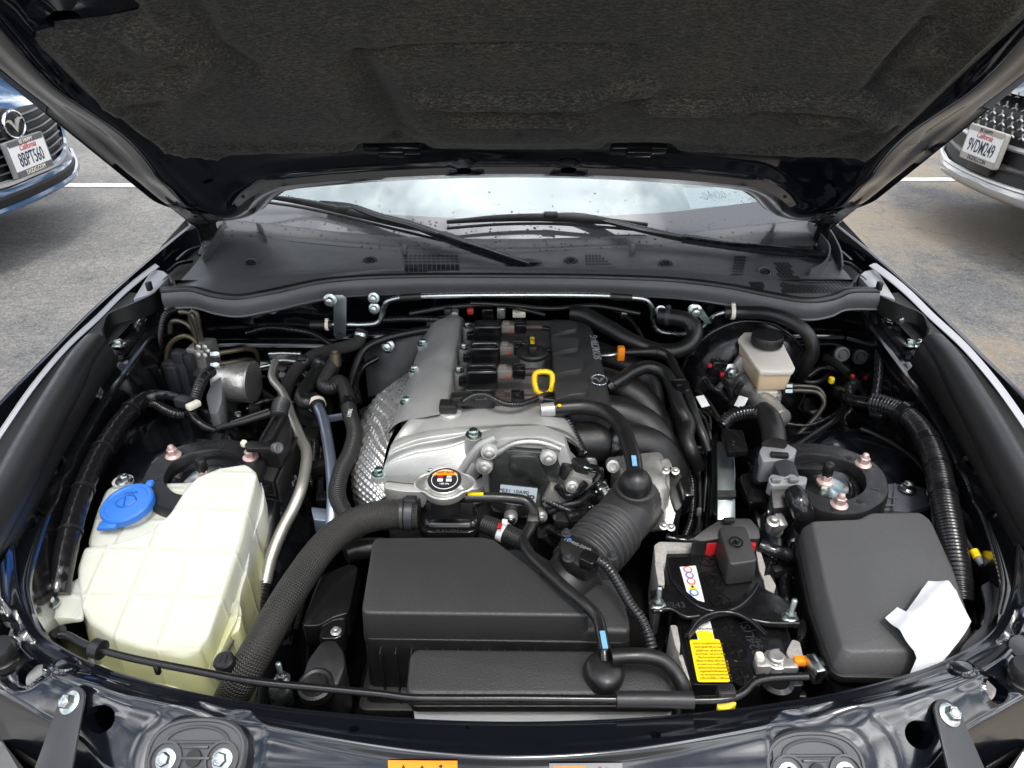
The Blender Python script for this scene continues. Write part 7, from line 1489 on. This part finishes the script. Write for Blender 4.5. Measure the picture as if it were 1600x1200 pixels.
bundle('battery_side_loom', 'taped black cables and clips between battery and fuse box', [([(1235, 880, .66), (1225, 910, .65), (1232, 950, .64), (1245, 990, .62)], .008, 'tape'), ([(1250, 900, .65), (1262, 950, .64), (1275, 1000, .62), (1290, 1040, .61)], .006, 'rubber'), ([(1205, 870, .655), (1222, 885, .65), (1240, 905, .64)], .0055, 'loom'), ([(1240, 850, .67), (1230, 870, .67), (1215, 880, .665)], .004, 'satin')],
       [((1213, 893, .67), (.014, .012, .014), (0, 0, 20), 'plastic'), ((1205, 880, .67), (.010, .010, .008), (0, 20, 0), 'zinc'), ((1262, 1010, .63), (.02, .02, .02), (0, 0, 0), 'plastic_smooth')])
bundle('front_right_loom', 'black plugs and leads under the front right panel corner', [([(1310, 1070, .66), (1345, 1072, .66), (1385, 1066, .66), (1420, 1062, .66)], .005, 'tape'), ([(1490, 960, .68), (1496, 1000, .67), (1480, 1030, .665)], .008, 'loom'), ([(1520, 900, .69), (1530, 940, .685), (1525, 980, .68)], .006, 'loom')],
       [((1352, 1066, .672), (.024, .016, .016), (0, 0, 8), 'plastic_smooth'), ((1395, 1062, .67), (.024, .014, .014), (0, 0, 8), 'plastic'), ((1490, 1015, .672), (.014, .02, .012), (0, 0, 40), 'plastic')])
bundle('cowl_loom', 'thin black cable and pipes along the firewall above the engine', [([(640, 490, .79), (700, 480, .80), (780, 476, .805), (860, 482, .80), (930, 478, .80), (1000, 490, .79)], .0045, 'rubber'), ([(600, 500, .77), (650, 498, .775), (700, 500, .775)], .0065, 'loom'), ([(950, 480, .79), (985, 500, .78), (1005, 530, .76)], .004, 'satin')],
       [((700, 486, .80), (.014, .012, .012), (0, 0, 0), 'plastic'), ((905, 484, .80), (.03, .012, .010), (0, 0, 0), 'plastic_smooth'), ((975, 492, .785), (.012, .004, .014), (0, 0, 0), 'zinc')])
bundle('throttle_front_loom', 'black leads, plugs and bright studs in front of the engine beside the bellows', [([(850, 780, .70), (875, 792, .695), (900, 800, .69), (925, 792, .69)], .0055, 'loom'), ([(858, 825, .66), (880, 838, .66), (905, 842, .66)], .007, 'tape'), ([(885, 745, .72), (905, 760, .715), (925, 762, .71), (945, 752, .705)], .0045, 'tape'), ([(930, 770, .71), (945, 765, .712), (958, 770, .712)], .004, 'zinc')],
       [((905, 812, .695), (.034, .024, .02), (0, 0, 15), 'plastic_smooth'), ((880, 815, .69), (.022, .02, .018), (0, 0, -10), 'plastic'), ((940, 762, .718), (.016, .014, .012), (10, 0, 25), 'zinc'), ((925, 815, .68), (.016, .012, .014), (0, 0, 10), 'zinc')])
# ------------------------------------------------------------------ parked cars on either side
def plate_(parent, c, right, nrm, num, frame_m, body_top, dark_top):
    up = Z1 - nrm * nrm.z; up.normalize(); x = V(right).normalized()
    def q(a, b, h): return c + x * a + up * b + nrm * h
    bm = bmesh.new(); prism(bm, rpoly([q(a, b, .012) for a, b in ((-.162, -.088), (.162, -.088), (.162, .088), (-.162, .088))], .012), rpoly([q(a, b, -.012) for a, b in ((-.162, -.088), (.162, -.088), (.162, .088), (-.162, .088))], .012)); bev(bm, .002); fr_ = emit(bm, 'plate_frame', frame_m, parent)
    bm = bmesh.new(); prism(bm, [q(a, b, .0145) for a, b in ((-.150, -.055), (.150, -.055), (.150, .066), (-.150, .066))], [q(a, b, .010) for a, b in ((-.150, -.055), (.150, -.055), (.150, .066), (-.150, .066))]); pl = emit(bm, 'licence_plate', 'white', fr_ if False else parent)
    for nm, b0, b1 in (('top_band', .060, .085), ('bottom_band', -.086, -.056)):
        bm = bmesh.new(); prism(bm, [q(a, b, .0155) for a, b in ((-.145, b0), (.145, b0), (.145, b1), (-.145, b1))], [q(a, b, .010) for a, b in ((-.145, b0), (.145, b0), (.145, b1), (-.145, b1))]); emit(bm, nm, 'grey_dark_clip' if dark_top else frame_m, pl)
    text(num, .092, q(0, -.012, .0150), x, up, 'navy', pl, ext=.001, bold=.0006, sx=.62)
    text('California', .040, q(0, .046, .0150), x, up, 'red', pl, ext=.001, sx=.9, shear=.3)
    text('BE HAPPY', .026, q(0, .073, .0160), x, up, 'ink' if not dark_top else 'cream', pl, ext=.001); text('DGDG.COM', .030, q(0, -.071, .0160), x, up, 'ink' if not dark_top else 'cream', pl, ext=.001)
    return pl
def parked(name, label, x0, yc, sg, paint, kind, num):
    t = thing(name, label, 'car', (x0 - sg * 1.0, yc, 0), 'cars parked facing the open car')
    def Wd(f, l, z): return V((x0 + sg * f, yc + l, z))
    def nose(l): return -.34 * (abs(l) / .9) ** 2.6
    ls = (-.92, -.88, -.75, -.55, -.3, 0, .3, .55, .75, .88, .92)
    prof = [(-1.35, 1.00), (-.9, .955), (-.4, .87), (-.12, .785), (-.03, .735), (.0, .70), (.02, .62), (.03, .50), (.045, .40), (.06, .36), (.05, .325), (.0, .295), (-.12, .28)]
    rows = []
    for f, z in prof:
        row = []
        for l in ls:
            k = min(1, max(0, (f + 1.35) / 1.3)); ff = f + nose(l) * k; zz = z - (.10 * (abs(l) / .92) ** 3 if z > .72 else 0); ll = l
            row.append(Wd(ff, ll, zz))
        rows.append(row)
    bm = patch(rows, 50, 60); emit(bm, 'body', paint, t, sharp=70)
    rows = [[Wd(-1.35 - k, l * (1 - .10 * s_), z + dz) for l in ls] for k, s_, z, dz in ((0, 0, 1.0, 0), (.12, .6, 1.05, .02), (.75, 1.6, 1.42, 0), (1.6, 1.7, 1.45, 0), (2.6, 1.4, 1.15, 0), (3.2, .3, .95, 0), (3.3, .2, .35, 0))]
    bm = patch(rows, 24, 30); emit(bm, 'cabin', paint, t, sharp=70)
    for s_ in (-1, 1):
        rows = [[Wd(-.30 - k, s_ * .915, z) for k in (0, .6, 1.5, 2.5, 4.2)] for z in (.92, .6, .22)]
        bm = patch(rows, 10, 6); emit(bm, 'flank', paint, t)
        for f in (-.95, -3.6):
            bm = bmesh.new(); lathe(bm, [(.18, -.10), (.30, -.11), (.33, -.07), (.33, .07), (.30, .11), (.18, .10), (.17, .08), (.02, .07)], Wd(f, s_ * .82, .33), (0, s_, 0), 28); emit(bm, 'wheel', 'tyre', t)
    def face(l, z): # forward position of the nose surface
        zs = [(p[1], p[0]) for p in prof[3:]]
        for (z0, f0), (z1, f1) in zip(zs, zs[1:]):
            if z0 >= z >= z1: return f0 + (f1 - f0) * (z0 - z) / (z0 - z1) + nose(l)
        return nose(l)
    def S(l, z, h=.0): return Wd(face(l, z) + h, l, z)
    def shape(pts, m, nm, h=.008, par=t, rr=0):
        bm = bmesh.new(); N = 8; a = []
        for (l0, z0), (l1, z1) in zip(pts, pts[1:] + pts[:1]):
            for k in range(N): a.append((l0 + (l1 - l0) * k / N, z0 + (z1 - z0) * k / N))
        cl = sum(p[0] for p in a) / len(a); cz = sum(p[1] for p in a) / len(a); rings = []
        for s_ in (1, .8, .6, .4, .2, .02): rings.append([bm.verts.new(S(cl + (l - cl) * s_, cz + (z - cz) * s_, h)) for l, z in a])
        for p_, q_ in zip(rings, rings[1:]):
            for i in range(len(a)): bm.faces.new((p_[i], p_[(i + 1) % len(a)], q_[(i + 1) % len(a)], q_[i]))
        return emit(bm, nm, m, par, sharp=80)
    def bar(pts, r_, m, nm, h=.01, par=t, flat=None):
        bm = bmesh.new(); tube(bm, [S(l, z, h) for l, z in pts], r_, 8, .03, flat=flat); return emit(bm, nm, m, par)
    right = V((0, sg, 0)); nr = V((sg, 0, .06)).normalized()
    if kind == 'slats':
        g = [(-.50, .71), (-.2, .725), (.2, .725), (.50, .71), (.56, .64), (.46, .50), (.28, .445), (-.28, .445), (-.46, .50), (-.56, .64)]
        gr = shape(g, 'grille_black', 'grille', .006)
        for k in range(7):
            z = .70 - k * .038; w_ = .53 if z > .56 else .44
            for s_ in (-1, 1): bar([(s_ * .09, z - .004), (s_ * .25, z), (s_ * w_, z + .012)], .010, 'slat', 'slat', .02, gr, (.6, 1.3))
        bar([(-.55, .70), (-.59, .64), (-.49, .49), (-.29, .43), (0, .425), (.29, .43), (.49, .49), (.59, .64), (.55, .70)], .020, 'chrome', 'grille_border', .015, gr)
        shape([(-.66, .375), (.66, .375), (.5, .325), (-.5, .325)], 'grille_black', 'lower_intake', .006)
        bar([(-.86, .36), (-.6, .315), (-.3, .305), (.3, .305), (.6, .315), (.86, .36)], .022, paint, 'lip', .02)
        bm = bmesh.new(); lathe(bm, [(.10, 0), (.095, .015), (.085, .02)], S(0, .65, .008), (sg, 0, .1), 28); emit(bm, 'emblem_base', 'grille_black', gr)
        emblem(S(0, .672, .045), right, Z1, .080, .064, 'chrome', t)
        plate_(t, S(0, .522, .045), right, nr, num, 'grey_clip', .1, True)
        for s_ in (-1, 1): shape([(s_ * .60, .70), (s_ * .84, .76), (s_ * .86, .70), (s_ * .64, .64)], 'chrome', 'headlight', .008)
    else:
        g = [(-.52, .80), (.52, .80), (.58, .72), (.48, .62), (.3, .585), (-.3, .585), (-.48, .62), (-.58, .72)]
        gr = shape(g, 'grille_black', 'grille', .006)
        for r_ in range(5):
            for k in range(14):
                l = -.50 + k * .077 + (.038 if r_ % 2 else 0); z = .775 - r_ * .038
                if abs(l) > .5: continue
                bm = bmesh.new(); c = S(l, z, .016)
                for a_ in (90, 210, 330): tube(bm, [c, c + V((0, .026 * math.cos(R(a_)) * sg, .020 * math.sin(R(a_))))], .0055, 6, .01)
                emit(bm, 'mesh_star', 'car_silver', gr)
        bar([(-.56, .62), (-.36, .575), (-.2, .565), (.2, .565), (.36, .575), (.56, .62)], .014, 'car_silver', 'grille_border', .015, gr)
        shape([(-.70, .55), (.70, .55), (.62, .38), (-.62, .38)], 'grille_black', 'lower_grille', .006)
        for z in (.47,): bar([(-.66, z), (-.2, z), (.2, z), (.66, z)], .016, 'slat', 'cross_bar', .012)
        shape([(-.88, .45), (-.6, .405), (-.3, .395), (.3, .395), (.6, .405), (.88, .45), (.84, .36), (.6, .315), (.3, .305), (-.3, .305), (-.6, .315), (-.84, .36)], 'car_silver', 'lower_trim', .02); bar([(-.80, .455), (-.6, .405), (-.3, .393), (.3, .393), (.6, .405), (.80, .455)], .012, 'car_silver', 'trim_edge', .022)
        bm = bmesh.new(); box(bm, S(0, .47, .02), (.05, .20, .12), .01); emit(bm, 'plate_mount', 'plastic', t)
        plate_(t, S(0, .545, .055), right, nr, num, 'cell_foam', .1, False)
        for s_ in (-1, 1): shape([(s_ * .60, .80), (s_ * .84, .80), (s_ * .86, .74), (s_ * .62, .72)], 'chrome', 'headlight', .008)
    return t
parked('parked_car', 'blue parked car with a slatted grille and plate 8BPT560', -2.57, 3.76, 1, 'car_blue', 'slats', '8BPT560')
parked('parked_car', 'silver parked car with a star mesh grille and plate 9VDM249', 2.56, 3.86, -1, 'car_dark', 'mesh', '9VDM249')
